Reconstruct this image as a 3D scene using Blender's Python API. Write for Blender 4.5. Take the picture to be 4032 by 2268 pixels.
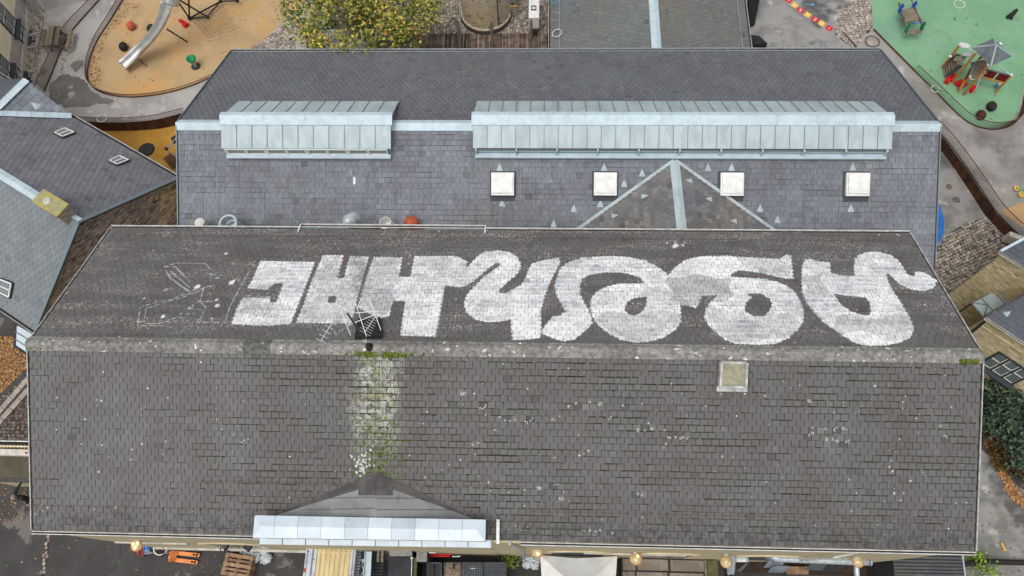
import bpy, bmesh, math, random
import numpy as np
from mathutils import Vector, Matrix
random.seed(7); rng = np.random.default_rng(7)
for o in list(bpy.data.objects): bpy.data.objects.remove(o)
SC = bpy.context.scene; COL = SC.collection

# ---------------------------------------------------------------- camera, sky, sun, exposure
CAM = np.array([1.43, -7.3632, 33.2413]); FPX = 2927.57
def _basis(pitch, yaw, roll):
    cp, sp = math.cos(pitch), math.sin(pitch)
    fwd = np.array([0, cp, -sp]); right = np.array([1., 0, 0]); up = np.cross(right, fwd)
    c, s = math.cos(roll), math.sin(roll)
    r2 = c*right + s*up; u2 = -s*right + c*up
    cy, sy = math.cos(yaw), math.sin(yaw)
    Z = np.array([[cy, -sy, 0], [sy, cy, 0], [0, 0, 1]])
    return np.array([Z@r2, Z@u2, Z@fwd])
CM = _basis(math.radians(67.1364), math.radians(5.4579), math.radians(-4.4714))
cd = bpy.data.cameras.new('camera'); cam = bpy.data.objects.new('camera', cd); COL.objects.link(cam)
cd.sensor_width = 36.0; cd.lens = FPX/4032*36; cd.clip_end = 1000; cd.clip_start = 0.5
cam.matrix_world = Matrix(((CM[0][0], CM[1][0], -CM[2][0], CAM[0]), (CM[0][1], CM[1][1], -CM[2][1], CAM[1]),
                           (CM[0][2], CM[1][2], -CM[2][2], CAM[2]), (0, 0, 0, 1)))
SC.camera = cam
W = bpy.data.worlds.new('World'); SC.world = W; W.use_nodes = True
nt = W.node_tree; bg = nt.nodes['Background']; sky = nt.nodes.new('ShaderNodeTexSky')
sky.sky_type = 'NISHITA'; sky.sun_disc = False
SUN_EL, SUN_AZ = math.radians(70), math.radians(215)
sky.sun_elevation = SUN_EL; sky.sun_rotation = SUN_AZ; sky.air_density = 1.2; sky.dust_density = 6.0; sky.ozone_density = 1.0
hs = nt.nodes.new('ShaderNodeHueSaturation'); hs.inputs['Saturation'].default_value = 0.15
nt.links.new(sky.outputs[0], hs.inputs['Color']); nt.links.new(hs.outputs[0], bg.inputs['Color'])
bg.inputs['Strength'].default_value = 0.15
sl = bpy.data.lights.new('sun', 'SUN'); sl.energy = 0.55; sl.angle = math.radians(50); sl.color = (1, .985, .96)
so = bpy.data.objects.new('sun', sl); COL.objects.link(so)
sd = Vector((math.sin(SUN_AZ)*math.cos(SUN_EL), math.cos(SUN_AZ)*math.cos(SUN_EL), math.sin(SUN_EL)))
so.rotation_euler = sd.to_track_quat('Z', 'Y').to_euler(); so.location = (0, 0, 60)
vs = SC.view_settings; vs.view_transform = 'Standard'; vs.look = 'None'; vs.gamma = 1; vs.use_curve_mapping = False
vs.exposure = -0.02

# ---------------------------------------------------------------- placing helpers
A = np.array
def ray(px, py): return CM.T@A([(px-2016)/FPX, (1134-py)/FPX, 1.])
def at(px, py, z=0.):                      # the point of the world at height z that is seen at a photo pixel
    d = ray(px, py); return CAM + d*((z-CAM[2])/d[2])
def aty(px, py, y): d = ray(px, py); return CAM + d*((y-CAM[1])/d[1])
def on(px, py, pl):                        # ... on a plane (point, normal)
    d = ray(px, py); return CAM + d*(np.dot(pl[0]-CAM, pl[1])/np.dot(d, pl[1]))
def pj(p):
    q = CM@(A(p, float)-CAM); return A([2016+FPX*q[0]/q[2], 1134-FPX*q[1]/q[2]])
def unit(v): v = A(v, float); return v/np.linalg.norm(v)
def lin(r, g, b): return tuple(((x/255+.055)/1.055)**2.4 if x > 10 else x/3294 for x in (r, g, b))
def catmull(P, n=6, closed=False):
    P = [A(p, float) for p in P]; out = []
    m = len(P); R = range(m if closed else m-1)
    for i in R:
        p0 = P[(i-1) % m] if closed or i > 0 else P[0]; p1 = P[i]; p2 = P[(i+1) % m]; p3 = P[(i+2) % m] if closed or i+2 < m else P[-1]
        for k in range(n):
            t = k/n
            out.append(.5*((2*p1)+(-p0+p2)*t+(2*p0-5*p1+4*p2-p3)*t*t+(-p0+3*p1-3*p2+p3)*t**3))
    if not closed: out.append(P[-1])
    return out
def inpoly(x, y, P):
    x = np.asarray(x); y = np.asarray(y); c = np.zeros(x.shape, bool); n = len(P)
    for i in range(n):
        x1, y1 = P[i]; x2, y2 = P[(i+1) % n]
        if y1 == y2: continue
        c ^= ((y1 > y) != (y2 > y)) & (x < (x2-x1)*(y-y1)/(y2-y1)+x1)
    return c

# ---------------------------------------------------------------- objects
ORI = {}
def put(o, label=None, cat=None, group=None, kind=None):
    if label: o['label'] = label
    if cat: o['category'] = cat
    if group: o['group'] = group
    if kind: o['kind'] = kind
    return o
def thing(name, label, cat, loc=(0, 0, 0), group=None, rz=0):
    o = bpy.data.objects.new(name, None); COL.objects.link(o); o.empty_display_size = .2
    o.location = loc; o.rotation_euler = (0, 0, rz); ORI[o.name] = A(loc, float)
    return put(o, label, cat, group)
class MB:
    def __init__(s): s.v = []; s.f = []; s.t = []; s.p = []; s.tint = 0.; s.paint = 0.
    def add(s, vs, fs, tint=None, paint=None):
        b = len(s.v); s.v += [tuple(map(float, x)) for x in vs]; s.f += [tuple(b+i for i in f) for f in fs]
        s.t += [s.tint if tint is None else tint]*len(vs)
        s.p += list(paint) if paint is not None else [s.paint]*len(vs)
        return s
    def quad(s, a, b, c, d): return s.add([a, b, c, d], [(0, 1, 2, 3)])
    def obox(s, c, ax, ay, az):            # centre and three half-axes
        c, ax, ay, az = A(c, float), A(ax, float), A(ay, float), A(az, float)
        vs = [c+i*ax+j*ay+k*az for k in (-1, 1) for j in (-1, 1) for i in (-1, 1)]
        return s.add(vs, [(0, 2, 3, 1), (4, 5, 7, 6), (0, 1, 5, 4), (2, 6, 7, 3), (0, 4, 6, 2), (1, 3, 7, 5)])
    def box(s, x0, x1, y0, y1, z0, z1): return s.obox(((x0+x1)/2, (y0+y1)/2, (z0+z1)/2), ((x1-x0)/2, 0, 0), (0, (y1-y0)/2, 0), (0, 0, (z1-z0)/2))
    def beam(s, a, b, w, h, up=(0, 0, 1)):
        a, b = A(a, float), A(b, float); d = unit(b-a); up = A(up, float)
        if abs(np.dot(d, up)) > .97: up = A([1., 0, 0])
        x = unit(np.cross(d, up)); y = np.cross(x, d)
        return s.obox((a+b)/2, (b-a)/2, x*w/2, y*h/2)
    def slab(s, poly, off):                # a plate: polygon and an offset vector for its thickness
        P = [A(p, float) for p in poly]; off = A(off, float); n = len(P)
        vs = P+[p-off for p in P]
        return s.add(vs, [tuple(range(n)), tuple(range(2*n-1, n-1, -1))]+[(i, n+i, n+(i+1) % n, (i+1) % n) for i in range(n)])
    def tube(s, P, r, n=8, cap=True):
        P = [A(p, float) for p in P]; r = [r]*len(P) if np.isscalar(r) else r; b = len(s.v); vs = []; fs = []
        up = A([0, 0, 1.])
        for i, p in enumerate(P):
            d = unit(P[min(i+1, len(P)-1)]-P[max(i-1, 0)]); u = up if abs(np.dot(d, up)) < .95 else A([1., 0, 0])
            x = unit(np.cross(d, u)); y = np.cross(d, x)
            for k in range(n):
                a = 2*math.pi*k/n; vs.append(p+r[i]*(math.cos(a)*x+math.sin(a)*y))
        for i in range(len(P)-1):
            for k in range(n): fs.append((i*n+k, i*n+(k+1) % n, (i+1)*n+(k+1) % n, (i+1)*n+k))
        if cap: fs += [tuple(range(n-1, -1, -1)), tuple(range((len(P)-1)*n, len(P)*n))]
        return s.add(vs, fs)
    def lathe(s, c, prof, n=20, axis=(0, 0, 1)):   # prof: (radius, height)
        c = A(c, float); az = unit(axis); ax = unit(np.cross(az, (0, 1, .01))); ay = np.cross(az, ax); vs = []; fs = []
        for r, h in prof:
            for k in range(n):
                a = 2*math.pi*k/n; vs.append(c+h*az+r*(math.cos(a)*ax+math.sin(a)*ay))
        m = len(prof)
        for i in range(m-1):
            for k in range(n): fs.append((i*n+k, i*n+(k+1) % n, (i+1)*n+(k+1) % n, (i+1)*n+k))
        return s.add(vs, fs)
    def ball(s, c, rx, ry=None, rz=None, n=12, m=8, jit=0):
        ry = ry or rx; rz = rz or rx; c = A(c, float); vs = []; fs = []
        for i in range(m+1):
            t = math.pi*i/m
            for k in range(n):
                a = 2*math.pi*k/n; j = 1+jit*(random.random()-.5) if 0 < i < m else 1
                vs.append(c+j*A([rx*math.sin(t)*math.cos(a), ry*math.sin(t)*math.sin(a), rz*math.cos(t)]))
        for i in range(m):
            for k in range(n): fs.append((i*n+k, (i+1)*n+k, (i+1)*n+(k+1) % n, i*n+(k+1) % n))
        return s.add(vs, fs)
    def poly(s, P): return s.add(P, [tuple(range(len(P)))])
    def mesh(s, name, m, o=(0, 0, 0), smooth=False):
        me = bpy.data.meshes.new(name); v = A(s.v, float)-A(o, float) if len(s.v) else []
        me.from_pydata([tuple(x) for x in v], [], s.f); me.materials.append(m)
        if any(s.t): me.attributes.new('tint', 'FLOAT', 'POINT').data.foreach_set('value', s.t)
        if any(s.p): me.attributes.new('paint', 'FLOAT', 'POINT').data.foreach_set('value', s.p)
        if smooth:
            me.polygons.foreach_set('use_smooth', [True]*len(me.polygons))
        bm = bmesh.new(); bm.from_mesh(me)
        big = [f for f in bm.faces if len(f.verts) > 4]
        if big: bmesh.ops.triangulate(bm, faces=big)
        if len(bm.faces) < 20000 and not getattr(s, 'keepn', False): bmesh.ops.recalc_face_normals(bm, faces=bm.faces)
        bm.to_mesh(me); bm.free(); me.update()
        return me
    def build(s, name, m, parent=None, smooth=False, base=None, **kw):
        if parent is not None:
            og = ORI[parent.name]
        else:
            V = A(s.v); og = A([V[:, 0].mean(), V[:, 1].mean(), V[:, 2].min()]) if base is None else A(base, float)
        me = s.mesh(name, m, og, smooth); o = bpy.data.objects.new(name, me); COL.objects.link(o)
        ORI[o.name] = og
        if parent is not None: o.parent = parent
        else: o.location = og
        return put(o, **kw)
def copy_tree(o, parent=None):
    c = o.copy(); COL.objects.link(c); c.parent = parent
    for ch in o.children: copy_tree(ch, c)
    return c
def place(proto, used, loc, rz=0, scale=1, **kw):   # first call moves the prototype itself, later ones copy it
    o = proto if not used else copy_tree(proto)
    used.append(1); o.location = loc; o.rotation_euler = (0, 0, rz); o.scale = (scale,)*3
    ORI[o.name] = A(loc, float); return put(o, **kw)
def shared(name, me, parent, loc, ax=None):        # object with shared mesh data; ax = 3x3 columns
    o = bpy.data.objects.new(name, me); COL.objects.link(o); l = A(loc)-ORI[parent.name]
    if ax is None: o.location = l
    else: o.matrix_local = Matrix(((ax[0][0], ax[1][0], ax[2][0], l[0]), (ax[0][1], ax[1][1], ax[2][1], l[1]), (ax[0][2], ax[1][2], ax[2][2], l[2]), (0, 0, 0, 1)))
    o.parent = parent
    return o

# ---------------------------------------------------------------- materials (all procedural)
class NT:
    def __init__(s, name):
        s.m = bpy.data.materials.new(name); s.m.use_nodes = True; s.t = s.m.node_tree; s.b = s.t.nodes['Principled BSDF']
        s.pos = s.n('ShaderNodeNewGeometry').outputs['Position']
    def n(s, k, **kw):
        x = s.t.nodes.new(k)
        for a, v in kw.items(): setattr(x, a, v)
        return x
    def l(s, a, b): s.t.links.new(a, b)
    def noise(s, sc, det=3, rough=.6, vec=None, stretch=None):
        x = s.n('ShaderNodeTexNoise'); x.inputs['Scale'].default_value = sc; x.inputs['Detail'].default_value = det; x.inputs['Roughness'].default_value = rough
        v = vec or s.pos
        if stretch:
            mp = s.n('ShaderNodeMapping'); mp.inputs['Scale'].default_value = stretch; s.l(v, mp.inputs['Vector']); v = mp.outputs[0]
        s.l(v, x.inputs['Vector']); return x.outputs['Fac']
    def step(s, f, lo, hi):
        x = s.n('ShaderNodeMapRange'); x.inputs['From Min'].default_value = lo; x.inputs['From Max'].default_value = hi; x.interpolation_type = 'SMOOTHSTEP'
        s.l(f, x.inputs['Value']); return x.outputs['Result']
    def math(s, op, a, b=None):
        x = s.n('ShaderNodeMath', operation=op)
        for i, q in enumerate((a, b)):
            if q is None: continue
            if isinstance(q, (int, float)): x.inputs[i].default_value = q
            else: s.l(q, x.inputs[i])
        return x.outputs[0]
    def mix(s, f, a, b, mode='MIX'):
        x = s.n('ShaderNodeMix', data_type='RGBA', blend_type=mode)
        for i, q in ((0, f), (6, a), (7, b)):
            if isinstance(q, (int, float)): x.inputs[i].default_value = q
            elif isinstance(q, tuple): x.inputs[i].default_value = (*q[:3], 1)
            else: s.l(q, x.inputs[i])
        return x.outputs[2]
    def attr(s, n): return s.n('ShaderNodeAttribute', attribute_name=n).outputs['Fac']
    def out(s, col, rough=.8, metal=0, bump=None, bd=.02, spec=.3):
        if isinstance(col, tuple): s.b.inputs['Base Color'].default_value = (*col, 1)
        else: s.l(col, s.b.inputs['Base Color'])
        if isinstance(rough, (int, float)): s.b.inputs['Roughness'].default_value = rough
        else: s.l(rough, s.b.inputs['Roughness'])
        s.b.inputs['Metallic'].default_value = metal; s.b.inputs['Specular IOR Level'].default_value = spec
        if bump is not None:
            x = s.n('ShaderNodeBump'); x.inputs['Strength'].default_value = 1; x.inputs['Distance'].default_value = bd; s.l(bump, x.inputs['Height']); s.l(x.outputs[0], s.b.inputs['Normal'])
        return s.m
def mat(name, c1, c2=None, s=1.5, lo=.4, hi=.62, rough=.8, metal=0, fine=.25, fs=40, c3=None, s3=.35, l3=.55, h3=.7, bump=0, bs=60, tint=0, spec=.3, stretch=None, c4=None, s4=8, l4=.66, h4=.72):
    T = NT(name); col = c1
    if c2: col = T.mix(T.step(T.noise(s, 5, .6, stretch=stretch), lo, hi), c1, c2)
    if c3: col = T.mix(T.step(T.noise(s3, 6, .65, stretch=stretch), l3, h3), col, c3)
    if c4: col = T.mix(T.step(T.noise(s4, 2, .5), l4, h4), col, c4)
    if fine:
        g = T.math('ADD', T.math('MULTIPLY', T.noise(fs, 4, .7), fine*2), 1-fine)
        if tint: g = T.math('MULTIPLY', g, T.math('ADD', 1, T.math('MULTIPLY', T.attr('tint'), tint)))
        cc = T.n('ShaderNodeCombineColor')
        for i in range(3): T.l(g, cc.inputs[i])
        col = T.mix(1.0, col, cc.outputs[0], 'MULTIPLY')
    return T.out(col, rough, metal, T.noise(bs, 3, .6) if bump else None, bump, spec)

def slate_mat(name, base, warm, patch, tint=.5, psc=.35, pl=.55, ph=.75, pst=None, lichen=0., streak=None, hall=False, rough=.62):
    T = NT(name); tn = T.attr('tint')
    col = T.mix(T.step(T.noise(.6, 4), .35, .65), base, warm)
    if patch: col = T.mix(T.math('MULTIPLY', T.step(T.noise(psc, 7, .75, stretch=pst), pl, ph), .65), col, patch)
    if hall:
        # green-white run-off stain below the aerial, pale lichen bands, dark foot of the roof
        sx = T.n('ShaderNodeSeparateXYZ'); T.l(T.pos, sx.inputs[0])
        X, Y = sx.outputs[0], sx.outputs[1]
        wob = T.math('MULTIPLY', T.math('SUBTRACT', T.noise(1.3, 5, .7), .5), 1.6)
        d = T.math('ABSOLUTE', T.math('ADD', T.math('SUBTRACT', X, -3.75), wob))
        run = T.math('MULTIPLY', T.step(d, 1.15, .25), T.math('MULTIPLY', T.step(Y, -3.9, -1.5), T.step(Y, .3, -.1)))
        run = T.math('MULTIPLY', run, T.step(T.noise(6, 6, .85), .42, .56))
        col = T.mix(T.math('MULTIPLY', run, .85), col, T.mix(T.step(T.noise(2.5, 4, .7), .45, .6), lin(190, 190, 178), lin(156, 160, 118)))
        back = T.math('MULTIPLY', T.step(Y, .25, .7), T.step(T.noise(.8, 3, stretch=(.45, 2.2, 2.2)), .42, .62))
        sp = T.math('MULTIPLY', back, T.step(T.noise(13, 5, .85), .52, .62))
        col = T.mix(T.math('MULTIPLY', sp, .75), col, lin(196, 190, 180))
        foot = T.math('MULTIPLY', T.step(Y, -4.6, -5.5), T.step(T.noise(3.5, 4, .7), .42, .62))
        col = T.mix(T.math('MULTIPLY', foot, .72), col, lin(58, 58, 58))
    if streak: col = T.mix(T.math('MULTIPLY', T.step(T.noise(2.2, 5, .7, stretch=(3.2, .35, .35)), .46, .7), .75), col, streak)
    g = T.math('ADD', T.math('MULTIPLY', T.noise(26, 5, .75), .34), .83)
    g = T.math('MULTIPLY', g, T.math('ADD', 1, T.math('MULTIPLY', tn, tint)))
    cc = T.n('ShaderNodeCombineColor')
    for i in range(3): T.l(g, cc.inputs[i])
    col = T.mix(1.0, col, cc.outputs[0], 'MULTIPLY')
    if lichen:
        v = T.n('ShaderNodeTexVoronoi', feature='F1'); v.inputs['Scale'].default_value = 2.1; v.inputs['Randomness'].default_value = 1; T.l(T.pos, v.inputs['Vector'])
        sp = T.math('MULTIPLY', T.step(v.outputs['Distance'], .09, .055), T.step(T.noise(.9, 2), .44, .56))
        v2 = T.n('ShaderNodeTexVoronoi', feature='F1'); v2.inputs['Scale'].default_value = 6.3; T.l(T.pos, v2.inputs['Vector'])
        sp2 = T.math('MULTIPLY', T.step(v2.outputs['Distance'], .12, .06), T.step(T.noise(1.7, 2), .52, .62))
        col = T.mix(T.math('MULTIPLY', T.math('MAXIMUM', sp, sp2), lichen), col, lin(205, 203, 196))
    if hall:
        pa = T.attr('paint')
        worn = T.step(T.noise(11, 6, .8), .34, .58); thin = T.step(T.noise(1.1, 6, .7, stretch=(.6, 1.6, 1.6)), .46, .70)
        vv = T.math('DIVIDE', T.math('SUBTRACT', 5.595, Y), .9027*.2145); rw = T.math('FLOOR', vv); fv = T.math('FRACT', vv)
        uu = T.math('SUBTRACT', T.math('DIVIDE', T.math('SUBTRACT', 15.19, X), .25), T.math('MULTIPLY', T.math('MODULO', rw, 2.0), .5)); fu = T.math('FRACT', uu)
        ed = T.math('MULTIPLY', T.math('MULTIPLY', fu, T.math('SUBTRACT', 1, fu)), T.math('MULTIPLY', fv, T.math('SUBTRACT', 1, fv)))   # slate centres hold less paint than their edges
        cen = T.math('MULTIPLY', T.step(T.math('ADD', ed, T.math('MULTIPLY', T.math('SUBTRACT', T.noise(16, 3), .5), .03)), .008, .04), T.step(T.noise(.7, 5, .65), .42, .62))
        cell = T.n('ShaderNodeTexWhiteNoise', noise_dimensions='2D'); cv = T.n('ShaderNodeCombineXYZ'); T.l(T.math('FLOOR', uu), cv.inputs[0]); T.l(rw, cv.inputs[1]); T.l(cv.outputs[0], cell.inputs['Vector'])
        cen = T.math('MULTIPLY', cen, T.math('ADD', .35, T.math('MULTIPLY', cell.outputs['Value'], .65)))
        pcol = T.mix(T.math('MAXIMUM', T.math('MULTIPLY', thin, .6), T.math('MULTIPLY', cen, .8)), (.9, .9, .9), lin(150, 159, 170))
        pf = T.math('MULTIPLY', T.math('MINIMUM', pa, 1.0), T.math('ADD', .55, T.math('MULTIPLY', worn, .45)))
        pf = T.math('MULTIPLY', pf, T.math('ADD', 1, T.math('MULTIPLY', tn, .9)))
        pf = T.n('ShaderNodeClamp').outputs[0].node and pf
        c = T.n('ShaderNodeClamp'); T.l(pf, c.inputs[0]); col = T.mix(c.outputs[0], col, pcol)
    return T.out(col, rough, 0, T.noise(45, 4, .7), .004, .35)

G = {}
G['slate_hall'] = slate_mat('asbestos_slate', lin(99, 97, 97), lin(94, 90, 89), lin(106, 105, 106), tint=.5, lichen=.85, hall=True)
G['slate_far'] = slate_mat('purple_slate', lin(120, 124, 131), lin(110, 113, 119), lin(126, 128, 124), tint=.5, psc=.22, pl=.52, ph=.7, streak=lin(94, 95, 103))
G['slate_far_back'] = slate_mat('purple_slate_back', lin(101, 104, 109), lin(95, 97, 103), lin(126, 122, 112), tint=.45, psc=.9, pl=.5, ph=.76, pst=(2.4, .5, .5))
G['slate_cross'] = slate_mat('brown_slate', lin(112, 111, 112), lin(102, 103, 107), lin(124, 118, 108), tint=.6, psc=.7, pl=.45, ph=.62)
G['slate_annex'] = slate_mat('olive_slate', lin(108, 111, 111), lin(102, 105, 106), lin(118, 115, 98), tint=.45, psc=.3, pl=.45, ph=.62)
G['slate_left'] = slate_mat('grey_slate', lin(113, 114, 120), lin(105, 107, 112), lin(118, 117, 117), tint=.5, psc=.4)
G['slate_left_s'] = slate_mat('green_grey_slate', lin(122, 128, 130), lin(114, 121, 125), lin(110, 116, 118), tint=.3, psc=.3)
G['slate_wing'] = slate_mat('blue_slate', lin(112, 119, 128), lin(122, 128, 136), lin(100, 106, 114), tint=.8, psc=.6)
G['slate_dark'] = slate_mat('dark_slate', lin(88, 92, 100), lin(80, 84, 92), None, tint=.3)
G['under'] = mat('roof_felt_black', lin(38, 37, 34), lin(58, 60, 36), s=5, rough=.95, lo=.5, hi=.7)
G['under_far'] = mat('roof_felt_grey', lin(58, 58, 62), rough=.95)
G['zinc'] = mat('zinc_sheet', lin(174, 188, 191), lin(160, 173, 178), s=1.6, stretch=(1.5, .5, .5), rough=.6, metal=.1, fine=.05, c3=lin(180, 193, 197), s3=2.2, spec=.4, tint=.5)
G['zinc_cap'] = mat('zinc_capping', lin(186, 202, 210), lin(176, 192, 200), s=2.5, rough=.55, metal=.1, fine=.06, c4=lin(212, 222, 228), s4=14, l4=.64, h4=.7, tint=.5)
G['zinc_bright'] = mat('zinc_new', lin(204, 214, 223), lin(194, 206, 215), s=1.5, rough=.55, metal=.1, fine=.04, c4=lin(150, 160, 166), s4=9, l4=.72, h4=.78, tint=.6)
G['zinc_dark'] = mat('zinc_seam', lin(118, 130, 136), rough=.5, metal=.3)
G['verge'] = mat('grey_white_verge', lin(190, 192, 190), lin(150, 150, 146), s=4, rough=.6, fine=.15)
G['gutter'] = mat('white_gutter', lin(226, 228, 226), lin(196, 196, 192), s=3, rough=.5, fine=.06)
G['galv'] = mat('galvanised_steel', lin(190, 198, 202), lin(168, 176, 180), s=6, rough=.4, metal=.3, fine=.06)
G['ridge'] = mat('mossy_concrete_ridge', lin(144, 142, 137), lin(114, 112, 106), s=7, rough=.95, fine=.35, fs=34, c3=lin(132, 131, 108), s3=1.1, l3=.6, h3=.74, bump=.012, bs=40, c4=lin(214, 212, 204), s4=6.5, l4=.66, h4=.69, tint=.5)
G['moss'] = mat('moss', lin(66, 74, 24), lin(112, 126, 44), s=14, rough=1, fine=.4)
G['moss_dark'] = mat('dark_moss', lin(34, 34, 20), lin(56, 60, 24), s=8, rough=1, fine=.4)
G['lichen'] = mat('white_lichen', lin(206, 205, 198), lin(186, 186, 176), s=20, rough=1)
G['rustwire'] = mat('rusty_wire', lin(108, 88, 82), rough=.8)
G['felt'] = mat('weathered_grey_felt', lin(136, 138, 138), lin(122, 124, 124), s=1.2, rough=.85, fine=.12, c3=lin(96, 97, 97), s3=1.3, l3=.6, h3=.75, c4=lin(176, 178, 174), s4=10, l4=.7, h4=.74)
G['felt_dark'] = mat('lead_flashing', lin(74, 71, 70), lin(92, 88, 86), s=2, rough=.8, fine=.2)
G['brick_yellow'] = mat('yellow_brick', lin(214, 200, 164), lin(194, 178, 142), s=5, rough=.95, fine=.3, fs=25, tint=.6, c3=lin(140, 126, 102), s3=.6, l3=.6, h3=.78)
G['brick_gable'] = mat('weathered_gable_brick', lin(172, 156, 146), lin(142, 128, 128), s=6, rough=.95, fine=.3, tint=.9, c3=lin(196, 180, 146), s3=.5, l3=.52, h3=.66)
G['mortar'] = mat('mortar', lin(178, 172, 152), lin(150, 144, 126), s=2, rough=1)
G['mortar_dark'] = mat('dark_mortar', lin(204, 196, 176), lin(180, 170, 150), s=2, rough=1)
G['wall'] = mat('limewashed_brick', lin(200, 188, 156), lin(180, 168, 136), s=4, rough=.95, fine=.3, fs=20, c3=lin(120, 112, 92), s3=.7, l3=.62, h3=.8, stretch=(.6, 1, 3))
G['render'] = mat('yellow_render', lin(236, 230, 208), lin(226, 218, 186), s=.7, rough=.95, fine=.14, fs=14, c3=lin(214, 210, 190), s3=.6)
G['plinth'] = mat('grey_plinth', lin(184, 174, 172), lin(168, 160, 160), s=2, rough=.95)
G['stone_pale'] = mat('pale_stone', lin(206, 202, 192), lin(182, 178, 168), s=3, rough=.9)
G['green_paint'] = mat('dark_green_paint', lin(52, 66, 62), rough=.6)
G['slate_sill'] = mat('sill_slate', lin(66, 70, 74), rough=.7)
T = NT('window_glass'); G['glass'] = T.out(lin(112, 124, 128), .12, 0, None, .02, .8)
T = NT('frosted_skylight'); G['glass_sky'] = T.out(T.mix(T.step(T.noise(5, 3), .4, .65), lin(154, 150, 124), lin(132, 130, 106)), .25, 0, None, .02, .5)
G['white'] = mat('white_plastic', lin(228, 228, 226), lin(214, 214, 211), s=4, rough=.4, fine=.03)
G['dome'] = mat('weathered_white_plastic', lin(230, 230, 228), lin(214, 214, 210), s=3, rough=.4, fine=.06, c3=lin(196, 194, 188), s3=2.5, l3=.55, h3=.75)
G['white_paint'] = mat('white_paint', lin(226, 226, 220), rough=.55, fine=.05)
G['black'] = mat('black_rubber', lin(34, 34, 35), lin(46, 44, 44), s=8, rough=.75)
G['steel'] = mat('stainless_steel', lin(206, 207, 206), lin(184, 185, 184), s=3, rough=.3, metal=.6, fine=.04)
G['steel_dark'] = mat('dark_steel', lin(62, 62, 64), lin(78, 78, 78), s=6, rough=.5, metal=.4)
G['corten'] = mat('corten_steel', lin(112, 84, 72), lin(96, 70, 60), s=5, rough=.85, fine=.3, metal=.1)
G['corten_wall'] = mat('corten_plate', lin(86, 56, 42), lin(58, 38, 30), s=2.5, rough=.9, fine=.35, stretch=(1, 1, .3))
G['asphalt'] = mat('dark_asphalt', lin(74, 72, 71), lin(66, 64, 63), s=.7, rough=.9, fine=.3, fs=55, c3=lin(112, 107, 104), s3=.55, l3=.60, h3=.64, bump=.004, c4=lin(100, 84, 74), s4=3.4, l4=.70, h4=.73)
G['asphalt_grey'] = mat('grey_asphalt', lin(146, 144, 142), lin(118, 117, 115), s=.7, rough=.9, fine=.25, fs=50, c3=lin(88, 87, 85), s3=.4, l3=.53, h3=.63, c4=lin(174, 172, 168), s4=1.1, l4=.62, h4=.74)
G['concrete'] = mat('concrete_path', lin(168, 165, 161), lin(150, 147, 143), s=.8, rough=.9, fine=.18, fs=45, c3=lin(118, 116, 113), s3=.3, l3=.58, h3=.64, c4=lin(178, 175, 171), s4=1.6, l4=.6, h4=.72)
G['damp'] = mat('damp_concrete', lin(98, 96, 93), lin(112, 110, 107), s=1.2, rough=.75, fine=.2, fs=45, c4=lin(150, 147, 143), s4=1.3, l4=.66, h4=.70)
G['ramp'] = mat('stained_concrete_terrace', lin(150, 146, 141), lin(128, 124, 119), s=.6, rough=.9, fine=.2, fs=45, c3=lin(106, 102, 97), s3=.3, l3=.53, h3=.66, c4=lin(176, 172, 167), s4=.9, l4=.62, h4=.75)
G['orange'] = mat('ochre_rubber_surface', lin(182, 154, 115), lin(166, 141, 106), s=.5, rough=.95, fine=.16, fs=60, c3=lin(192, 150, 98), s3=.22, l3=.5, h3=.66, c4=lin(150, 122, 82), s4=3.2, l4=.71, h4=.75)
G['yellow'] = mat('yellow_rubber_surface', lin(188, 142, 62), lin(172, 128, 58), s=.8, rough=.95, fine=.16, fs=60, c3=lin(148, 112, 56), s3=1.2, l3=.6, h3=.72)
G['green'] = mat('green_rubber_surface', lin(122, 164, 130), lin(112, 154, 120), s=.45, rough=.95, fine=.2, fs=60, c3=lin(116, 152, 134), s3=.25, l3=.58, h3=.72, c4=lin(92, 104, 76), s4=2.6, l4=.68, h4=.74)
G['cobble'] = mat('granite_cobble', lin(168, 157, 147), lin(150, 141, 134), s=4, rough=.9, fine=.25, tint=.9, c3=lin(136, 124, 112), s3=.5, l3=.5, h3=.7)
G['cobble_dark'] = mat('brown_cobble', lin(112, 100, 94), lin(98, 88, 84), s=4, rough=.9, fine=.3, tint=.8)
G['joint'] = mat('sandy_joint', lin(104, 95, 84), lin(84, 76, 66), s=3, rough=1, fine=.3)
G['soil'] = mat('dark_joint', lin(52, 44, 38), lin(66, 56, 46), s=3, rough=1, fine=.3)
G['wood_old'] = mat('grey_weathered_wood', lin(134, 122, 106), lin(106, 94, 80), s=3, rough=.9, fine=.3, stretch=(1, 6, 1), tint=.8)
G['wood_deck'] = mat('dark_deck_wood', lin(128, 112, 102), lin(92, 78, 70), s=2.5, rough=.9, fine=.35, tint=1.0)
G['pallet'] = mat('pallet_wood', lin(160, 132, 106), lin(136, 110, 86), s=3, rough=.9, fine=.25, tint=.8)
G['larch'] = mat('orange_larch', lin(196, 136, 70), lin(176, 116, 54), s=3, rough=.7, fine=.15)
G['bark'] = mat('pale_bark', lin(150, 142, 120), lin(112, 104, 86), s=5, rough=.95, fine=.3)
G['red'] = mat('red_plastic', lin(202, 32, 40), rough=.45, fine=.06)
G['darkred'] = mat('dark_red_panel', lin(118, 24, 28), rough=.6, fine=.1)
G['greenp'] = mat('green_plastic', lin(16, 128, 78), rough=.45, fine=.06)
G['bluep'] = mat('blue_plastic', lin(30, 70, 190), rough=.45, fine=.06)
G['bluel'] = mat('light_blue_plastic', lin(92, 160, 204), rough=.5, fine=.06)
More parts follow.
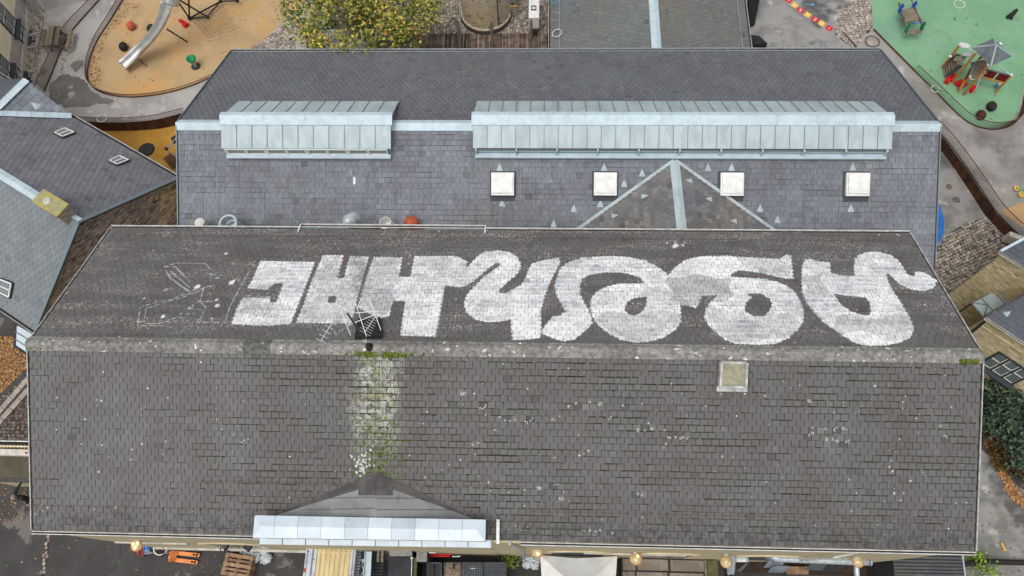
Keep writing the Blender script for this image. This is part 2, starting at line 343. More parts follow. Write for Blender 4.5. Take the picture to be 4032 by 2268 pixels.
G['bluepaint'] = mat('blue_ground_paint', lin(42, 106, 182), lin(58, 116, 184), s=2, rough=.85, c3=lin(130, 150, 170), s3=1.4, l3=.66, h3=.7, fine=.2)
G['terracotta'] = mat('terracotta_rubber', lin(196, 98, 78), lin(180, 86, 68), s=6, rough=.8)
G['maroon'] = mat('maroon_rubber', lin(74, 40, 38), rough=.75)
G['orangep'] = mat('orange_paint', lin(232, 148, 84), lin(220, 132, 70), s=5, rough=.5, fine=.12, c4=lin(150, 92, 60), s4=12, l4=.7, h4=.74)
G['orange_dome'] = mat('orange_vent_plastic', lin(186, 92, 52), lin(168, 80, 44), s=5, rough=.4)
G['yellowp'] = mat('yellow_paint', lin(226, 178, 64), rough=.6, fine=.1)
G['cream'] = mat('cream_container_paint', lin(214, 197, 153), lin(198, 179, 134), s=2, rough=.6, fine=.12, stretch=(3, .5, 1), c3=lin(160, 136, 84), s3=1.2, l3=.62, h3=.75)
G['rusty'] = mat('rusty_painted_steel', lin(196, 202, 208), lin(176, 184, 194), s=3, rough=.55, fine=.1, c4=lin(150, 72, 46), s4=3.5, l4=.63, h4=.66)
G['corrug'] = mat('grey_corrugated_sheet', lin(122, 130, 138), lin(104, 112, 118), s=3, rough=.6, metal=.2)
G['corrug_dark'] = mat('dark_corrugated_sheet', lin(78, 80, 84), lin(88, 90, 84), s=2, rough=.6, fine=.15, c3=lin(112, 110, 92), s3=1, l3=.56, h3=.7)
G['tarp'] = mat('charcoal_felt', lin(58, 60, 63), lin(48, 50, 53), s=3, rough=.8, c4=lin(92, 94, 96), s4=6, l4=.7, h4=.74)
G['chequer'] = mat('chequer_plate', lin(150, 148, 146), lin(126, 122, 120), s=12, rough=.6, metal=.2, fine=.35, fs=30)
G['canvas'] = mat('white_canvas', lin(228, 227, 223), lin(218, 217, 212), s=2, rough=.8, fine=.04)
G['flag'] = mat('concrete_flagstone', lin(146, 134, 122), lin(124, 114, 104), s=1.6, rough=.9, fine=.25, tint=.8, c3=lin(158, 128, 96), s3=.8, l3=.58, h3=.72, c4=lin(118, 112, 92), s4=4, l4=.62, h4=.7)
G['brownfelt'] = mat('brown_roof_felt', lin(92, 86, 72), lin(80, 76, 62), s=2, rough=.95, fine=.25)
G['mosswall'] = mat('mossy_coping', lin(100, 96, 62), lin(84, 82, 54), s=3, rough=1, fine=.3)
G['bag'] = mat('clear_bin_bag', lin(226, 230, 232), lin(170, 180, 184), s=14, lo=.42, hi=.6, rough=.3, fine=.25, fs=22, bump=.03, bs=18, spec=.5)
G['cloth'] = mat('dark_jacket', lin(44, 42, 42), lin(56, 52, 50), s=9, rough=.9)
G['skin'] = mat('skin', lin(206, 160, 142), rough=.6, fine=.05)
G['hair'] = mat('grey_hair', lin(148, 142, 136), lin(120, 114, 110), s=40, rough=.9)
G['lime'] = mat('lime_green_paint', lin(120, 196, 90), rough=.5)
G['tower'] = mat('round_tower_brick', lin(196, 182, 156), lin(164, 152, 132), s=7, rough=.95, fine=.4, fs=16, c3=lin(208, 184, 136), s3=.6, l3=.5, h3=.65, c4=lin(120, 110, 100), s4=4, l4=.62, h4=.68, stretch=(1, 1, 1.8))
G['yellow_lichen'] = mat('yellow_lichen_cap', lin(166, 156, 96), lin(146, 142, 116), s=5, rough=1, fine=.35, c4=lin(186, 160, 66), s4=6, l4=.58, h4=.7)
T = NT('amber_lamp_dome'); G['amber'] = T.out(T.mix(T.step(T.noise(9, 3), .4, .6), lin(220, 204, 164), lin(198, 178, 134)), .18, 0, None, .02, .6); T.b.inputs['Transmission Weight'].default_value = .15
def emis(name, c, st):
    T = NT(name); T.out(c, .5); T.b.inputs['Emission Color'].default_value = (*c, 1); T.b.inputs['Emission Strength'].default_value = st; return T.m
G['bulb'] = emis('lit_bulb', (1, .62, .18), 6.0)
def leafmat(name, stops, tr=.25):
    T = NT(name); r = T.n('ShaderNodeValToRGB'); T.l(T.math('ADD', T.math('MULTIPLY', T.attr('tint'), .5), .5), r.inputs[0]); e = r.color_ramp.elements
    while len(e) < len(stops): e.new(.5)
    for x, (p, c) in zip(e, stops): x.position = p; x.color = (*c, 1)
    T.out(r.outputs[0], .55, 0, None, .02, .3); T.b.inputs['Subsurface Weight'].default_value = 0
    return T.m
G['leaf'] = leafmat('autumn_leaf', [(0, lin(50, 70, 26)), (.35, lin(96, 112, 40)), (.6, lin(150, 150, 60)), (.85, lin(204, 184, 90)), (1, lin(176, 116, 60))])
G['leaf_dark'] = leafmat('evergreen_leaf', [(0, lin(34, 48, 38)), (.5, lin(66, 86, 68)), (.85, lin(102, 120, 98)), (1, lin(130, 136, 96))])
G['leaf_brown'] = leafmat('brown_shrub_leaf', [(0, lin(46, 30, 20)), (.4, lin(84, 52, 30)), (.7, lin(84, 84, 40)), (1, lin(150, 120, 50))])
G['litter'] = leafmat('fallen_leaf', [(0, lin(90, 64, 44)), (.4, lin(146, 98, 60)), (.75, lin(178, 126, 78)), (1, lin(196, 172, 112))])
G['plant'] = leafmat('bright_leaf', [(0, lin(70, 100, 30)), (.6, lin(128, 160, 48)), (1, lin(170, 186, 80))])
# ---------------------------------------------------------------- pieces laid in courses (slates, bricks)
def clip(P, C):                            # Sutherland-Hodgman, C convex counter-clockwise
    out = P
    for i in range(len(C)):
        a, b = C[i], C[(i+1) % len(C)]; inp = out; out = []
        if not inp: break
        side = lambda p: (b[0]-a[0])*(p[1]-a[1])-(b[1]-a[1])*(p[0]-a[0])
        for j in range(len(inp)):
            p, q = inp[j-1], inp[j]; sp, sq = side(p), side(q)
            if (sp >= 0) != (sq >= 0):
                t = sp/(sp-sq); out.append((p[0]+t*(q[0]-p[0]), p[1]+t*(q[1]-p[1])))
            if sq >= 0: out.append(q)
    return out
def ccw(P):
    s = sum(P[i-1][0]*P[i][1]-P[i][0]*P[i-1][1] for i in range(len(P))); return list(P) if s > 0 else list(P)[::-1]
VAR = {}
def courses(parent, O, U, V, poly, w, e, mt, name='slate', many='slates', th=.010, gap=.008, lap=.03, sd=.16, out=.03, outv=-.6, paint=None, jit=.004, nsingle=300, flat=False, tintfn=None, bond=.5, lift=0.):
    """lay slates / bricks over a convex polygon given in (u, v) on the plane O, U, V; the largest ones in view
    become objects of their own, the rest one joined part"""
    O, U, V = A(O, float), unit(U), unit(V); N = unit(np.cross(U, V)); poly = ccw(poly); O = O+N*lift
    us = [p[0] for p in poly]; vs_ = [p[1] for p in poly]; u0, u1, v0, v1 = min(us), max(us), min(vs_), max(vs_)
    mb = MB(); mb.keepn = True; full = []; row = 0; v = v0
    zt, zb = (th, th) if flat else (th*.35, th*2.1)
    def emit(P, t, lo, hi, pv=None):
        n = len(P); k = (zt-zb)/max(hi-lo, 1e-6)
        top = [O+U*p[0]+V*p[1]+N*(zb+(p[1]-lo)*k) for p in P]; bot = [O+U*p[0]+V*p[1]-N*.004 for p in P]
        mb.add(top+bot, [tuple(range(n))]+[(i, n+i, n+(i+1) % n, (i+1) % n) for i in range(n)], t, [pv or 0.]*n+[0.]*n)
    while v < v1-.01:
        off = (bond if row % 2 else 0)*w+rng.normal(0, .006); u = u0-w+off
        while u < u1:
            dv = rng.normal(0, jit)+(0 if flat else .007*math.sin(u*.55+row*.9)+.004*math.sin(u*1.9+row*2.3)); dv -= (.035*rng.random() if (not flat and rng.random() < .008) else 0); lo, hi = v+dv, v+e+lap
            R = [(u+gap/2, lo), (u+w-gap/2, lo), (u+w-gap/2, hi), (u+gap/2, hi)]
            if rng.random() < .05 and not flat: kk = 1 if rng.random() < .5 else 0; R[kk] = (R[kk][0], lo+.02)
            t = float(np.clip(rng.normal(0, sd), -.8, .8))
            if rng.random() < out: t += outv*rng.random()
            if tintfn: t += tintfn(u, v)
            inside = all(((poly[(i+1) % len(poly)][0]-poly[i][0])*(p[1]-poly[i][1])-(poly[(i+1) % len(poly)][1]-poly[i][1])*(p[0]-poly[i][0])) >= -1e-9 for i in range(len(poly)) for p in R)
            if inside:
                pv = None
                if paint is not None:
                    nu, nv = 13, 11
                    gu, gv = np.meshgrid(np.linspace(R[0][0], R[1][0], nu), np.linspace(R[0][1], R[3][1], nv)); pv = paint(gu.ravel(), gv.ravel())
                if pv is not None and pv.max()-pv.min() > .02:
                    k = (zt-zb)/(hi-lo); b = [O+U*a+V*c+N*(zb+(c-lo)*k) for a, c in zip(gu.ravel(), gv.ravel())]
                    fs = [(j*nu+i, j*nu+i+1, (j+1)*nu+i+1, (j+1)*nu+i) for j in range(nv-1) for i in range(nu-1)]
                    mb.add(b, fs, t, pv)
                    c4 = [0, nu-1, nu*nv-1, nu*(nv-1)]
                    lowv = [b[i] for i in c4]+[b[i]-N*(zb+.004) for i in c4]
                    mb.add(lowv, [(0, 4, 5, 1), (1, 5, 6, 2), (3, 7, 4, 0)], t, [pv[i]*.4 for i in c4]+[0]*4)
                elif pv is not None and pv.max() > .02: emit(R, t, lo, hi, float(pv.mean()))
                else: full.append((u, lo, t, hi))
            else:
                P = clip(R, poly)
                if len(P) > 2: emit(P, t, lo, hi)
            u += w
        v += e; row += 1
    sc = []
    for i, (u, lo, t, hi) in enumerate(full):
        c = O+U*(u+w/2)+V*(lo+e/2); d = CAM-c; D = np.linalg.norm(d); q = pj(c)
        sc.append(abs(np.dot(d, N))/D**3 if 20 < q[0] < 4012 and 20 < q[1] < 2248 else 0)
    idx = set(np.argsort(sc)[::-1][:nsingle].tolist()) if nsingle else set()
    for i, (u, lo, t, hi) in enumerate(full):
        if i in idx and sc[i] > 0:
            b = int(round(t*8)); key = (name, mt.name, round(w, 3), round(e, 3), b)
            if key not in VAR:
                m2 = MB(); m2.keepn = True; k = (zt-zb)/(e+lap); x0, x1 = gap/2, w-gap/2
                m2.add([(x0, 0, zb), (x1, 0, zb), (x1, e+lap, zt), (x0, e+lap, zt), (x0, 0, -.004), (x1, 0, -.004), (x1, e+lap, -.004), (x0, e+lap, -.004)],
                       [(0, 1, 2, 3), (0, 4, 5, 1), (1, 5, 6, 2), (2, 6, 7, 3), (3, 7, 4, 0)], b/8 or .001)
                VAR[key] = m2.mesh(name, mt)
            shared(name, VAR[key], parent, O+U*u+V*lo, (U, V, N))
        else: emit([(u+gap/2, lo), (u+w-gap/2, lo), (u+w-gap/2, hi), (u+gap/2, hi)], t, lo, hi)
    if mb.f:
        o = mb.build(many, mt, parent, kind='stuff')
        return o
def joints(parent, O, U, V, poly, e, m, hw, cover=.8, lift=.0185, reg=None, name='joint_dirt'):
    """dirt and moss lying along the course lines"""
    O, U, V = A(O, float), unit(U), unit(V); N = unit(np.cross(U, V)); poly = ccw(poly); v0, v1 = min(p[1] for p in poly), max(p[1] for p in poly); mb = MB(); mb.keepn = True; row = 1
    while v0+row*e < v1-.05:
        v = v0+row*e-.003; xs = []
        for i in range(len(poly)):
            (x1, y1), (x2, y2) = poly[i], poly[(i+1) % len(poly)]
            if (y1 > v) != (y2 > v): xs.append(x1+(x2-x1)*(v-y1)/(y2-y1))
        x, xe = min(xs)+.05, max(xs)-.05
        while x < xe:
            l = rng.uniform(.12, .8); r = reg(x+l/2, v) if reg else 1.
            if rng.random() < cover*(.3+.7*r):
                h = hw*(.45+.55*r)*rng.uniform(.5, 1.5); a, b = O+U*x+V*v+N*lift, O+U*min(x+l, xe)+V*v+N*lift; mb.quad(a-V*h*rng.uniform(.5, 1.4), b-V*h*rng.uniform(.5, 1.4), b+V*h, a+V*h)
            x += l+rng.uniform(.0, .12)
        row += 1
    return mb.build(name, m, parent, kind='stuff')
def sheet(name, P, m, kind='structure', parent=None, label=None, cat=None):
    mb = MB().poly([A(p, float) for p in P]); mb.keepn = False
    o = mb.build(name, m, parent, base=None if parent else A(P[0], float))
    if o.data.polygons and o.data.polygons[0].normal.z < 0: o.data.flip_normals()
    return put(o, label, cat, None, kind if parent is None else None)
def pxs(L, z, smooth=0, closed=True):
    P = [at(x, y, z) for x, y in L]
    return catmull(P, smooth, closed) if smooth else P

# ================================================================ GROUND
TZ = 0.7                                   # the terraces north of the long roofs lie a step above the yards
GA = [(-90, -70), (120, -70), (120, 110), (-90, 110)]
sheet('ground', [(x, y, 0.) for x, y in GA], G['asphalt'])
# raised terrace (left path, playgrounds, tower yard, right ramp) with its corten retaining edges
edgeL = catmull([at(-60, 500, TZ), at(150, 495, TZ), at(330, 484, TZ), at(420, 486, TZ), at(520, 484, TZ), at(620, 474, TZ), at(735, 446, TZ)], 6)
edgeR = catmull([at(3680, 505, TZ), at(3730, 560, TZ), at(3800, 655, TZ), at(3870, 760, TZ), at(3925, 840, TZ), at(4020, 935, TZ), at(4200, 1100, TZ)], 6)
ter = [tuple(p) for p in edgeL]+[(-10, 14, TZ), (10, 14, TZ)]+[tuple(p) for p in edgeR]+[(120, edgeR[-1][1], TZ), (120, 110, TZ), (-90, 110, TZ), (-90, edgeL[0][1], TZ)]
sheet('terrace', ter, G['concrete'])
for nm, ed in (('retaining_wall', edgeL), ('retaining_wall', edgeR)):
    mb = MB()
    for a, b in zip(ed[:-1], ed[1:]):
        mb.quad((a[0], a[1], 0), (b[0], b[1], 0), (b[0], b[1], TZ+.01), (a[0], a[1], TZ+.01))
    o = mb.build(nm, G['corten_wall'])
    put(o, 'rusty steel retaining wall of the path above the yellow play area' if ed is edgeL else 'rusty steel retaining wall beside the right end of the long roof', 'retaining wall')
sheet('yellow_play_surface', pxs([(180, 470), (760, 430), (790, 780), (250, 620)], .004), G['yellow'])
OVAL = [(575, -190), (495, -20), (436, 80), (385, 160), (355, 235), (347, 295), (358, 335), (400, 366), (480, 383), (570, 381), (680, 362), (790, 325), (900, 268)]
RIGHTO = [(985, 195), (1060, 140), (1130, 75), (1185, 25), (1250, -70), (1250, -220)]
sheet('ochre_play_surface', [tuple(p) for p in pxs(OVAL, TZ+.008, 5, False)]+[tuple(at(x, y, TZ+.008)) for x, y in RIGHTO], G['orange'])
sheet('damp_patch', [A(p)+A([rng.normal(0, .05), rng.normal(0, .05), 0]) for p in pxs([(212, 320), (250, 292), (300, 300), (340, 318), (352, 345), (400, 382), (450, 396), (430, 408), (370, 412), (330, 424), (250, 418), (205, 400), (192, 360)], TZ+.005, 5)], G['damp'])
sheet('damp_patch', [A(p)+A([rng.normal(0, .02), rng.normal(0, .02), 0]) for p in pxs([(278, 258), (296, 240), (325, 238), (330, 256), (312, 270), (300, 284), (286, 272)], TZ+.005, 4)], G['damp'])
sheet('courtyard_asphalt', pxs([(175, 40), (395, -10), (400, -200), (120, -200)], TZ+.004)+pxs([], TZ), G['asphalt_grey'])
sheet('courtyard_asphalt', pxs([(2940, -220), (3500, -220), (3470, 60), (3420, 130), (3300, 135), (3330, 260), (2900, 260)], TZ+.004), G['asphalt_grey'])
sheet('stained_terrace', pxs([(3300, 135), (3420, 118), (4300, 600), (4300, 1150), (4020, 938), (3925, 843), (3870, 762), (3800, 657), (3730, 562), (3690, 515), (3330, 260)], TZ+.004), G['ramp'])
GREEN = [(3435, -220), (3430, 0), (3437, 118), (3520, 200), (3600, 282), (3680, 360), (3760, 440), (3812, 480), (3868, 500), (3930, 502), (3985, 480), (4012, 430), (4032, 330), (4100, 180), (4200, -220)]
sheet('green_play_surface', pxs(GREEN, TZ+.012), G['green'])
sheet('tower_yard', pxs([(1240, -160), (2300, -160), (2300, 230), (1560, 230), (1240, 60)], TZ+.003), G['joint'])
sheet('brown_play_surface', pxs([(3935, 832), (4032, 795), (4160, 800), (4200, 1010)], TZ+.009), G['orange'])
# lower yard right of the long roof
sheet('yard_asphalt', pxs([(3600, 480), (3720, 560), (3870, 800), (3905, 870), (3960, 1000), (3800, 1250), (3500, 1300), (3500, 480)], .004), G['asphalt_grey'])
circ = at(3640, 845, .008); sheet('painted_circle', [(circ[0]+.95*math.cos(a)-.05, circ[1]+1.75*math.sin(a), .008) for a in np.linspace(0, 2*math.pi, 40)[:-1]], G['bluepaint'])
sheet('drive_asphalt', pxs([(3780, 1700), (3900, 1800), (3990, 1900), (4200, 2050), (4200, 2500), (3700, 2500), (3700, 1700)], .004), G['asphalt_grey'])

# cobbles --------------------------------------------------------------------------------------------
def cobbles(name, P, z, sx, sy, ang, m, bed, nsingle=300, h=.03, sd=.28):
    base = put(MB().poly(P).build(name, bed, base=P[0]), kind='structure')
    if base.data.polygons[0].normal.z < 0: base.data.flip_normals()
    c, s = math.cos(ang), math.sin(ang); Q = [(p[0]*c+p[1]*s, -p[0]*s+p[1]*c) for p in P]
    x0, x1, y0, y1 = min(q[0] for q in Q), max(q[0] for q in Q), min(q[1] for q in Q), max(q[1] for q in Q)
    it = []; r = 0; y = y0
    while y < y1:
        x = x0+(.5*sx if r % 2 else 0)
        while x < x1:
            it.append((x+rng.normal(0, .06*sx), y+rng.normal(0, .07*sy))); x += sx*(1+rng.normal(0, .08))
        y += sy; r += 1
    it = A(it); ok = inpoly(it[:, 0], it[:, 1], Q); it = it[ok]
    pts = A([(p[0]*c-p[1]*s, p[0]*s+p[1]*c, z) for p in it])
    sc = [(1/np.linalg.norm(p-CAM)**2 if (0 < pj(p)[0] < 4032 and 0 < pj(p)[1] < 2268) else 0) for p in pts]
    idx = set(np.argsort(sc)[::-1][:nsingle].tolist())
    def stone(mb, p, t):
        a = ang+rng.normal(0, .06); ux = A([math.cos(a), math.sin(a), 0]); uy = A([-ux[1], ux[0], 0]); w, l = sx*.485*(1+rng.normal(0, .05)), sy*.475*(1+rng.normal(0, .05)); hh = h*(1+rng.normal(0, .15))
        oc = [(-1, -.55), (-.6, -1), (.6, -1), (1, -.55), (1, .55), (.6, 1), (-.6, 1), (-1, .55)]
        lo = [p+ux*i*w+uy*j*l for i, j in oc]; up = [p+ux*i*w*.78+uy*j*l*.78+A([0, 0, hh]) for i, j in oc]
        mb.add(lo+up, [tuple(range(8, 16))]+[(k, (k+1) % 8, 8+(k+1) % 8, 8+k) for k in range(8)], t)
    rest = MB(); rest.keepn = True; kinds = []
    for k in range(12):
        mb = MB(); mb.keepn = True; stone(mb, A([0, 0, 0.]), float(rng.normal(0, sd)) or .01); kinds.append(mb.mesh('cobble', m, smooth=False))
    for i, p in enumerate(pts):
        if i in idx and sc[i] > 0: shared('cobble', kinds[i % 12], base, p)
        else: stone(rest, p, float(rng.normal(0, sd)))
    if rest.f: rest.build('cobbles', m, base, kind='stuff')
    return base
cobbles('cobbled_yard', pxs([(3640, 1160), (3668, 1040), (3720, 930), (3800, 880), (3900, 850), (3990, 960), (3960, 1000), (3900, 1120), (3850, 1300), (3760, 1420), (3650, 1400)], .012), .012, .165, .15, math.radians(25), G['cobble'], G['soil'])
cobbles('cobbled_strip', pxs([(118, 44), (176, 42), (158, 200), (145, 320), (90, 316), (104, 200)], TZ+.006), TZ+.006, .16, .16, math.radians(-82), G['cobble'], G['soil'], 300)
cobbles('cobbled_half_circle', pxs([(1120, 95), (1155, 130), (1165, 195), (1150, 240), (950, 240), (985, 195), (1060, 138)], TZ+.012), TZ+.012, .17, .17, math.radians(40), G['cobble'], G['joint'])
cobbles('cobbled_half_circle', pxs([(3428, -40), (3360, 5), (3300, 60), (3288, 110), (3292, 140), (3330, 170), (3370, 190), (3400, 130), (3436, 118)], TZ+.016), TZ+.016, .19, .17, math.radians(5), G['cobble'], G['joint'])
cobbles('cobbled_tower_yard', pxs([(1480, -60), (2165, -60), (2165, 132), (1650, 132), (1480, 150)], TZ+.012), TZ+.012, .17, .17, 0, G['cobble'], G['joint'], 300)
cobbles('cobbled_corner', pxs([(-80, 1640), (112, 1480), (250, 1480), (250, 1738), (-80, 1738)], .006), .006, .21, .15, 0, G['cobble_dark'], G['soil'])
cobbles('cobbled_corner', pxs([(3850, 1500), (3960, 1500), (3960, 1660), (3850, 1660)], .008), .008, .2, .2, math.radians(-30), G['cobble_dark'], G['soil'])
cobbles('drain_stone_row', [at(186, 2090, .004), at(198, 2090, .004), at(176, 2268, .004), at(160, 2268, .004)], .008, .13, .16, math.radians(-4), G['cobble'], G['soil'])
# deck boards in front of the tower
D0, D1 = at(1628, 134, TZ), at(2168, 130, TZ); d = unit(D1-D0); n = A([-d[1], d[0], 0]); Lk = np.linalg.norm(D1-D0)
dk = put(MB().quad(D0+A([0, 0, .008]), D1+A([0, 0, .008]), D1-n*3+A([0, 0, .008]), D0-n*3+A([0, 0, .008])).build('timber_deck', G['soil'], base=D0), kind='structure'); ORI[dk.name] = D0
for i in range(int(Lk/.09)):
    p = D0+d*(i*.09+.04); mb = MB(); mb.tint = float(rng.normal(0, .3)) or .01
    mb.obox(p-n*1.4+A([0, 0, .03+.006*rng.random()]), d*.036, n*(1.4+rng.normal(0, .03)), (0, 0, .02)); mb.build('deck_board', G['wood_deck'], dk)

# ================================================================ THE LONG HALL (near building)
HX, HY, EZ, RZ = 15.25, 5.595, 8.0, 10.667; HS = math.hypot(HY, RZ-EZ); CA, SA = HY/HS, (RZ-EZ)/HS
PF = (A([0, 0, RZ]), A([0, -SA, CA])); PB = (A([0, 0, RZ]), A([0, SA, CA]))
hall = thing('long_hall', 'long hall with worn grey slate roof and white letters painted on its far slope', 'building', (0, 0, 0))
# walls
mb = MB(); WY = 5.3; WX = 14.75; WF = 5.66
mb.slab([(-WX, -WF, 0), (WX, -WF, 0), (WX, -WF, EZ-.15), (-WX, -WF, EZ-.15)], (0, -.3, 0))
mb.slab([(-WX, WY, 0), (WX, WY, 0), (WX, WY, EZ-.1), (-WX, WY, EZ-.1)], (0, .3, 0))
for s in (-1, 1): mb.slab([(s*WX, -WF+.31, 0), (s*WX, WY-.31, 0), (s*WX, WY-.31, EZ-.1), (s*WX, 0, RZ-.25), (s*WX, -WF+.31, EZ-.2)], (s*.3, 0, 0))
wall = mb.build('wall', G['wall'], hall)
mb = MB()                                   # string course, plinth and segmental arches of the front wall
for x0, x1, z, dz, o in ((-WX+.02, -11.9, 3.6, .22, .05), (-WX+.02, -6.0, .35, .3, .08), (3.2, 7.0, 3.5, .2, .05)):
    MB().box(x0, x1, -WF-o, -WF+.02, z-dz/2, z+dz/2).build('string_course', G['stone_pale'], hall)
for xc in (-10.2, 3.0, 6.3, 10.0):
    mb = MB(); mb2 = MB(); n = 14; r = 1.15
    for i in range(n):
        a0, a1 = math.pi*(.15+.7*i/n), math.pi*(.15+.7*(i+1)/n)
        for rr, o in ((r, 0),):
            p = [(xc+q*math.cos(a), -WF-.05, 3.4+q*.8*math.sin(a)) for a, q in ((a0, rr), (a1, rr), (a1, rr+.22), (a0, rr+.22))]
            mb.slab(p, (0, -.1, 0))
    mb.build('window_arch', G['brick_yellow'], hall)
    mb2.slab([(xc-1, -WF-.01, 1.2), (xc+1, -WF-.01, 1.2), (xc+1, -WF-.01, 3.6), (xc, -WF-.01, 4.2), (xc-1, -WF-.01, 3.6)], (0, -.06, 0)); mb2.build('window', G['glass'], hall)
# roof boards under the slates
mb = MB(); mb.slab([(-HX, -HY, EZ), (HX, -HY, EZ), (HX, 0, RZ), (-HX, 0, RZ)], A([0, -SA, CA])*.12); roof_f = mb.build('roof_slope', G['under'], hall)
mb = MB(); mb.slab([(HX, HY, EZ), (-HX, HY, EZ), (-HX, 0, RZ), (HX, 0, RZ)], A([0, SA, CA])*.12); roof_b = mb.build('roof_slope', G['under'], hall)
# painted letters: outlines (in photo pixels of four crops) carried onto the roof plane
def uvb(px, py):                            # back slope coordinates
    p = on(px, py, PB); return (HX-p[0], (HY-p[1])/CA)
def zl(ox, L): return [uvb(ox+x/2.576, 940+y/2.576) for x, y in L]
ADD = [zl(500, [(1355,228),(1905,240),(1885,300),(1660,868),(1590,870),(1450,885),(1060,872),(1110,720),(1175,600),(1450,605),(1445,650),(1515,650),(1590,452),(1500,455),(1420,520),(1215,505),(1270,430),(1310,330)]),
 zl(500, [(1985,170),(2195,170),(2180,235),(2135,400),(2205,405),(2215,350),(2260,178),(2455,185),(2380,440),(2275,862),(1715,855),(1790,680),(1880,420),(1960,235)]),
 zl(1400, [(185,185),(475,192),(440,388),(560,390),(575,300),(600,180),(960,180),(1040,185),(1135,235),(1118,295),(1140,290),(1180,240),(1250,170),(1330,130),(1440,120),(1560,140),(1640,185),(1675,250),(1670,310),(1650,345),(1610,390),(1555,430),(1460,520),(1445,550),(1530,555),(1680,470),(1720,400),(1770,290),(1790,255),(1930,215),(2060,195),(2075,240),(2050,290),(1980,430),(1920,580),(1895,680),(1875,730),(1885,930),(1870,1010),(1750,1025),(1590,1030),(1575,820),(1470,845),(1330,850),(1210,820),(1130,755),(1105,690),(1105,640),(1130,570),(1210,480),(1300,390),(1465,275),(1462,250),(1420,250),(1350,300),(1280,365),(1190,440),(1110,485),(1050,495),(905,475),(890,570),(860,740),(810,995),(455,985),(505,635),(380,632),(340,790),(240,810),(20,700),(60,560),(130,340)]),
 zl(2200, [(-171,935),(-121,860),(-61,790),(24,780),(69,740),(19,650),(-21,580),(-41,490),(-26,410),(14,305),(99,240),(239,195),(520,180),(720,190),(880,225),(1010,290),(1085,350),(1110,375),(1180,290),(1290,215),(1440,180),(1700,175),(1960,195),(2240,210),(2300,165),(2355,175),(2380,410),(2280,405),(2100,360),(1950,335),(1820,325),(1750,360),(1745,390),(1900,400),(2080,410),(2220,440),(2330,490),(2400,550),(2450,640),(2485,740),(2475,850),(2420,930),(2330,1010),(2200,1070),(2050,1080),(1780,1070),(1680,1020),(1560,930),(1490,840),(1475,800),(1490,720),(1540,640),(1610,575),(1450,580),(1440,610),(1415,670),(1390,705),(1330,690),(1230,670),(1240,760),(1230,860),(1180,930),(1060,1010),(900,1050),(790,1058),(620,1025),(500,960),(400,880),(340,790),(320,710),(320,640),(350,580),(400,530),(480,490),(600,460),(860,455),(840,410),(750,370),(620,345),(480,345),(330,365),(240,405),(215,470),(215,560),(250,640),(300,720),(330,800),(340,860),(300,910),(220,980),(150,1030),(50,1045),(-61,1010),(-131,985),(-171,960)]),
 zl(3000, [(435,215),(500,210),(600,240),(690,245),(700,355),(820,375),(940,380),(930,300),(940,220),(980,170),(1050,140),(1180,135),(1300,165),(1380,220),(1430,290),(1480,370),(1540,385),(1560,335),(1640,345),(1720,385),(1785,435),(1770,470),(1720,510),(1640,535),(1520,520),(1400,470),(1330,400),(1280,350),(1260,370),(1280,440),(1320,520),(1390,620),(1450,720),(1500,810),(1540,910),(1510,1000),(1420,1050),(1270,1085),(1080,1090),(960,1070),(860,1010),(740,930),(620,850),(520,740),(450,650),(410,550),(400,400),(405,290)])]
SUB = [zl(500, [(2040,590),(2125,580),(2110,655),(2040,652)]),
 zl(2200, [(665,720),(690,650),(760,605),(895,590),(890,670),(850,740),(780,785),(700,770)]),
 zl(2200, [(1885,720),(1900,650),(1960,600),(1900,560),(2050,560),(2140,610),(2165,660),(2140,730),(2080,790),(1980,790),(1900,750)]),
 zl(3000, [(725,560),(860,580),(1050,600),(1090,640),(1105,750),(1080,780),(1000,775),(900,740),(800,670)])]
THIN = [(ADD[1], .70), (zl(1400, [(0, 180), (480, 180), (380, 640), (340, 800), (0, 720)]), .68), (zl(1400, [(560, 180), (960, 180), (900, 560), (560, 700)]), .82), (zl(2200, [(1120, 380), (1700, 390), (1800, 560), (1420, 690), (1120, 620)]), .55), (zl(2200, [(420, 760), (1240, 740), (1230, 900), (900, 1050), (620, 1010), (420, 880)]), .74),
 (zl(2200, [(1700, 170), (2380, 160), (2380, 410), (1900, 300)]), .74), (zl(2200, [(1480, 700), (1880, 720), (2000, 900), (1600, 960)]), .8), (zl(2200, [(1900, 820), (2480, 700), (2420, 930), (2050, 1070), (1700, 1000)]), .76), (zl(3000, [(420, 360), (620, 350), (640, 560), (420, 540)]), .66), (zl(3000, [(700, 780), (1500, 800), (1530, 960), (800, 960)]), .7), (zl(500, [(1180, 600), (1500, 640), (1400, 780), (1110, 760)]), .74), (zl(1400, [(1200, 560), (1560, 560), (1560, 700), (1150, 700)]), .85)]
LINES = [zl(500, L) for L in ([(105,885),(380,885)], [(105,840),(160,850),(200,865),(320,862),(390,845),(510,842)], [(135,700),(110,885)], [(200,690),(180,800)], [(160,690),(330,640),(440,625),(560,570),(690,555),(800,490),(880,480)],
 [(200,710),(330,665),(620,580)], [(430,270),(510,250),(790,252),(850,310)], [(370,285),(490,287)], [(400,330),(440,400),(560,490),(640,540),(690,520)], [(440,330),(640,500)], [(850,360),(920,370)], [(850,405),(960,400)],
 [(780,500),(740,640),(800,700),(740,830)], [(710,850),(1000,853)], [(1050,258),(1310,262)], [(1240,330),(1050,680),(1000,830)], [(420,830),(510,800),(605,802)], [(610,765),(680,762)], [(710,640),(860,640)], [(690,720),(760,720)], [(490,287),(640,440)], [(1200,580),(1450,592)])]
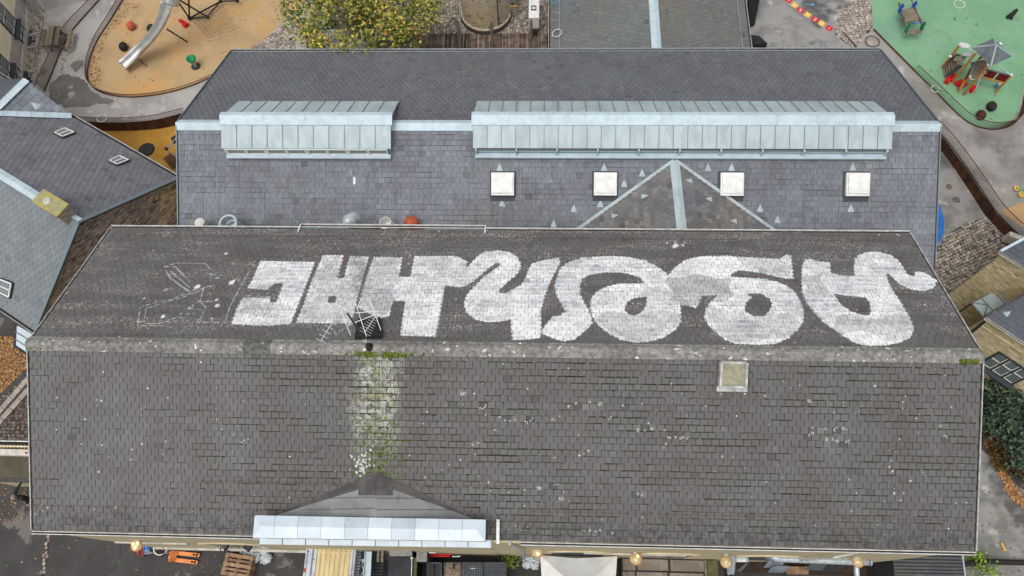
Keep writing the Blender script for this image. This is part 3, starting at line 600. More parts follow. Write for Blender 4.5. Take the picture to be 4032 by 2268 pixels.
BLOBS = [(*zl(500, [(x, y)])[0], r) for x, y, r in ((715,490,28),(1060,450,28),(1085,430,14),(912,622,15),(918,682,22),(632,708,13),(660,712,8),(668,678,7),(367,790,20),(90,230,10),(1005,155,14),(395,520,12),(865,810,8),(172,605,7),(550,765,8))]
BLOBS += [(*zl(2200, [(x, y)])[0], r) for x, y, r in ((1190,70,26),(1170,85,16),(1260,70,14),(1180,30,14),(1100,45,10),(1280,45,9))]
MURAL_BOX = (min(p[0] for P in ADD+LINES for p in P)-.2, max(p[0] for P in ADD+LINES for p in P)+.2, min(p[1] for P in ADD+LINES for p in P)-.2, 6.2)
def paint(u, v):
    if u.max() < MURAL_BOX[0] or u.min() > MURAL_BOX[1] or v.max() < 0.3: return None
    r = np.zeros(len(u)); wu = u+.018*np.sin(v*31+u*3)+.012*np.sin(v*77); wv = v+.012*np.sin(u*43)
    for P in ADD: r[inpoly(wu, wv, P)] = 1
    for P, q_ in THIN:
        k_ = inpoly(u+.12*np.sin(v*5+u), v+.1*np.sin(u*4), P); r[k_] *= q_
    for P in SUB: r[inpoly(wu, wv, P)] = 0
    for L in LINES:
        for (a, b), (c, d) in zip(L[:-1], L[1:]):
            if u.max() < min(a, c)-.2 or u.min() > max(a, c)+.2: continue
            ll = (c-a)**2+(d-b)**2; t = np.clip(((u-a)*(c-a)+(v-b)*(d-b))/ll, 0, 1); ds = np.hypot(u-a-t*(c-a), v-b-t*(d-b))
            r = np.maximum(r, .55*(ds < .014+.008*np.sin(u*19+v*23)))
    for a, b, rad in BLOBS: r = np.maximum(r, 1.2*(np.hypot(u-a, (v-b)*.8)+.02*np.sin(8*np.arctan2(v-b, u-a)) < rad/2.576/122))
    return r
SW, SE = .25, .2145
LICH = [(1815, 1550), (1830, 1552), (1900, 1602), (1925, 1602), (2000, 1655), (2030, 1657), (2060, 1655), (2090, 1657), (2182, 1658), (2290, 1588), (2320, 1588), (2345, 1590), (2448, 1590), (2510, 1692), (2540, 1694), (2560, 1696), (2600, 1694), (2640, 1722), (2700, 1720), (2668, 1722), (1860, 1750), (1890, 1752), (2185, 1908), (2215, 1908), (2130, 1925), (2200, 1960), (2225, 1960), (2500, 1945), (2530, 1945), (3180, 1582), (3215, 1690), (3240, 1690), (3282, 1690), (3330, 1690), (3195, 1710), (3270, 1735), (3300, 1735), (3335, 1740), (3712, 1672), (3712, 1722), (2330, 2085), (2370, 2088), (2420, 2090), (2190, 1800)]
LUV = []
for i, (x, y) in enumerate(LICH): p = on(x, y, PF); LUV.append((p[0]+HX, (p[1]+HY)/CA, (.5, .25, -.75, .35, -.55)[i % 5]))
def hallfront(u, v):
    t = .05*math.sin(v*9.1)+.05*math.sin(u*1.7+v*.6)+(.10 if u < 7 else -.04)+(.06 if 3.2 < u < 7 and v < 4 else 0)-(.08 if 9.5 < u < 12.3 else 0)
    for a, b, q in LUV:
        if abs(u+SW/2-a) < SW*.5 and abs(v+SE/2-b) < SE*.5: t += q; break
    return t
rowdir = lambda u, v: .06*math.sin(v*9.1)+.05*math.sin(u*1.7+v*.6)
courses(roof_f, (-HX, -HY, EZ), (1, 0, 0), (0, CA, SA), [(.06, 0), (2*HX-.06, 0), (2*HX-.06, HS-.06), (.06, HS-.06)], SW, SE, G['slate_hall'], nsingle=300, tintfn=hallfront, out=.02, sd=.09, th=.011, gap=.017)
courses(roof_b, (HX, HY, EZ), (-1, 0, 0), (0, -CA, SA), [(.06, 0), (2*HX-.06, 0), (2*HX-.06, HS-.06), (.06, HS-.06)], SW, SE, G['slate_hall'], nsingle=0, tintfn=rowdir, paint=paint, sd=.09, out=.012, th=.011, gap=.013)
joints(roof_f, (-HX, -HY, EZ), (1, 0, 0), (0, CA, SA), [(.06, 0), (2*HX-.06, 0), (2*HX-.06, HS-.06), (.06, HS-.06)], SE, G['moss_dark'], .022, .95, .021, lambda u, v: min(1, max(.1, (u-4)/4))*(.75+.25*math.sin(u*.8+v)))
joints(roof_b, (HX, HY, EZ), (-1, 0, 0), (0, -CA, SA), [(.06, 0), (2*HX-.06, 0), (2*HX-.06, HS-.3), (.06, HS-.3)], SE, G['under'], .0065, .8, .021, lambda u, v: .35+.65*(v < 4.6)*(u < 24))
# ridge pieces
mr = []
for k in range(5):
    mb = MB(); mb.tint = (-.25, -.1, .05, .15, .25)[k]; L = .90
    prof = [(-.25, -.09), (-.16, -.035), (-.08, .035), (0, .06), (.08, .035), (.16, -.035), (.25, -.09)]
    for x0, x1, g in ((0, L-.07, 0), (L-.07, L+.012, .014)):
        vs = [(x, y, z+g) for x in (x0, x1) for y, z in prof]; n = len(prof)
        mb.add(vs, [(i, i+1, n+i+1, n+i) for i in range(n-1)]+[tuple(range(n)), tuple(range(2*n-1, n-1, -1))])
    mr.append(mb.mesh('ridge_tile', G['ridge']))
for i in range(34):
    me = mr[random.randrange(5)]
    if i == 8:
        mb = MB(); mb.tint = -.85; prof = [(-.25, -.09), (-.08, .03), (0, .055), (.08, .03), (.25, -.09)]; vs = [(x, y, z+.004) for x in (0, .9) for y, z in prof]; n = 5
        mb.add(vs, [(k, k+1, n+k+1, n+k) for k in range(n-1)]); me = mb.mesh('ridge_tile', G['ridge'])
    shared('ridge_tile', me, hall, (-HX-.02+i*.897, 0, RZ+.03+random.uniform(-.006, .006)))
# verges and gutters
for s in (-1, 1):
    for sy in (-1, 1):
        mb = MB(); a = A([s*(HX+.0), sy*HY, EZ+.03]); b = A([s*(HX+.0), 0, RZ+.0]); a[2] -= .03; mb.beam(a, b, .03, .09); mb.build('verge_board', G['verge'], hall)
def gutter(name, pts, r, parent, m, z=0):
    mb = MB(); prof = [(-r, 0), (-r*.75, -r*.7), (0, -r), (r*.75, -r*.7), (r, 0)]; P = [A(p, float) for p in pts]
    for a, b in zip(P[:-1], P[1:]):
        d = unit(b-a); x = unit(np.cross(d, (0, 0, 1))); n = len(prof)
        vs = [q+x*i+A([0, 0, k]) for q in (a, b) for i, k in prof]
        mb.add(vs, [(k, k+1, n+k+1, n+k) for k in range(n-1)]+[tuple(range(n)), tuple(range(2*n-1, n-1, -1))])
        for sgn in (-1, 1): mb.beam(a+x*sgn*r+A([0, 0, .008]), b+x*sgn*r+A([0, 0, .008]), .022, .03)
    o_ = mb.build(name, m, parent); db = MB()
    for a, b in zip(P[:-1], P[1:]): db.beam(a-A([0, 0, r*.55]), b-A([0, 0, r*.55]), r*1.2, .01)
    db.build('gutter_dark_strip', G['soil'], parent); return o_  # dark strip added to shade the gutter's brightly lit inside by colour
xs1, xs2 = on(1182, 897, PB)[0], on(1910, 915, PB)[0]
gutter('gutter', [(-HX, HY+.05, EZ-.0), (xs1, HY+.05, EZ-.0)], .06, hall, G['gutter'])
gutter('gutter', [(xs1, HY+.17, EZ-.01), (xs2, HY+.17, EZ-.03)], .06, hall, G['gutter'])
gutter('gutter', [(xs2, HY+.05, EZ-.0), (HX, HY+.05, EZ-.0)], .06, hall, G['gutter'])
for x in (xs1, xs2):
    mb = MB().beam((x, HY-.16, EZ+.13), (x, HY+.22, EZ-.02), .05, .04); mb.build('gutter_stop', G['gutter'], hall)
gutter('gutter', [(-HX, -HY-.085, EZ-.06), (-7.4, -HY-.085, EZ-.10)], .04, hall, G['gutter'])
gutter('gutter', [(.9, -HY-.085, EZ-.10), (HX, -HY-.085, EZ-.04)], .04, hall, G['gutter'])
mb = MB().tube([(12.2, -HY-.02, EZ-.1), (11.3, -WF-.15, EZ-1.2), (11.2, -WF-.12, 3)], .045); mb.build('downpipe', G['gutter'], hall)
mb = MB().tube([(.55, -HY-.1, EZ-.1), (.9, -WF-.12, EZ-1.6), (.9, -WF-.12, .5)], .05); mb.build('downpipe', G['galv'], hall)
# snow-guard wires
for sy, vv, x0, x1 in ((1, .48, -HX+.3, HX-.9), (-1, .82, -HX+.1, -7.3), (-1, .95, 1.2, HX-.1), (-1, 1.75, -9.5, 1.0)):
    y, z = sy*(HY-vv*CA), EZ+vv*SA; mb = MB(); mb.tube([(x0, y, z+.05), (x1, y, z+.05)], .005, 5)
    for x in np.arange(x0, x1, .62): mb.beam((x, y, z), (x, y, z+.07), .03, .03); mb.beam((x, y, z+.03), (x, y+sy*.06, z+.05), .02, .015)
    mb.build('snow_guard', G['rustwire'], hall)
# moss on the joints, on the ridge and below the aerial
mb = MB(); mb.keepn = True
def clump(mb, p, r, h):
    a0 = random.random()*6; n = 5; ring = [p+A([r*math.cos(a0+k*6.283/n)*random.uniform(.7, 1.25), r*math.sin(a0+k*6.283/n)*CA*random.uniform(.6, 1.1), -SA*0]) for k in range(n)]
    ring = [A([q[0], q[1], RZ-abs(q[1])*SA/CA+.006]) for q in ring]; mb.add(ring+[A([p[0], p[1], RZ-abs(p[1])*SA/CA+h])], [(k, (k+1) % n, n) for k in range(n)])
for k in range(7600):
    if k < 5600: x = np.clip(rng.normal(-1.0, 5.2), -10.5, 14.5); 
    elif k < 6700: x = rng.normal(-3.8, .45)
    else: x = rng.uniform(-10, 15)
    row = int(rng.integers(1, 28)); v = row*SE+(rng.random()*SE if rng.random() < .45 else 0)+rng.normal(0, .004)
    if rng.random() < .5 and v % SE > .03: x = -HX+.06+(row % 2)*SW/2+round((x+HX)/SW)*SW+rng.normal(0, .004)
    y = -(HY-v*CA); dens = .5+.5*math.sin(x*.9+row*.7)*math.sin(row*1.3)
    if k < 5600 and rng.random() > .35+.65*dens: continue
    clump(mb, A([x, y, 0]), abs(rng.normal(.019, .010))+.006, .018)
mb.build('joint_moss', G['moss_dark'], hall, kind='stuff')
mb = MB(); mb.keepn = True
for k in range(2300):
    if k < 1300: x, y = rng.normal(-3.55, .5), rng.normal(-.14, .08)
    elif k < 1480: x, y = rng.uniform(14.5, 15.1), rng.normal(-.16, .06)
    elif k < 1620: x, y = -15.25+abs(rng.normal(0, .2)), rng.normal(-.05, .1)
    else: x, y = rng.normal(-3.7, .42), -abs(rng.normal(3.3, .7))
    z = RZ-abs(y)*SA/CA
    a0 = rng.random()*6; r = .02+.045*rng.random()**1.5; p = A([x, y, z+.05 if abs(y) < .3 else z])
    if -3.9 < x < -3.5 and abs(y) < .25 and rng.random() < .8: continue
    mb.ball(p, r*rng.uniform(.5, 1.1), r*rng.uniform(.4, .9), .022+.015*rng.random(), 7, 4, .5)
mb.build('ridge_moss', G['moss'], hall, kind='stuff')
mb = MB(); mb.keepn = True                  # white lichen rings on the slates, most of them on the replaced rows
def ring(px, py, r, pl=PF, full=False):
    p = on(px, py, pl)+pl[1]*.026; e1 = A([1., 0, 0]); e2 = np.cross(pl[1], e1); n = 9; a0 = rng.uniform(0, 6.28); sw = 6.283 if rng.random() < .6 else rng.uniform(2.5, 5)
    if full: mb.add([p+r*(math.cos(a)*e1+math.sin(a)*e2)*rng.uniform(.75, 1.15) for a in np.linspace(0, 6.283, n)[:-1]], [tuple(range(n-1))])
    else:
        vs = []
        for a in np.linspace(a0, a0+sw, n): d_ = math.cos(a)*e1+math.sin(a)*e2; vs += [p+d_*r*.62, p+d_*r*rng.uniform(.95, 1.15)]
        mb.add(vs, [(2*i, 2*i+1, 2*i+3, 2*i+2) for i in range(n-1)])
for x, y in LICH:
    for k in range(int(rng.integers(1, 3))): ring(x+rng.normal(0, 9), y+rng.normal(0, 4), rng.uniform(.03, .05))
for k in range(150):
    x, y = rng.uniform(130, 3830), rng.uniform(1420, 2090); ring(x, y, rng.uniform(.008, .03), PF, rng.random() < .7)
for k in range(46): ring(rng.normal(1428, 22), rng.normal(1828, 22), rng.uniform(.02, .05), PF, True)
mb.build('lichen', G['lichen'], hall, kind='stuff')
# skylight in the near slope
c = [on(2835, 1422, PF), on(2933, 1425, PF), on(2930, 1520, PF), on(2830, 1518, PF)]; nrm = PF[1]
sk = MB(); sk.tint = -.5
for i in range(4): sk.beam(c[i]+nrm*.14, c[(i+1) % 4]+nrm*.14, .08, .24, nrm)
sk.beam(c[3]+nrm*.03+A([-.08, -.1, 0]), c[2]+nrm*.03+A([.08, -.1, 0]), .16, .03, nrm); skf = sk.build('skylight', G['verge'], hall)
MB().slab([p+nrm*.19 for p in c], nrm*.02).build('pane', G['glass_sky'], skf)
MB().slab([c[0]+nrm*.026+A([-.1, .12, .05]), c[1]+nrm*.026+A([.1, .12, .05]), c[2]+nrm*.026+A([.14, -.06, -.03]), c[3]+nrm*.026+A([-.14, -.06, -.03])], nrm*.01).build('flashing', G['felt_dark'], skf)
# black roof hatch behind the ridge
c = [on(1412, 1268, PB), on(1500, 1262, PB), on(1508, 1335, PB), on(1398, 1338, PB)]; nb = PB[1]
hb = MB().slab([p+nb*.16 for p in c], nb*.15); hb.build('roof_hatch', G['black'], hall)
# cross roof behind the zinc parapet
apx = on(1485, 1857, PF); zA = apx[2]; E1 = at(1480, 2036, zA); Bl = on(1075, 2030, PF)+nrm*.02; Br = on(1872, 2042, PF)+nrm*.02; apx = apx+nrm*.03
mb = MB().add([apx, Bl, E1], [(0, 1, 2)]); mb.add([apx, E1, Br], [(0, 1, 2)]); cr = mb.build('cross_roof', G['felt'], hall)
for P, s in ((Bl, 1), (Br, -1)):
    m1 = apx+A([0, 0, .015]); m2 = P+A([0, 0, .015]); inn = A([.0, -.32, .02]); mb = MB().slab([m1, m2, m2+A([s*.75, 0, .02]), m1+inn], (0, 0, .01)); mb.build('valley_flashing', G['felt_dark'], cr)
for T3, L4 in (((apx, Bl, E1), ((1412, 1898), (1412, 1950), (1479, 1950), (1481, 1868))), ((apx, E1, Br), ((1481, 1868), (1479, 1950), (1546, 1950), (1546, 1898)))):
    nn_ = unit(np.cross(T3[1]-T3[0], T3[2]-T3[0])); nn_ = nn_ if nn_[2] > 0 else -nn_; MB().slab([on(x, y, (T3[0], nn_))+nn_*.022 for x, y in L4], nn_*.012).build('felt_patch', G['felt_dark'], cr)
for T3, s_ in (((apx, Bl, E1), 0), ((apx, E1, Br), 1)):
    nn_ = unit(np.cross(T3[1]-T3[0], T3[2]-T3[0])); nn_ = nn_ if nn_[2] > 0 else -nn_
    for y_ in (1958, 2003):
        wdt = (y_-1857)/170*400*.86; xa_, xb_ = (1481-wdt, 1481) if s_ == 0 else (1481, 1481+wdt)
        MB().beam(on(xa_, y_+4, (T3[0], nn_))+nn_*.02, on(xb_, y_+(4 if s_ else 0), (T3[0], nn_))+nn_*.02, .012, .012, nn_).build('felt_lap', G['felt_dark'], cr)
zp = zA+.06; L0, L1, R0, R1 = at(1003, 2029, zp), at(995, 2117, zp), at(1913, 2046, zp), at(1911, 2131, zp)
par = MB(); par.slab([L0+A([.05, -.05, -.06]), R0+A([-.05, -.05, -.06]), R1+A([-.05, .05, -.06]), L1+A([.05, .05, -.06])], (0, 0, zp-.06)); par = par.build('parapet', G['wall'], hall)
for i in range(10):
    t0, t1 = (0 if i == 0 else (i-.08)/9.9), min(1, (i+.92)/9.9) if i < 9 else 1
    a, b, c2, d2 = L0+(R0-L0)*t0, L0+(R0-L0)*t1, L1+(R1-L1)*t1, L1+(R1-L1)*t0; hz = A([0, 0, .09]); mb = MB(); mb.tint = (0.02, .1, -.05, .12, -.2, .1, -.22, .12, .05, .1)[i]
    ma, mbb = (a+d2)/2+hz, (b+c2)/2+hz; sh = (b-a)*.35
    if i == 0: ma = ma+sh
    if i == 9: mbb = mbb-sh
    g = (b-a)*.006; mb.quad(a+g, b-g, mbb-g*(i < 9), ma+g*(i > 0)); mb.quad(ma+g*(i > 0), mbb-g*(i < 9), c2-g, d2+g)
    if i == 0: mb.add([a, ma, d2], [(0, 1, 2)])
    if i == 9: mb.add([b, c2, mbb], [(0, 1, 2)])
    mb.quad(d2, c2, c2-A([0, 0, .12]), d2-A([0, 0, .12])); mb.build('zinc_panel', G['zinc_bright'], par)
zc = zA-1.0
for i in range(10):
    t0, t1 = i/10+.002, (i+1)/10-.002; a, b = at(1020+915*t0, 2112+22*t0, zc), at(1020+915*t1, 2112+22*t1, zc); c2, d2 = at(1020+915*t1, 2143+14*t1, zc), at(1020+915*t0, 2143+14*t0, zc)
    mb = MB(); mb.tint = float(rng.normal(0, .06)); mb.slab([a+A([0, .3, .05]), b+A([0, .3, .05]), c2, d2], (0, 0, .06)); mb.build('zinc_cornice', G['zinc_bright'], par)
bw = at(1660, 2172, 4.0); MB().box(at(1030, 2140, zc)[0]+.1, at(1930, 2150, zc)[0]-.1, bw[1]+.1, -WF+.02, 0, zc-.05).build('bay_wall', G['wall'], hall)
MB().beam(on(1962, 2040, PF)+nrm*.1, A([on(1962, 2040, PF)[0], at(1955, 2132, zp)[1], zc+.2]), .1, .1).build('parapet_end', G['gutter'], hall)

# ================================================================ THE LONG ROOF BEHIND (far building)
FX, FY, FZ, FW, FH = 1.849, 10.818, 7.491, 6.44, 3.123; FS = math.hypot(FW, FH); CB, SB = FW/FS, FH/FS; FL = 31.5/2
QF = (A([FX, FY, FZ]), A([0, -SB, CB])); QB = (A([FX, FY, FZ]), A([0, SB, CB])); yF = 5.62; zF = FZ-(FY-yF)*FH/FW; yB, zB = FY+FW, FZ-FH; LF = (FY-yF)/CB
far = thing('slate_roofed_school', 'long slate roofed building with two zinc clerestories along its ridge', 'building', (FX, FY, 0))
mb = MB(); mb.box(FX-FL+.25, FX+FL-.25, yF+.35, yB-.35, 0, zB-.1)
for s in (-1, 1): mb.slab([(FX+s*(FL-.2), yF+.3, 0), (FX+s*(FL-.2), yB-.3, 0), (FX+s*(FL-.2), yB-.3, zB), (FX+s*(FL-.2), FY, FZ-.15), (FX+s*(FL-.2), yF+.3, zF-.05)], (s*.2, 0, 0))
mb.build('wall', G['brick_yellow'], far)
mb = MB().slab([(FX-FL, yF, zF), (FX+FL, yF, zF), (FX+FL, FY, FZ), (FX-FL, FY, FZ)], A([0, -SB, CB])*.1); rf = mb.build('roof_slope', G['under_far'], far)
mb = MB().slab([(FX+FL, yB, zB), (FX-FL, yB, zB), (FX-FL, FY, FZ), (FX+FL, FY, FZ)], A([0, SB, CB])*.1); rb = mb.build('roof_slope', G['under_far'], far)
def farpatch(u, v): return (.10 if 8.4 < u < 12.2 or u < 2.2 or u > 28.2 else -.05)+.05*math.sin(v*5.1+u)
courses(rf, (FX-FL, yF, zF), (1, 0, 0), (0, CB, SB), [(.04, 0), (2*FL-.04, 0), (2*FL-.04, LF-.05), (.04, LF-.05)], .262, .222, G['slate_far'], nsingle=300, tintfn=farpatch, sd=.14, gap=.010)
courses(rb, (FX+FL, yB, zB), (-1, 0, 0), (0, -CB, SB), [(.04, 0), (2*FL-.04, 0), (2*FL-.04, FS-.05), (.04, FS-.05)], .262, .222, G['slate_far_back'], nsingle=0, sd=.13, gap=.02, th=.014)
joints(rf, (FX-FL, yF, zF), (1, 0, 0), (0, CB, SB), [(.04, 0), (2*FL-.04, 0), (2*FL-.04, LF-.05), (.04, LF-.05)], .222, G['under_far'], .0055, .75, .019)
for s in (-1, 1):
    for y0, z0 in ((yF, zF), (yB, zB)): MB().beam((FX+s*FL, y0, z0+.03), (FX+s*FL, FY, FZ+.03), .04, .12).build('verge_trim', G['zinc_dark'], far)
gutter('gutter', [(FX-FL, yB+.07, zB), (FX+FL, yB+.07, zB)], .075, far, G['galv'])
mb = MB(); mb.tube([(FX-FL+.1, yB-.12, zB+.14), (FX+FL-.1, yB-.12, zB+.14)], .012, 5)
for x in np.arange(FX-FL+.2, FX+FL, .62): mb.beam((x, yB-.12, zB+.05), (x, yB-.12, zB+.15), .02, .02)
mb.build('snow_guard', G['galv'], far)
xr = lambda px, py: on(px, py, QF)[0]
def ridgecap(x0, x1, parent, piece=1.55):
    n = max(1, round((x1-x0)/piece)); w = (x1-x0)/n
    for i in range(n):
        mb = MB(); mb.tint = float(rng.normal(0, .05)); a, b = x0+i*w+.004, x0+(i+1)*w-.004
        P = [(FY-.29, FZ-.29*FH/FW+.075), (FY-.29, FZ-.29*FH/FW+.03), (FY, FZ+.09), (FY+.22, FZ-.22*FH/FW+.06)]; P = [(FY-.29, FZ-.29*FH/FW+.03), (FY-.29, FZ-.29*FH/FW+.07), (FY-.02, FZ+.10), (FY+.22, FZ-.22*FH/FW+.06)]
        vs = [(x, y, z) for x in (a, b) for y, z in P]; mb.add(vs, [(k, k+1, 5+k, 4+k) for k in range(3)]); mb.build('ridge_cap', G['zinc_cap'], parent)
ridgecap(FX-FL-.03, on(885, 490, QF)[0], far); ridgecap(on(1540, 490, QF)[0], on(1865, 490, QF)[0], far); ridgecap(on(3500, 490, QF)[0], FX+FL+.03, far)
def clerestory(xl, xr_, npan, nwin, wm):
    """raised zinc clerestory standing over the ridge: back and front panels, cap, windows under the front edge"""
    ys = on((xl+xr_)/2, 612, QF)[1]; zs = on((xl+xr_)/2, 612, QF)[2]
    zt = aty((xl+xr_)/2, 583, ys)[2]; zpk = aty((xl+xr_)/2, 462, FY-.05)[2]; yb_ = on((xl+xr_)/2, 410, QB)[1]; zb_ = on((xl+xr_)/2, 410, QB)[2]
    X0, X1 = aty(xl, 470, FY)[0], aty(xr_, 470, FY)[0]; yo = ys-.02; zo = zt
    cl = MB(); y0, y1 = ys, yb_
    cl.slab([(X0+.08, y0+.06, zs-.1), (X0+.08, yb_-.05, zb_-.05), (X0+.08, FY-.02, zpk-.06), (X0+.08, y0+.06, zt-.02)], (-.04, 0, 0)); cl.slab([(X1-.08, y0+.06, zs-.1), (X1-.08, yb_-.05, zb_-.05), (X1-.08, FY-.02, zpk-.06), (X1-.08, y0+.06, zt-.02)], (.04, 0, 0))
    c = cl.build('clerestory', G['zinc'], far)
    w = (X1-X0)/npan
    for i in range(npan):
        a, b = X0+i*w, X0+(i+1)*w
        for (ya, za), (yc, zc_) in (((yo, zo), (FY-.08, zpk)), ((FY+.02, zpk), (yb_+.1, zb_+.08))):
            mb = MB(); mb.tint = float(rng.normal(0, .035)); mb.slab([(a+.004, ya, za), (b-.004, ya, za), (b-.004, yc, zc_), (a+.004, yc, zc_)], (0, 0, .03)); mb.build('zinc_panel', G['zinc'], c)
            if i: MB().beam((a, ya, za+.012), (a, yc, zc_+.012), .022, .035).build('standing_seam', G['zinc_dark'], c)
    n = max(2, round((X1-X0)/1.6))
    for i in range(n):
        a, b = X0-.06+(X1-X0+.12)*i/n+.004, X0-.06+(X1-X0+.12)*(i+1)/n-.004; mb = MB(); mb.tint = float(rng.normal(0, .05))
        sl_ = (zpk-zo)/(FY-yo); P = [(FY-.36, zpk-.36*sl_+.02), (FY-.36, zpk-.36*sl_+.075), (FY, zpk+.08), (FY+.2, zpk+.02)]; vs = [(x, y, z) for x in (a, b) for y, z in P]; mb.add(vs, [(k, k+1, 5+k, 4+k) for k in range(3)]); mb.build('ridge_cap', G['zinc_cap'], c)
    fx0, fx1 = X0+.12, X1-.12; wf = (fx1-fx0)/nwin
    MB().beam((fx0-.05, ys-.12, zs+.10), (fx1+.05, ys-.12, zs+.10), .2, .07).build('sill', G['zinc_cap'], c)
    MB().box(fx0, fx1, ys+.03, ys+.06, zs, zt-.02).build('back_board', G['black'] if wm == 'grey' else G['glass'], c)
    for i in range(nwin):
        a, b = fx0+i*wf, fx0+(i+1)*wf; fm = G['white_paint'] if wm == 'white' else G['zinc_cap']; f = .045
        mb = MB(); zl_, zh_ = zs+.12, zt-.05
        if wm == 'white':
            for aa, bb in ((a+.04, (a+b)/2-.01), ((a+b)/2+.01, b-.04)):
                mb.box(aa, bb, ys-.05, ys-.01, zl_, zl_+f); mb.box(aa, bb, ys-.05, ys-.01, zh_-f, zh_); mb.box(aa, aa+f, ys-.05, ys-.01, zl_+f, zh_-f); mb.box(bb-f, bb, ys-.05, ys-.01, zl_+f, zh_-f)
            mb.box(a-.02, a+.03, ys-.06, ys, zl_, zh_)
        else:
            mb.box(a-.03, a+.03, ys-.12, ys, zl_-.02, zh_); mb.box(a+.03, b-.03, ys-.03, ys-.005, zl_, zl_+.05); mb.box(a+.03, b-.03, ys-.02, ys-.005, zl_+.14, zl_+.17)
            if i == nwin-1: mb.box(b-.06, b, ys-.12, ys, zl_-.02, zh_)
        wn = mb.build('window', fm, c); MB().quad((a+.05, ys-.004, zl_+.05), (b-.05, ys-.004, zl_+.05), (b-.05, ys-.004, zh_-.05), (a+.05, ys-.004, zh_-.05)).build('pane', G['glass'], wn)
clerestory(880, 1543, 11, 4, 'white'); clerestory(1864, 3508, 29, 10, 'grey')
# white roof domes
for px, py in ((1980, 716), (2382, 716), (2878, 717), (3370, 718)):
    p = on(px, py+10, QF); s = .47; V_ = A([0, CB, SB]); N_ = QF[1]; U_ = A([1., 0, 0]); mb = MB()
    mb.obox(p+N_*.10, U_*s*.97, V_*s*.97, N_*.10); mb.obox(p+N_*.215, U_*s, V_*s, N_*.015)
    ap_ = MB(); ap_.obox(p+N_*.032, U_*(s+.07), V_*(s+.07), N_*.006); ap_.obox(p+N_*.033-V_*(s+.14), U_*(s+.03), V_*.08, N_*.006); kb = ap_.build('flashing', G['slate_sill'], far)
    o = mb.build('roof_light', G['dome'], far); mb = MB(); mb.obox(p+N_*.27+V_*.04, U_*(s-.06), V_*(s-.06), N_*.04); mb.build('lid', G['dome'], o)
# triangular zinc vents
def vent(px, py, pl, Vd, parent, sz=.115):
    p = on(px, py, pl); N_ = pl[1]; V_ = unit(Vd); U_ = np.cross(V_, N_); t, l, r = p+V_*sz*1.25, p-V_*sz-U_*sz, p-V_*sz+U_*sz; h = N_*.055; mb = MB()
    mid = p-V_*sz*.2+h; mb.add([t+N_*.024, l+N_*.024, r+N_*.024, l*.5+r*.5+h-V_*.01], [(0, 1, 3), (0, 3, 2), (1, 2, 3)]); mb.quad(l+N_*.026, r+N_*.026, r+N_*.026-V_*.07, l+N_*.026-V_*.07); mb.build('roof_vent', G['zinc'], parent)
for x, y in ((140, 115), (160, 405), (580, 575), (745, 450), (990, 115), (960, 410), (1155, 245), (1300, 160), (1838, 115), (2030, 115), (2262, 450), (2405, 540)): vent(1900+x/2.07, 600+y/2.07, QF, (0, CB, SB), far)
for x, y in ((3357, 654), (3350, 817)): vent(x, y, QF, (0, CB, SB), far)
# cross gable with zinc valleys
ap = on(2655, 636, QF); cz = ap[2]; e0 = A([ap[0]+.13, yF-.2, cz]); vL, vR = on(2270, 912, QF), on(3045, 912, QF)
exL = ap+(vL-ap)*1.25; exR = ap+(vR-ap)*1.25; exL[2] += 0; e0 = A([ap[0]+.1, exL[1], cz])
cg = MB(); up = A([0, 0, .05]); cg.add([ap+up, exL+up, e0+up], [(0, 1, 2)]); cg.add([ap+up, e0+up, exR+up], [(0, 1, 2)]); cg = cg.build('cross_gable', G['under_far'], far)
for P, sg in ((exL, -1), (exR, 1)):
    O_ = ap+up; hd = unit(e0-ap); n_ = unit(np.cross(hd, P-ap)); n_ = n_ if n_[2] > 0 else -n_; V_ = np.cross(n_, hd)*1.0; V_ = unit(V_ if np.dot(V_, P-ap) < 0 else -V_)
    U_ = np.cross(V_, n_); O2 = P+up; f2 = lambda q: (np.dot(q-O2, U_), np.dot(q-O2, V_))
    tri = [f2(ap+up), f2(P+up), f2(e0+up)]
    courses(cg, O2, U_, V_, tri, .25, .205, G['slate_cross'], nsingle=40, lift=.004, sd=.25)
    pl = (O_, n_)
    for x, y in (((1330, 355), (1085, 515)) if sg < 0 else ((1675, 230), (1835, 380), (2040, 560))): vent(1900+x/2.07, 600+y/2.07, pl, V_, cg, .1)
    n = 7
    for i in range(n):
        a, b = ap+(P-ap)*(i+.01)/n+A([0, 0, .07]), ap+(P-ap)*(i+.99)/n+A([0, 0, .07]); mb = MB(); mb.tint = float(rng.normal(0, .05)); mb.beam(a, b, .2, .02, QF[1]); mb.build('valley_flashing', G['zinc'], cg)
for i in range(4):
    a, b = ap+(e0-ap)*(i+.004)/4+A([0, 0, .085]), ap+(e0-ap)*(i+.996)/4+A([0, 0, .085]); mb = MB()
    s1 = A([.2, 0, -.05]); s2 = A([-.2, 0, -.05]); mb.quad(a, b, b+s1, a+s1); mb.quad(a, b, b+s2, a+s2); mb.build('ridge_cap', G['zinc'], cg)
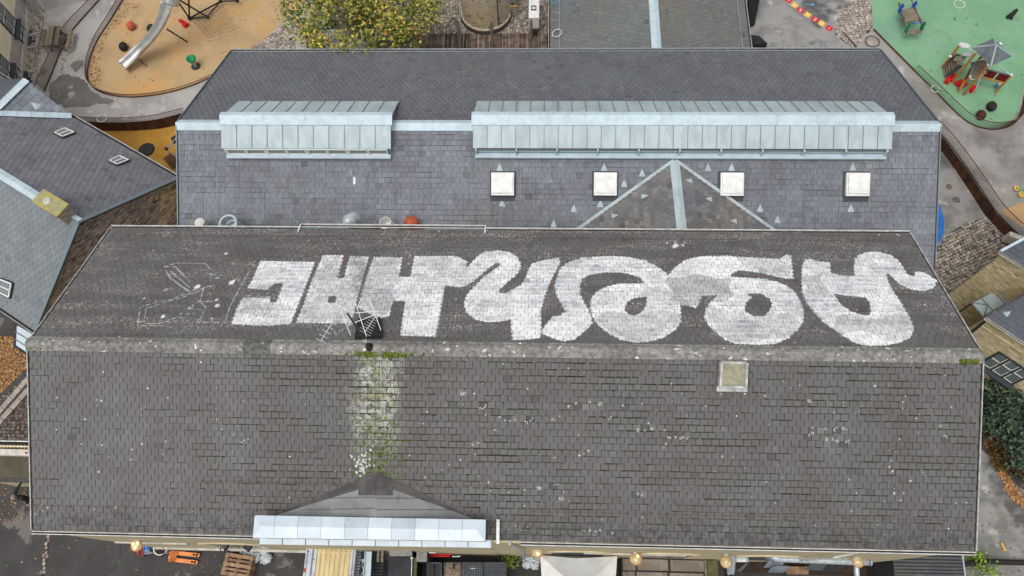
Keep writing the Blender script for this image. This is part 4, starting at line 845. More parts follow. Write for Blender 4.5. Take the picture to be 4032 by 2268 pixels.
# flues and cowls at the foot of the slope
def onf(px, py): return on(px, py, QF)
p = onf(945, 912); mb = MB(); mb.lathe(p, [(.36, -.3), (.36, .95), (.40, .98), (.40, 1.04), (.32, 1.04), (.30, .7), (0.22, .7), (.2, .5), (0, .5)], 28, unit((-.1, -.15, 1))); mb.build('flue_pipe', G['galv'], far, smooth=False)
p = onf(815, 908); MB().lathe(p, [(.2, -.3), (.2, .7), (.23, .72), (.2, .78), (0, .82)], 24).build('flue_pipe', G['white'], far, smooth=True)
p = onf(1425, 922); pts = [p+A(q) for q in ((.1, 0, -.3), (.1, 0, .8), (.08, 0, 1.2), (0, -.04, 1.48), (-.12, -.2, 1.6), (-.16, -.45, 1.56))]; MB().tube(pts, .29, 20).build('flue_elbow', G['galv'], far, smooth=True)
p = onf(1548, 905); MB().lathe(p, [(.27, -.3), (.27, .8), (.25, .8), (.25, .35), (0, .35)], 24, unit((-.25, -.1, 1))).build('flue_pipe', G['white'], far)
p = onf(1628, 902); MB().lathe(p, [(.3, -.3), (.3, .55), (.27, .68), (.15, .78), (0, .8)], 24).build('vent_cowl', G['orange_dome'], far, smooth=True)
p = onf(1178, 900); MB().lathe(p, [(.1, -.2), (.1, .5), (.085, .5), (.085, .3), (0, .3)], 16).build('flue_pipe', G['galv'], far)
p = onf(1387, 690); MB().lathe(p, [(.045, -.1), (.045, .3), (.035, .3), (.035, .1), (0, .1)], 14).build('flue_pipe', G['white'], far)
p = onf(1396, 712); MB().obox(p+QF[1]*.03, (.05, 0, 0), A([0, CB, SB])*.15, QF[1]*.008).build('flashing', G['zinc_bright'], far)
p = onf(1570, 903); MB().obox(p+QF[1]*.03, (1.1, 0, 0), A([0, CB, SB])*.12, QF[1]*.02).build('flashing', G['felt_dark'], far)

# ================================================================ ANNEX AT THE TOP
ann = thing('annex', 'slate roofed annex with a zinc ridge at the top of the picture', 'building', (7.05, 24, 0)); ax0, ax1, axr, aze, azr, ay0, ay1 = 1.9, 12.2, 7.05, 2.2, 4.15, 17.3, 31.
mb = MB().box(ax0+.25, ax1-.25, ay0, ay1, 0, aze-.05); mb.build('wall', G['wall'], ann)
for a, b, e in ((ax0, axr, 1), (ax1, axr, -1)):
    U_ = A([0, -1., 0]) if e > 0 else A([0, 1., 0]); V_ = unit((axr-a, 0, azr-aze)); S_ = math.hypot(axr-a, azr-aze); O_ = A([a, ay1 if e > 0 else ay0, aze])
    r = MB().slab([O_, O_+U_*(ay1-ay0), O_+U_*(ay1-ay0)+V_*S_, O_+V_*S_], np.cross(U_, V_)*.1).build('roof_slope', G['under_far'], ann)
    courses(r, O_, U_, V_, [(0, 0), (ay1-ay0, 0), (ay1-ay0, S_), (0, S_)], .27, .235, G['slate_annex'], nsingle=150, gap=.014, sd=.14, th=.013)
    gutter('gutter', [(a-e*.06, ay0, aze-.02), (a-e*.06, ay1, aze-.02)], .06, ann, G['galv'])
    MB().tube([(a+e*.45, ay0, aze+.45*.38+.1), (a+e*.45, ay1, aze+.45*.38+.1)], .012, 5).build('snow_guard', G['galv'], ann)
for i in range(9):
    a, b = ay0+i*1.5, ay0+(i+1)*1.5-.01; mb = MB(); mb.quad((axr, a, azr+.09), (axr, b, azr+.09), (axr-.27, b, azr+.0), (axr-.27, a, azr+.0)); mb.quad((axr, a, azr+.09), (axr, b, azr+.09), (axr+.2, b, azr+.02), (axr+.2, a, azr+.02)); mb.build('ridge_cap', G['zinc_cap'], ann)
p0, p1 = at(2955, 95, .7), at(2995, -30, .7); MB().tube([at(2948, 95, TZ), at(2948, 95, TZ)+A([0.0, 1.2, 2.6])], .32, 14).build('black_duct', G['black'], None, label='thick black duct standing beside the annex wall', cat='duct')
p = at(2970, 190, TZ); MB().slab([p+A([-.3, -.2, .5]), p+A([.55, -.1, .5]), p+A([.2, .4, .5]), p+A([-.3, .5, .5])], (0, 0, .5)).build('black_crate', G['black'], None, label='black box half hidden below the annex eave', cat='crate')

# ================================================================ LEFT HOUSE
LZ, LR = 4.5, 7.0; aa = math.radians(150.134); ld = A([math.cos(aa), math.sin(aa), 0])
lap, lN, lS = at(312, 877, LR), at(703, 703, LZ), at(140, 1302, LZ); LL = 22.
lh = thing('gabled_brick_house', 'slate roofed house with a brick gable between the two long roofs', 'building', (lap[0], lap[1], 0))
def slope(parent, P, Eave, Ridge, m, nsingle, w=.27, e=.235, **kw):
    """P: polygon corners on a plane, first edge along the eave"""
    U_ = unit(Eave[1]-Eave[0]); n_ = np.cross(U_, Ridge-Eave[0]); n_ = unit(n_ if n_[2] > 0 else -n_); V_ = np.cross(n_, U_)
    if V_[2] < 0: V_ = -V_; U_ = -U_; n_ = np.cross(U_, V_)
    U_ = np.cross(V_, n_)
    r = MB().slab(P, n_*.1).build('roof_slope', G['under_far'], parent)
    courses(r, P[0], U_, V_, [(np.dot(p-P[0], U_), np.dot(p-P[0], V_)) for p in P], w, e, m, nsingle=nsingle, lift=.002, **kw)
    return r, (P[0], n_), U_, V_
rN, plN, _, _ = slope(lh, [lN, lN+ld*LL, lap+ld*LL, lap], (lN, lN+ld), lap, G['slate_left'], 150, w=.29, e=.21, gap=.018, th=.013)
rS, plS, _, _ = slope(lh, [lS, lS+ld*LL, lap+ld*LL, lap], (lS, lS+ld), lap, G['slate_left_s'], 150, w=.29, e=.22, gap=.016)
# gable wall in bricks
gi = ld*.35; gA, gN, gS = lap+gi-A([0, 0, .18]), lN+gi-A([0, 0, .12]), lS+gi-A([0, 0, .12]); gn = unit(np.cross(gN-gS, (0, 0, 1))); gn = gn if np.dot(gn, ld) < 0 else -gn
gN0, gS0 = A([gN[0], gN[1], 0]), A([gS[0], gS[1], 0])
wl = MB().slab([gS0, gN0, gN, gA, gS], gn*.25); 
for E_ in (lN, lS):
    s_ = unit(A([lap[0]-E_[0], lap[1]-E_[1], 0]))*.3; wl.slab([A([*(E_+s_+gi)[:2], 0]), A([*(E_+s_+ld*LL)[:2], 0]), A([*(E_+s_+ld*LL)[:2], LZ-.1]), A([*(E_+s_+gi)[:2], LZ-.1])], unit(s_)*-.2)
wl = wl.build('wall', G['mortar_dark'], lh)
U_ = unit(A([*(gN-gS)[:2], 0])); O_ = gS0+gn*.004; U_, sgn = (U_, 1) if np.dot(np.cross(U_, (0, 0, 1)), gn) > 0 else (-U_, -1)
if sgn < 0: O_ = gN0+gn*.004
fq = lambda q: (np.dot(q-O_, U_), q[2])
courses(wl, O_, U_, (0, 0, 1), [fq(gS+A([0, 0, -2.6])), fq(gN+A([0, 0, -2.6])), fq(gN), fq(gA), fq(gS)], .24, .078, G['brick_gable'], 'brick', 'bricks', th=.008, gap=.014, lap=-.014, flat=True, sd=.35, nsingle=300)
for E_ in (lN, lS):                          # verge trim and corbelled bricks below it
    MB().beam(E_+A([0, 0, .06]), lap+A([0, 0, .06]), .16, .06).build('verge_trim', G['zinc_dark'], lh)
    for k in range(9):
        p = E_+(lap-E_)*(k+.6)/9.5+gi*.55-A([0, 0, .24]); MB().obox(p, unit(lap-E_)*.1, gn*.12, (0, 0, .05)).build('corbel_brick', G['brick_gable'], lh)
    gutter('gutter', [E_+unit(A([*(E_-lap)[:2], 0]))*.07-A([0, 0, .02]), E_+unit(A([*(E_-lap)[:2], 0]))*.07+ld*LL-A([0, 0, .02])], .07, lh, G['galv'])
for i in range(12):
    if i == 0: continue
    a, b = lap+ld*(i*.95)+A([0, 0, .1]), lap+ld*(i*.95+.94)+A([0, 0, .1]); sx = unit(np.cross(ld, (0, 0, 1)))*.2; dz = A([0, 0, -.09]); mb = MB(); mb.tint = float(rng.normal(0, .06)); mb.quad(a, b, b+sx+dz, a+sx+dz); mb.quad(a, b, b-sx+dz, a-sx+dz); mb.build('ridge_cap', G['zinc_cap'], lh)
MB().quad(lap+A([0, 0, .1])+ld*.0, lap+A([0, 0, .1])+ld*.4, lap+ld*.4+A([0, 0, .01])+unit(np.cross(ld, (0, 0, 1)))*.2, lap+A([0, 0, .01])+unit(np.cross(ld, (0, 0, 1)))*.2).build('ridge_cap', G['zinc_cap'], lh)
# chimney with a lichened cap
cp = at(200, 805, 7.6); cp = lap+ld*np.dot(cp-lap, ld); sx = unit(np.cross(ld, (0, 0, 1))); ch = MB().obox((cp[0], cp[1], 6.95), ld*.62, sx*.30, (0, 0, .6)).build('chimney', G['brick_gable'], lh)
MB().obox((cp[0], cp[1], 7.62), ld*.70, sx*.34, (0, 0, .07)).build('chimney_cap', G['yellow_lichen'], ch)
MB().lathe((cp[0]+ld[0]*.15, cp[1]+ld[1]*.15, 7.69), [(.17, 0), (.14, .06), (.05, .07), (.045, .02), (0, .02)], 14).build('chimney_pot', G['stone_pale'], ch)
def rooflight(px, pl, parent, m=None):
    c = [on(x, y, pl) for x, y in px]; n_ = pl[1]; mb = MB()
    for i in range(4): mb.beam(c[i]+n_*.05, c[(i+1) % 4]+n_*.05, .08, .14, n_)
    o = mb.build('roof_window', G['slate_sill'], parent); mb = MB(); k = [p+n_*.12 for p in c]
    for i in range(4): mb.beam(k[i]*.93+(sum(k)/4)*.07, k[(i+1) % 4]*.93+(sum(k)/4)*.07, .05, .03, n_)
    mb.beam((k[0]+k[3])/2, (k[1]+k[2])/2, .04, .03, n_); mb.build('sash', G['white_paint'], o)
    MB().slab([p+n_*.10 for p in c], n_*.02).build('pane', G['glass'], o)
rooflight([(213, 530), (257, 511), (296, 528), (247, 547)], plN, lh); rooflight([(428, 640), (472, 620), (510, 637), (462, 656)], plN, lh); rooflight([(8, 1097), (56, 1115), (45, 1172), (2, 1150)], plS, lh)
# cross wing of the same house with blue slates and a zinc valley
wd = unit(A([-math.sin(aa), math.cos(aa), 0])); wd = wd if wd[1] < 0 else -wd    # ridge runs back to the main roof
best = None
for wz_ in np.arange(4.9, 7.6, .05):
    a_ = at(105, 315, wz_); e_ = at(288, 462, LZ+.02); vd = np.cross(np.cross(wd, a_-e_), plN[1]); vd = unit(vd if vd[0] < 0 else -vd)
    ts = [pj(e_+vd*t) for t in np.linspace(0, 9, 40)]; k = min(ts, key=lambda q: abs(q[0])); sc_ = abs(k[1]-450)
    if best is None or sc_ < best[0]: best = (sc_, wz_, vd)
wz, vdir = best[1], best[2]; wA = at(105, 315, wz)
wB = wA+wd*8; wE = at(288, 462, LZ+.02); wE2 = wE+wd*7.0; 
kq = np.dot(vdir, wd); lat = vdir-wd*kq; tq = np.linalg.norm((wA-wE-wd*np.dot(wA-wE, wd))[:2])/np.linalg.norm(lat[:2]); wV = wE+vdir*tq; slope(lh, [wE, wV, wA], (wE, wE+wd), wA, G['slate_wing'], 60, w=.36, e=.30, gap=.012)
wF = at(-120, 300, LZ); slope(lh, [wF, wF+wd*6, wB, wA], (wF, wF+wd), wA, G['slate_dark'], 0, w=.36, e=.3)
wn_ = unit(np.cross(wd, (0, 0, 1)))
for i in range(5):
    a, b = wA+wd*i*1.2+A([0, 0, .10]), wA+wd*(i*1.2+1.19)+A([0, 0, .10]); mb = MB(); mb.quad(a, b, b+wn_*.2-A([0, 0, .07]), a+wn_*.2-A([0, 0, .07])); mb.quad(a, b, b-wn_*.2-A([0, 0, .07]), a-wn_*.2-A([0, 0, .07])); mb.build('ridge_cap', G['zinc_cap'], lh)
v0, v1 = wE+A([0, 0, .02]), wV+A([0, 0, .02])
for i in range(6):
    a, b = v0+(v1-v0)*(i+.01)/6, v0+(v1-v0)*(i+.99)/6; MB().beam(a+A([0, 0, .1]), b+A([0, 0, .1]), .3, .03).build('valley_flashing', G['zinc_cap'], lh)
g0 = A([wA[0], wA[1], 0]); MB().slab([A([*wE[:2], 0])+wd*.2, A([*wE[:2], LZ-.1])+wd*.2, A([*wA[:2], wz-.15])+wd*.2, A([*wF[:2], LZ-.2])+wd*.2, A([*wF[:2], 0])+wd*.2], wd*.2).build('wing_wall', G['render'], lh)
vp = (wE, unit(np.cross(wd, wA-wE))); vp = vp if vp[1][2] > 0 else (wE, -vp[1]); vent(135, 412, vp, unit(wA-wE-wd*np.dot(wA-wE, wd)), lh, .15)
# zinc canopy at the corner of the house
zc_ = [at(62, 1278, 3.6), at(150, 1330, 3.6), at(108, 1395, 3.6), at(58, 1362, 3.6)]
can = MB().slab(zc_, (0, 0, .1)).build('entrance_canopy', G['zinc_bright'], None, label='small zinc canopy wedged beside the near roof and the brick house', cat='canopy')
for t in (.35, .7): MB().beam(zc_[0]*(1-t)+zc_[3]*t+A([0, 0, .03]), zc_[1]*(1-t)+zc_[2]*t+A([0, 0, .03]), .03, .04).build('standing_seam', G['zinc_dark'], can)
for i in (2, 3): MB().beam(zc_[i]+A([0, 0, -.03]), zc_[(i+1) % 4]+A([0, 0, -.03]), .1, .08).build('gutter', G['tarp'], can)
# ================================================================ YELLOW HOUSE, TOP LEFT
f0, f1 = at(118, 40, TZ), at(92, 318, TZ); fd = unit(f0-f1); fn = A([fd[1], -fd[0], 0]); yh = thing('rendered_house', 'pale yellow rendered house with green windows in the top left corner', 'building', f1)
a, b = f1-fd*4, f0+fd*6; H_ = 8.0; UPZ = A([0, 0, 1.])
MB().slab([a, b, b+UPZ*H_, a+UPZ*H_], fn*.3).build('wall', G['render'], yh)
MB().slab([a+fn*.03, b+fn*.03, b+fn*.03+UPZ*1.25, a+fn*.03+UPZ*1.25], fn*.03).build('plinth', G['plinth'], yh)
MB().slab([a+fn*.08, b+fn*.08, b+fn*.08+UPZ*.35, a+fn*.08+UPZ*.35], fn*.05).build('plinth_base', G['stone_pale'], yh)
def housewin(parent, c, dx, dn, w, h, nx=2, ny=2, frame='green_paint'):
    """window in a wall: dark reveal, frame, glazing bars, panes and sill"""
    mb = MB(); r = w/2; t = .07
    for s in (-1, 1): mb.obox(c+dx*s*(r-t/2)+dn*.02, dx*t/2, dn*.05, UPZ*h/2); mb.obox(c+UPZ*s*(h/2-t/2)+dn*.021, dx*(r-t), dn*.05, UPZ*t/2)
    for i in range(1, nx): mb.obox(c+dx*(-r+w*i/nx)+dn*.02, dx*.035, dn*.045, UPZ*(h/2-t))
    for i in range(1, ny): mb.obox(c+UPZ*(-h/2+h*i/ny)+dn*.022, dx*(r-t), dn*.04, UPZ*.03)
    o = mb.build('window', G[frame], parent)
    for i in range(nx):
        for j in range(ny):
            q = c+dx*(-r+w*(i+.5)/nx)+UPZ*(-h/2+h*(j+.5)/ny)+dn*.01; MB().obox(q, dx*(w/nx/2-.03), dn*.006, UPZ*(h/ny/2-.02)).build('pane', G['glass'], o)
            mb = MB(); hh_, ww_ = h/ny/2-.04, w/nx/2-.06
            for s in (-1, 1): mb.obox(q+dn*.02+dx*s*ww_, dx*.022, dn*.015, UPZ*hh_); mb.obox(q+dn*.0205+UPZ*s*(hh_-.02), dx*ww_, dn*.012, UPZ*.022)
            mb.build('sash', G['white_paint'], o)
    MB().obox(c-UPZ*(h/2+.04)+dn*.14, dx*(r+.12), dn*.13, UPZ*.04).build('sill', G['slate_sill'], o)
fpl = (f1, fn)
for px, py, w, h in ((18, 70, 1.2, 1.7), (85, 135, 1.1, .9), (62, 298, 1.1, .9), (-4, 250, 1.2, 1.7)): housewin(yh, on(px, py, fpl), fd, fn, w, h, 2, 2)
# steps down to the cellar doors and a railing by the house
for i, (px, py) in enumerate(((128, 165), (118, 312))):
    p = at(px, py, TZ); mb = MB(); 
    for s in (-1, 1): mb.obox(p+fd*s*.45+UPZ*.06, fn*.35, fd*.09, UPZ*.06)
    mb.obox(p+fn*.33+UPZ*.05, fn*.09, fd*.35, UPZ*.05); o = mb.build('stone_kerb', G['cobble'], yh); MB().obox(p+UPZ*.02, fn*.24, fd*.36, UPZ*.012).build('cellar_hatch', G['steel_dark'], yh)
p = at(118, 45, TZ); q = at(172, 40, TZ); rl = thing('stair_railing', 'black barred railing beside the yellow house at the top edge', 'railing', p)
for k in range(16):
    s_ = p+fd*(k*.16); MB().tube([s_, s_+UPZ*1.0], .014, 5).build('bar', G['steel_dark'], rl)
for k in range(9):
    s_ = p+(q-p)*k/8; MB().tube([s_, s_+UPZ*1.0], .014, 5).build('bar', G['steel_dark'], rl)
MB().tube([p+fd*2.6+UPZ*1.0, p+UPZ*1.0, q+UPZ*1.0], .022, 6).build('handrail', G['steel_dark'], rl)

# ================================================================ BRICK HOUSE, RIGHT EDGE
R1 = at(3938, 993, 6.0); R2 = at(3878, 1248, 5.2); rd = unit(A([math.cos(math.radians(-40)), math.sin(math.radians(-40)), 0])); rn = A([rd[1], -rd[0], 0])   # facade runs along rd, faces rn
if rn[0] > 0: rn = -rn
rh = thing('yellow_brick_house', 'yellow brick house with dark slate roofs at the right edge', 'building', (R1[0], R1[1], 0))
def brickwall(parent, a, dx, L, z1, dn, n1, z0=0.):
    o = MB().slab([A([*a[:2], z0]), A([*(a+dx*L)[:2], z0]), A([*(a+dx*L)[:2], z1]), A([*a[:2], z1])], dn*.2).build('wall', G['mortar'], parent)
    U_ = dx if np.dot(np.cross(dx, UPZ), dn) > 0 else -dx; O_ = A([*(a if U_ is dx else a+dx*L)[:2], z0])+dn*.004
    courses(o, O_, U_, UPZ, [(0, 0), (L, 0), (L, z1-z0), (0, z1-z0)], .24, .085, G['brick_yellow'], 'brick', 'bricks', th=.008, gap=.014, lap=-.014, flat=True, sd=.22, nsingle=n1, out=.06)
    return o
s1 = unit(at(4032, 945, 6.0)-R1); s2 = unit(at(4012, 1175, 5.2)-R2); wa = R1-rn*.12+rd*.15; brickwall(rh, wa, rd, 7, 5.85, rn, 150)
MB().slab([A([*wa[:2], 0]), A([*(wa+s1*6)[:2], 0]), A([*(wa+s1*6)[:2], 5.85]), A([*wa[:2], 5.85])], (-.2, .1, 0)).build('wall', G['brick_yellow'], rh)
up1 = s1*6+UPZ*.9
slope(rh, [R1, R1+rd*8, R1+rd*8+up1, R1+up1], (R1, R1+rd), R1+up1, G['slate_dark'], 60, w=.3, e=.24)
gutter('gutter', [R1+rn*.05-rd*.05, R1+rn*.05+rd*8], .06, rh, G['stone_pale']); MB().beam(R1-rd*.02+UPZ*.06, R1+up1-rd*.02+UPZ*.06, .1, .1).build('verge_trim', G['zinc_cap'], rh)
MB().beam(R1+rd*.7+s1*.6+UPZ*.2, R1+rd*.7+s1*2.6+UPZ*.55, .04, .04).build('snow_guard', G['galv'], rh)
wb = R2-rn*.12+rd*.12; wf_ = brickwall(rh, wb, rd, 8, 5.05, rn, 150)
MB().slab([A([*wb[:2], 0]), A([*(wb+s2*3)[:2], 0]), A([*(wb+s2*3)[:2], 5.05]), A([*wb[:2], 5.05])], (-.15, .1, 0)).build('wall', G['brick_yellow'], rh)
up2 = s2*3.2+UPZ*.5
slope(rh, [R2, R2+rd*9, R2+rd*9+up2, R2+up2], (R2, R2+rd), R2+up2, G['slate_dark'], 60, w=.3, e=.24)
gutter('gutter', [R2+rn*.05, R2+rn*.05+rd*9], .05, rh, G['stone_pale'])
MB().beam(R2-rd*.03+UPZ*.05, R2+up2-rd*.03+UPZ*.05, .1, .08).build('verge_trim', G['steel_dark'], rh)
n_ = unit(np.cross(rd, up2)); n_ = n_ if n_[2] > 0 else -n_; vent(3970, 1232, (R2, n_), up2, rh, .1)
wpl = (wb, rn)
housewin(rh, on(3962, 1448, wpl), rd, rn, 1.5, 1.5, 3, 2)
MB().obox(A([*(wb+rd*3.6)[:2], on(3940, 1330, wpl)[2]])+rn*.03, rd*3.5, rn*.03, UPZ*.05).build('string_course', G['brick_yellow'], rh)
MB().tube([on(3880, 1262, wpl)+rn*.08, on(3815, 1315, wpl)+rn*.08], .05, 8).build('downpipe', G['steel_dark'], rh)
# zinc porch in the corner, and the cellar stair below it
zq = [at(3829, 1193, 3.4), at(3952, 1128, 3.4), at(4005, 1176, 3.5), at(3874, 1247, 3.5)]; po = MB().slab(zq, (0, 0, .08)).build('zinc_porch', G['zinc'], None, label='grey blue zinc porch roof in the corner of the brick house', cat='porch roof')
for t in (.28, .66): MB().beam(zq[0]*(1-t)+zq[1]*t+UPZ*.02, zq[3]*(1-t)+zq[2]*t+UPZ*.02, .03, .04).build('standing_seam', G['zinc_dark'], po)
m_ = (zq[0]*.72+zq[1]*.28)*.5+(zq[3]*.72+zq[2]*.28)*.5
for q in (zq[0], zq[3]): MB().beam(q+UPZ*.02, m_+UPZ*.03, .03, .04).build('standing_seam', G['zinc_dark'], po)
for q in zq[:2]: MB().tube([q-UPZ*.1, A([q[0], q[1], 0])], .04, 6).build('post', G['steel_dark'], po)
p = at(3800, 1160, .01); st = thing('cellar_steps', 'dark cellar steps in the cobbles below the zinc porch', 'steps', p)
for k in range(6): MB().obox(p+rd*(.18*k)+UPZ*(.18-.03*k), rd*.085, rn*.5, UPZ*.02).build('step', G['wood_deck'], st)
p0 = at(3960, 930, .6); p1 = at(4032, 962, .6); MB().beam(p0, p1+A([.8, -.3, 0]), .25, .6).build('yard_wall', G['stone_pale'], None, label='short pale stone wall end beside the rusty fence', cat='wall')

# ================================================================ CORTEN BAR FENCES
BARM = MB().box(-.005, .005, -.022, .022, 0, 1).mesh('bar', G['corten'])
def fence(label, path, h0, h1, sp=.105):
    P = [A(p, float) for p in path]; fc = thing('bar_fence', label, 'fence', P[0], 'rusty bar fences of the playgrounds'); s = 0; top = []; bars = []
    tot = sum(np.linalg.norm(b-a) for a, b in zip(P[:-1], P[1:])); acc = 0; nxt = 0
    for a, b in zip(P[:-1], P[1:]):
        l = np.linalg.norm(b-a); d = (b-a)/l
        while nxt <= acc+l:
            q = a+d*(nxt-acc); h = h0+(h1-h0)*nxt/tot; bars.append((q, d, h)); nxt += sp
        top.append((a, h0+(h1-h0)*acc/tot)); acc += l
    top.append((P[-1], h1))
    sc = [1 if (-50 < pj(q)[0] < 4080 and -50 < pj(q)[1] < 2300) else 0 for q, _, _ in bars]; k = 0; rest = MB()
    for (q, d, h), s_ in zip(bars, sc):
        if s_ and k < 300:
            o = shared('bar', BARM, fc, q, (d, A([-d[1], d[0], 0]), UPZ)); o.scale = (1, 1, h); k += 1
        elif not s_: pass
        else: rest.obox(q+UPZ*h/2, d*.005, A([-d[1], d[0], 0])*.022, UPZ*h/2)
    if rest.f: rest.build('bars', G['corten'], fc, kind='stuff')
    MB().tube([q+UPZ*h for q, h in top], .022, 6).build('top_rail', G['corten'], fc)
    mb = MB()
    for (a, _), (b, _) in zip(top[:-1], top[1:]): mb.quad(a+UPZ*.0, b+UPZ*.0, b+UPZ*.09, a+UPZ*.09)
    mb.build('base_plate', G['corten_wall'], fc)
fence('rusty bar fence curving round the ochre play area with the slide', pxs(OVAL, TZ, 5, False), .5, .18)
fence('rusty bar fence between the picnic table and the pale path', catmull([at(420, -30, TZ), at(335, 65, TZ), at(280, 130, TZ), at(240, 205, TZ), at(208, 285, TZ), at(176, 362, TZ)], 6), .5, .85)
fence('rusty bar fence along the path above the yellow play area', [p for p in edgeL if p[0] > at(240, 480, TZ)[0]], .55, .45)
fence('rusty bar fence round the lower end of the green play area', pxs([(3600, 282), (3680, 360), (3760, 442), (3812, 484), (3868, 506), (3930, 510), (3992, 488), (4020, 430), (4040, 330)], TZ, 5, False), .5, .75)
fence('rusty bar fence along the terrace edge beside the long roof', [p for p in edgeR], .6, .8)
a_ = [at(3437, 118, TZ), at(3600, 282, TZ)]; MB().beam(a_[0]+UPZ*.06, a_[1]+UPZ*.06, .03, .14).build('steel_edging', G['corten'], None, label='rusty steel edging along the straight side of the green play area', cat='edging')
a_ = [at(3315, 128, TZ), at(3372, 190, TZ)]; MB().beam(a_[0]+UPZ*.05, a_[1]+UPZ*.05, .04, .12).build('steel_edging', G['corten'], None, label='short rusty steel edging beside the manhole behind the roof', cat='edging')

# ================================================================ PLAYGROUND, LEFT
# steel tube slide
sl = thing('slide', 'curved stainless steel slide on the ochre play area', 'slide', at(490, 280, TZ))
cl_ = catmull([at(492, 270, TZ+.15), at(520, 245, TZ+.3), at(560, 205, TZ+.62), at(600, 165, TZ+1.1), at(640, 110, TZ+1.75), at(662, 60, TZ+2.3), at(672, 15, TZ+2.75), at(676, -40, TZ+3.3)], 6)
def trough(mb, P, w, hs):
    n = 9; vs = []
    for i, p in enumerate(P):
        d = unit(P[min(i+1, len(P)-1)]-P[max(i-1, 0)]); x = unit(np.cross(d, UPZ)); y = np.cross(x, d)
        for k in range(n):
            a = math.pi*(k/(n-1)); vs.append(p-x*math.cos(a)*w+y*hs*(1-math.sin(a)))
    m = len(P); mb.add(vs, [(i*n+k, i*n+k+1, (i+1)*n+k+1, (i+1)*n+k) for i in range(m-1) for k in range(n-1)])
mb = MB(); trough(mb, cl_[:-6], .32, .3); o = mb.build('chute', G['steel'], sl, smooth=True)
md = o.modifiers.new('thickness', 'SOLIDIFY'); md.thickness = .02
for s in (0, 1):
    rim = []
    for i, p in enumerate(cl_[:-6]):
        d = unit(cl_[i+1]-cl_[max(i-1, 0)]); x = unit(np.cross(d, UPZ)); y = np.cross(x, d); rim.append(p+x*(.34 if s else -.34)+y*.3)
    MB().tube(rim, .03, 6).build('rim', G['steel'], sl, smooth=True)
for k in (8, 14, 20, 26, 32): 
    if k < len(cl_)-8:
        mb = MB(); d = unit(cl_[k+1]-cl_[k]); p = cl_[k]; trough(mb, [p-UPZ*.004+A([0, 0, .012]), p+d*.03+A([0, 0, .012])], .312, .29); mb.build('seam', G['steel_dark'], sl)
mb = MB().tube(cl_[-7:], .42, 18, cap=False); o = mb.build('tunnel', G['steel'], sl, smooth=True); md = o.modifiers.new('thickness', 'SOLIDIFY'); md.thickness = .02
pp = cl_[24]; q = at(737, 165, TZ); MB().tube([q, pp+A([.2, 0, -.1])], .045, 8).build('support_post', G['steel_dark'], sl)
pp = cl_[9]; MB().tube([at(580, 262, TZ), pp-UPZ*.05], .03, 6).build('support_post', G['steel_dark'], sl)
# climbing net of black poles and ball joints
cn = thing('climbing_frame', 'black pole climbing frame with rope net behind the slide', 'climbing frame', at(745, 70, TZ))
J = {'a': at(746, 72, TZ+.15), 'b': at(815, 66, TZ+.15), 'c': at(869, 5, TZ+.3), 'd': at(934, 3, TZ+.3), 'e': at(740, -70, TZ+2.6), 'f': at(690, -10, TZ+2.4), 'g': at(860, -120, TZ+3.0)}
for k in 'abcd': MB().ball(J[k], .11, n=12, m=8).build('ball_joint', G['black'], cn, smooth=True)
for s in ('ab', 'ac', 'bc', 'cd', 'ae', 'af', 'bf', 'cg', 'dg', 'eg', 'ef'): MB().tube([J[s[0]], J[s[1]]], .045, 8).build('pole', G['black'], cn)
n0, n1, n2, n3 = at(760, 78, TZ+.25), at(872, 15, TZ+.35), at(930, 112, TZ+.06), at(818, 150, TZ+.06)
for i in range(9):
    t = i/8; MB().tube([n0*(1-t)+n1*t, n3*(1-t)+n2*t], .009, 4).build('rope', G['bark'], cn)
for i in range(8):
    t = i/7; MB().tube([n0*(1-t)+n3*t, n1*(1-t)+n2*t], .009, 4).build('rope', G['bark'], cn)
for k in range(10):
    t = k/9; MB().ball(n3*(1-t)+n2*t+A([.05, -.25, .05]), .035, n=8, m=5).build('rope_end', G['galv'], cn)
# rubber seats shaped like eggs
for px, py, m, lb, z in ((515, 101, 'terracotta', 'terracotta egg shaped rubber seat left of the slide', TZ), (595, 113, 'black', 'black egg shaped rubber seat touching the slide', TZ), (485, 183, 'black', 'black egg shaped rubber seat nearest the path by the slide', TZ), (3905, 418, 'black', 'black egg shaped rubber seat at the lower end of the green area', TZ), (3863, 452, 'maroon', 'maroon egg shaped rubber seat at the lower end of the green area', TZ)):
    p = at(px, py, z+.22); mb = MB(); mb.ball((0, 0, 0), .23, .27, .24, 18, 12); mb.v = [(x*(1-.18*y), y, zz*(1-.15*y)) for x, y, zz in mb.v]; mb.v = [(x+p[0], y+p[1], zz+p[2]) for x, y, zz in mb.v]
    mb.build('egg_seat', G[m], None, smooth=True, label=lb, cat='seat', group='egg shaped rubber seats')
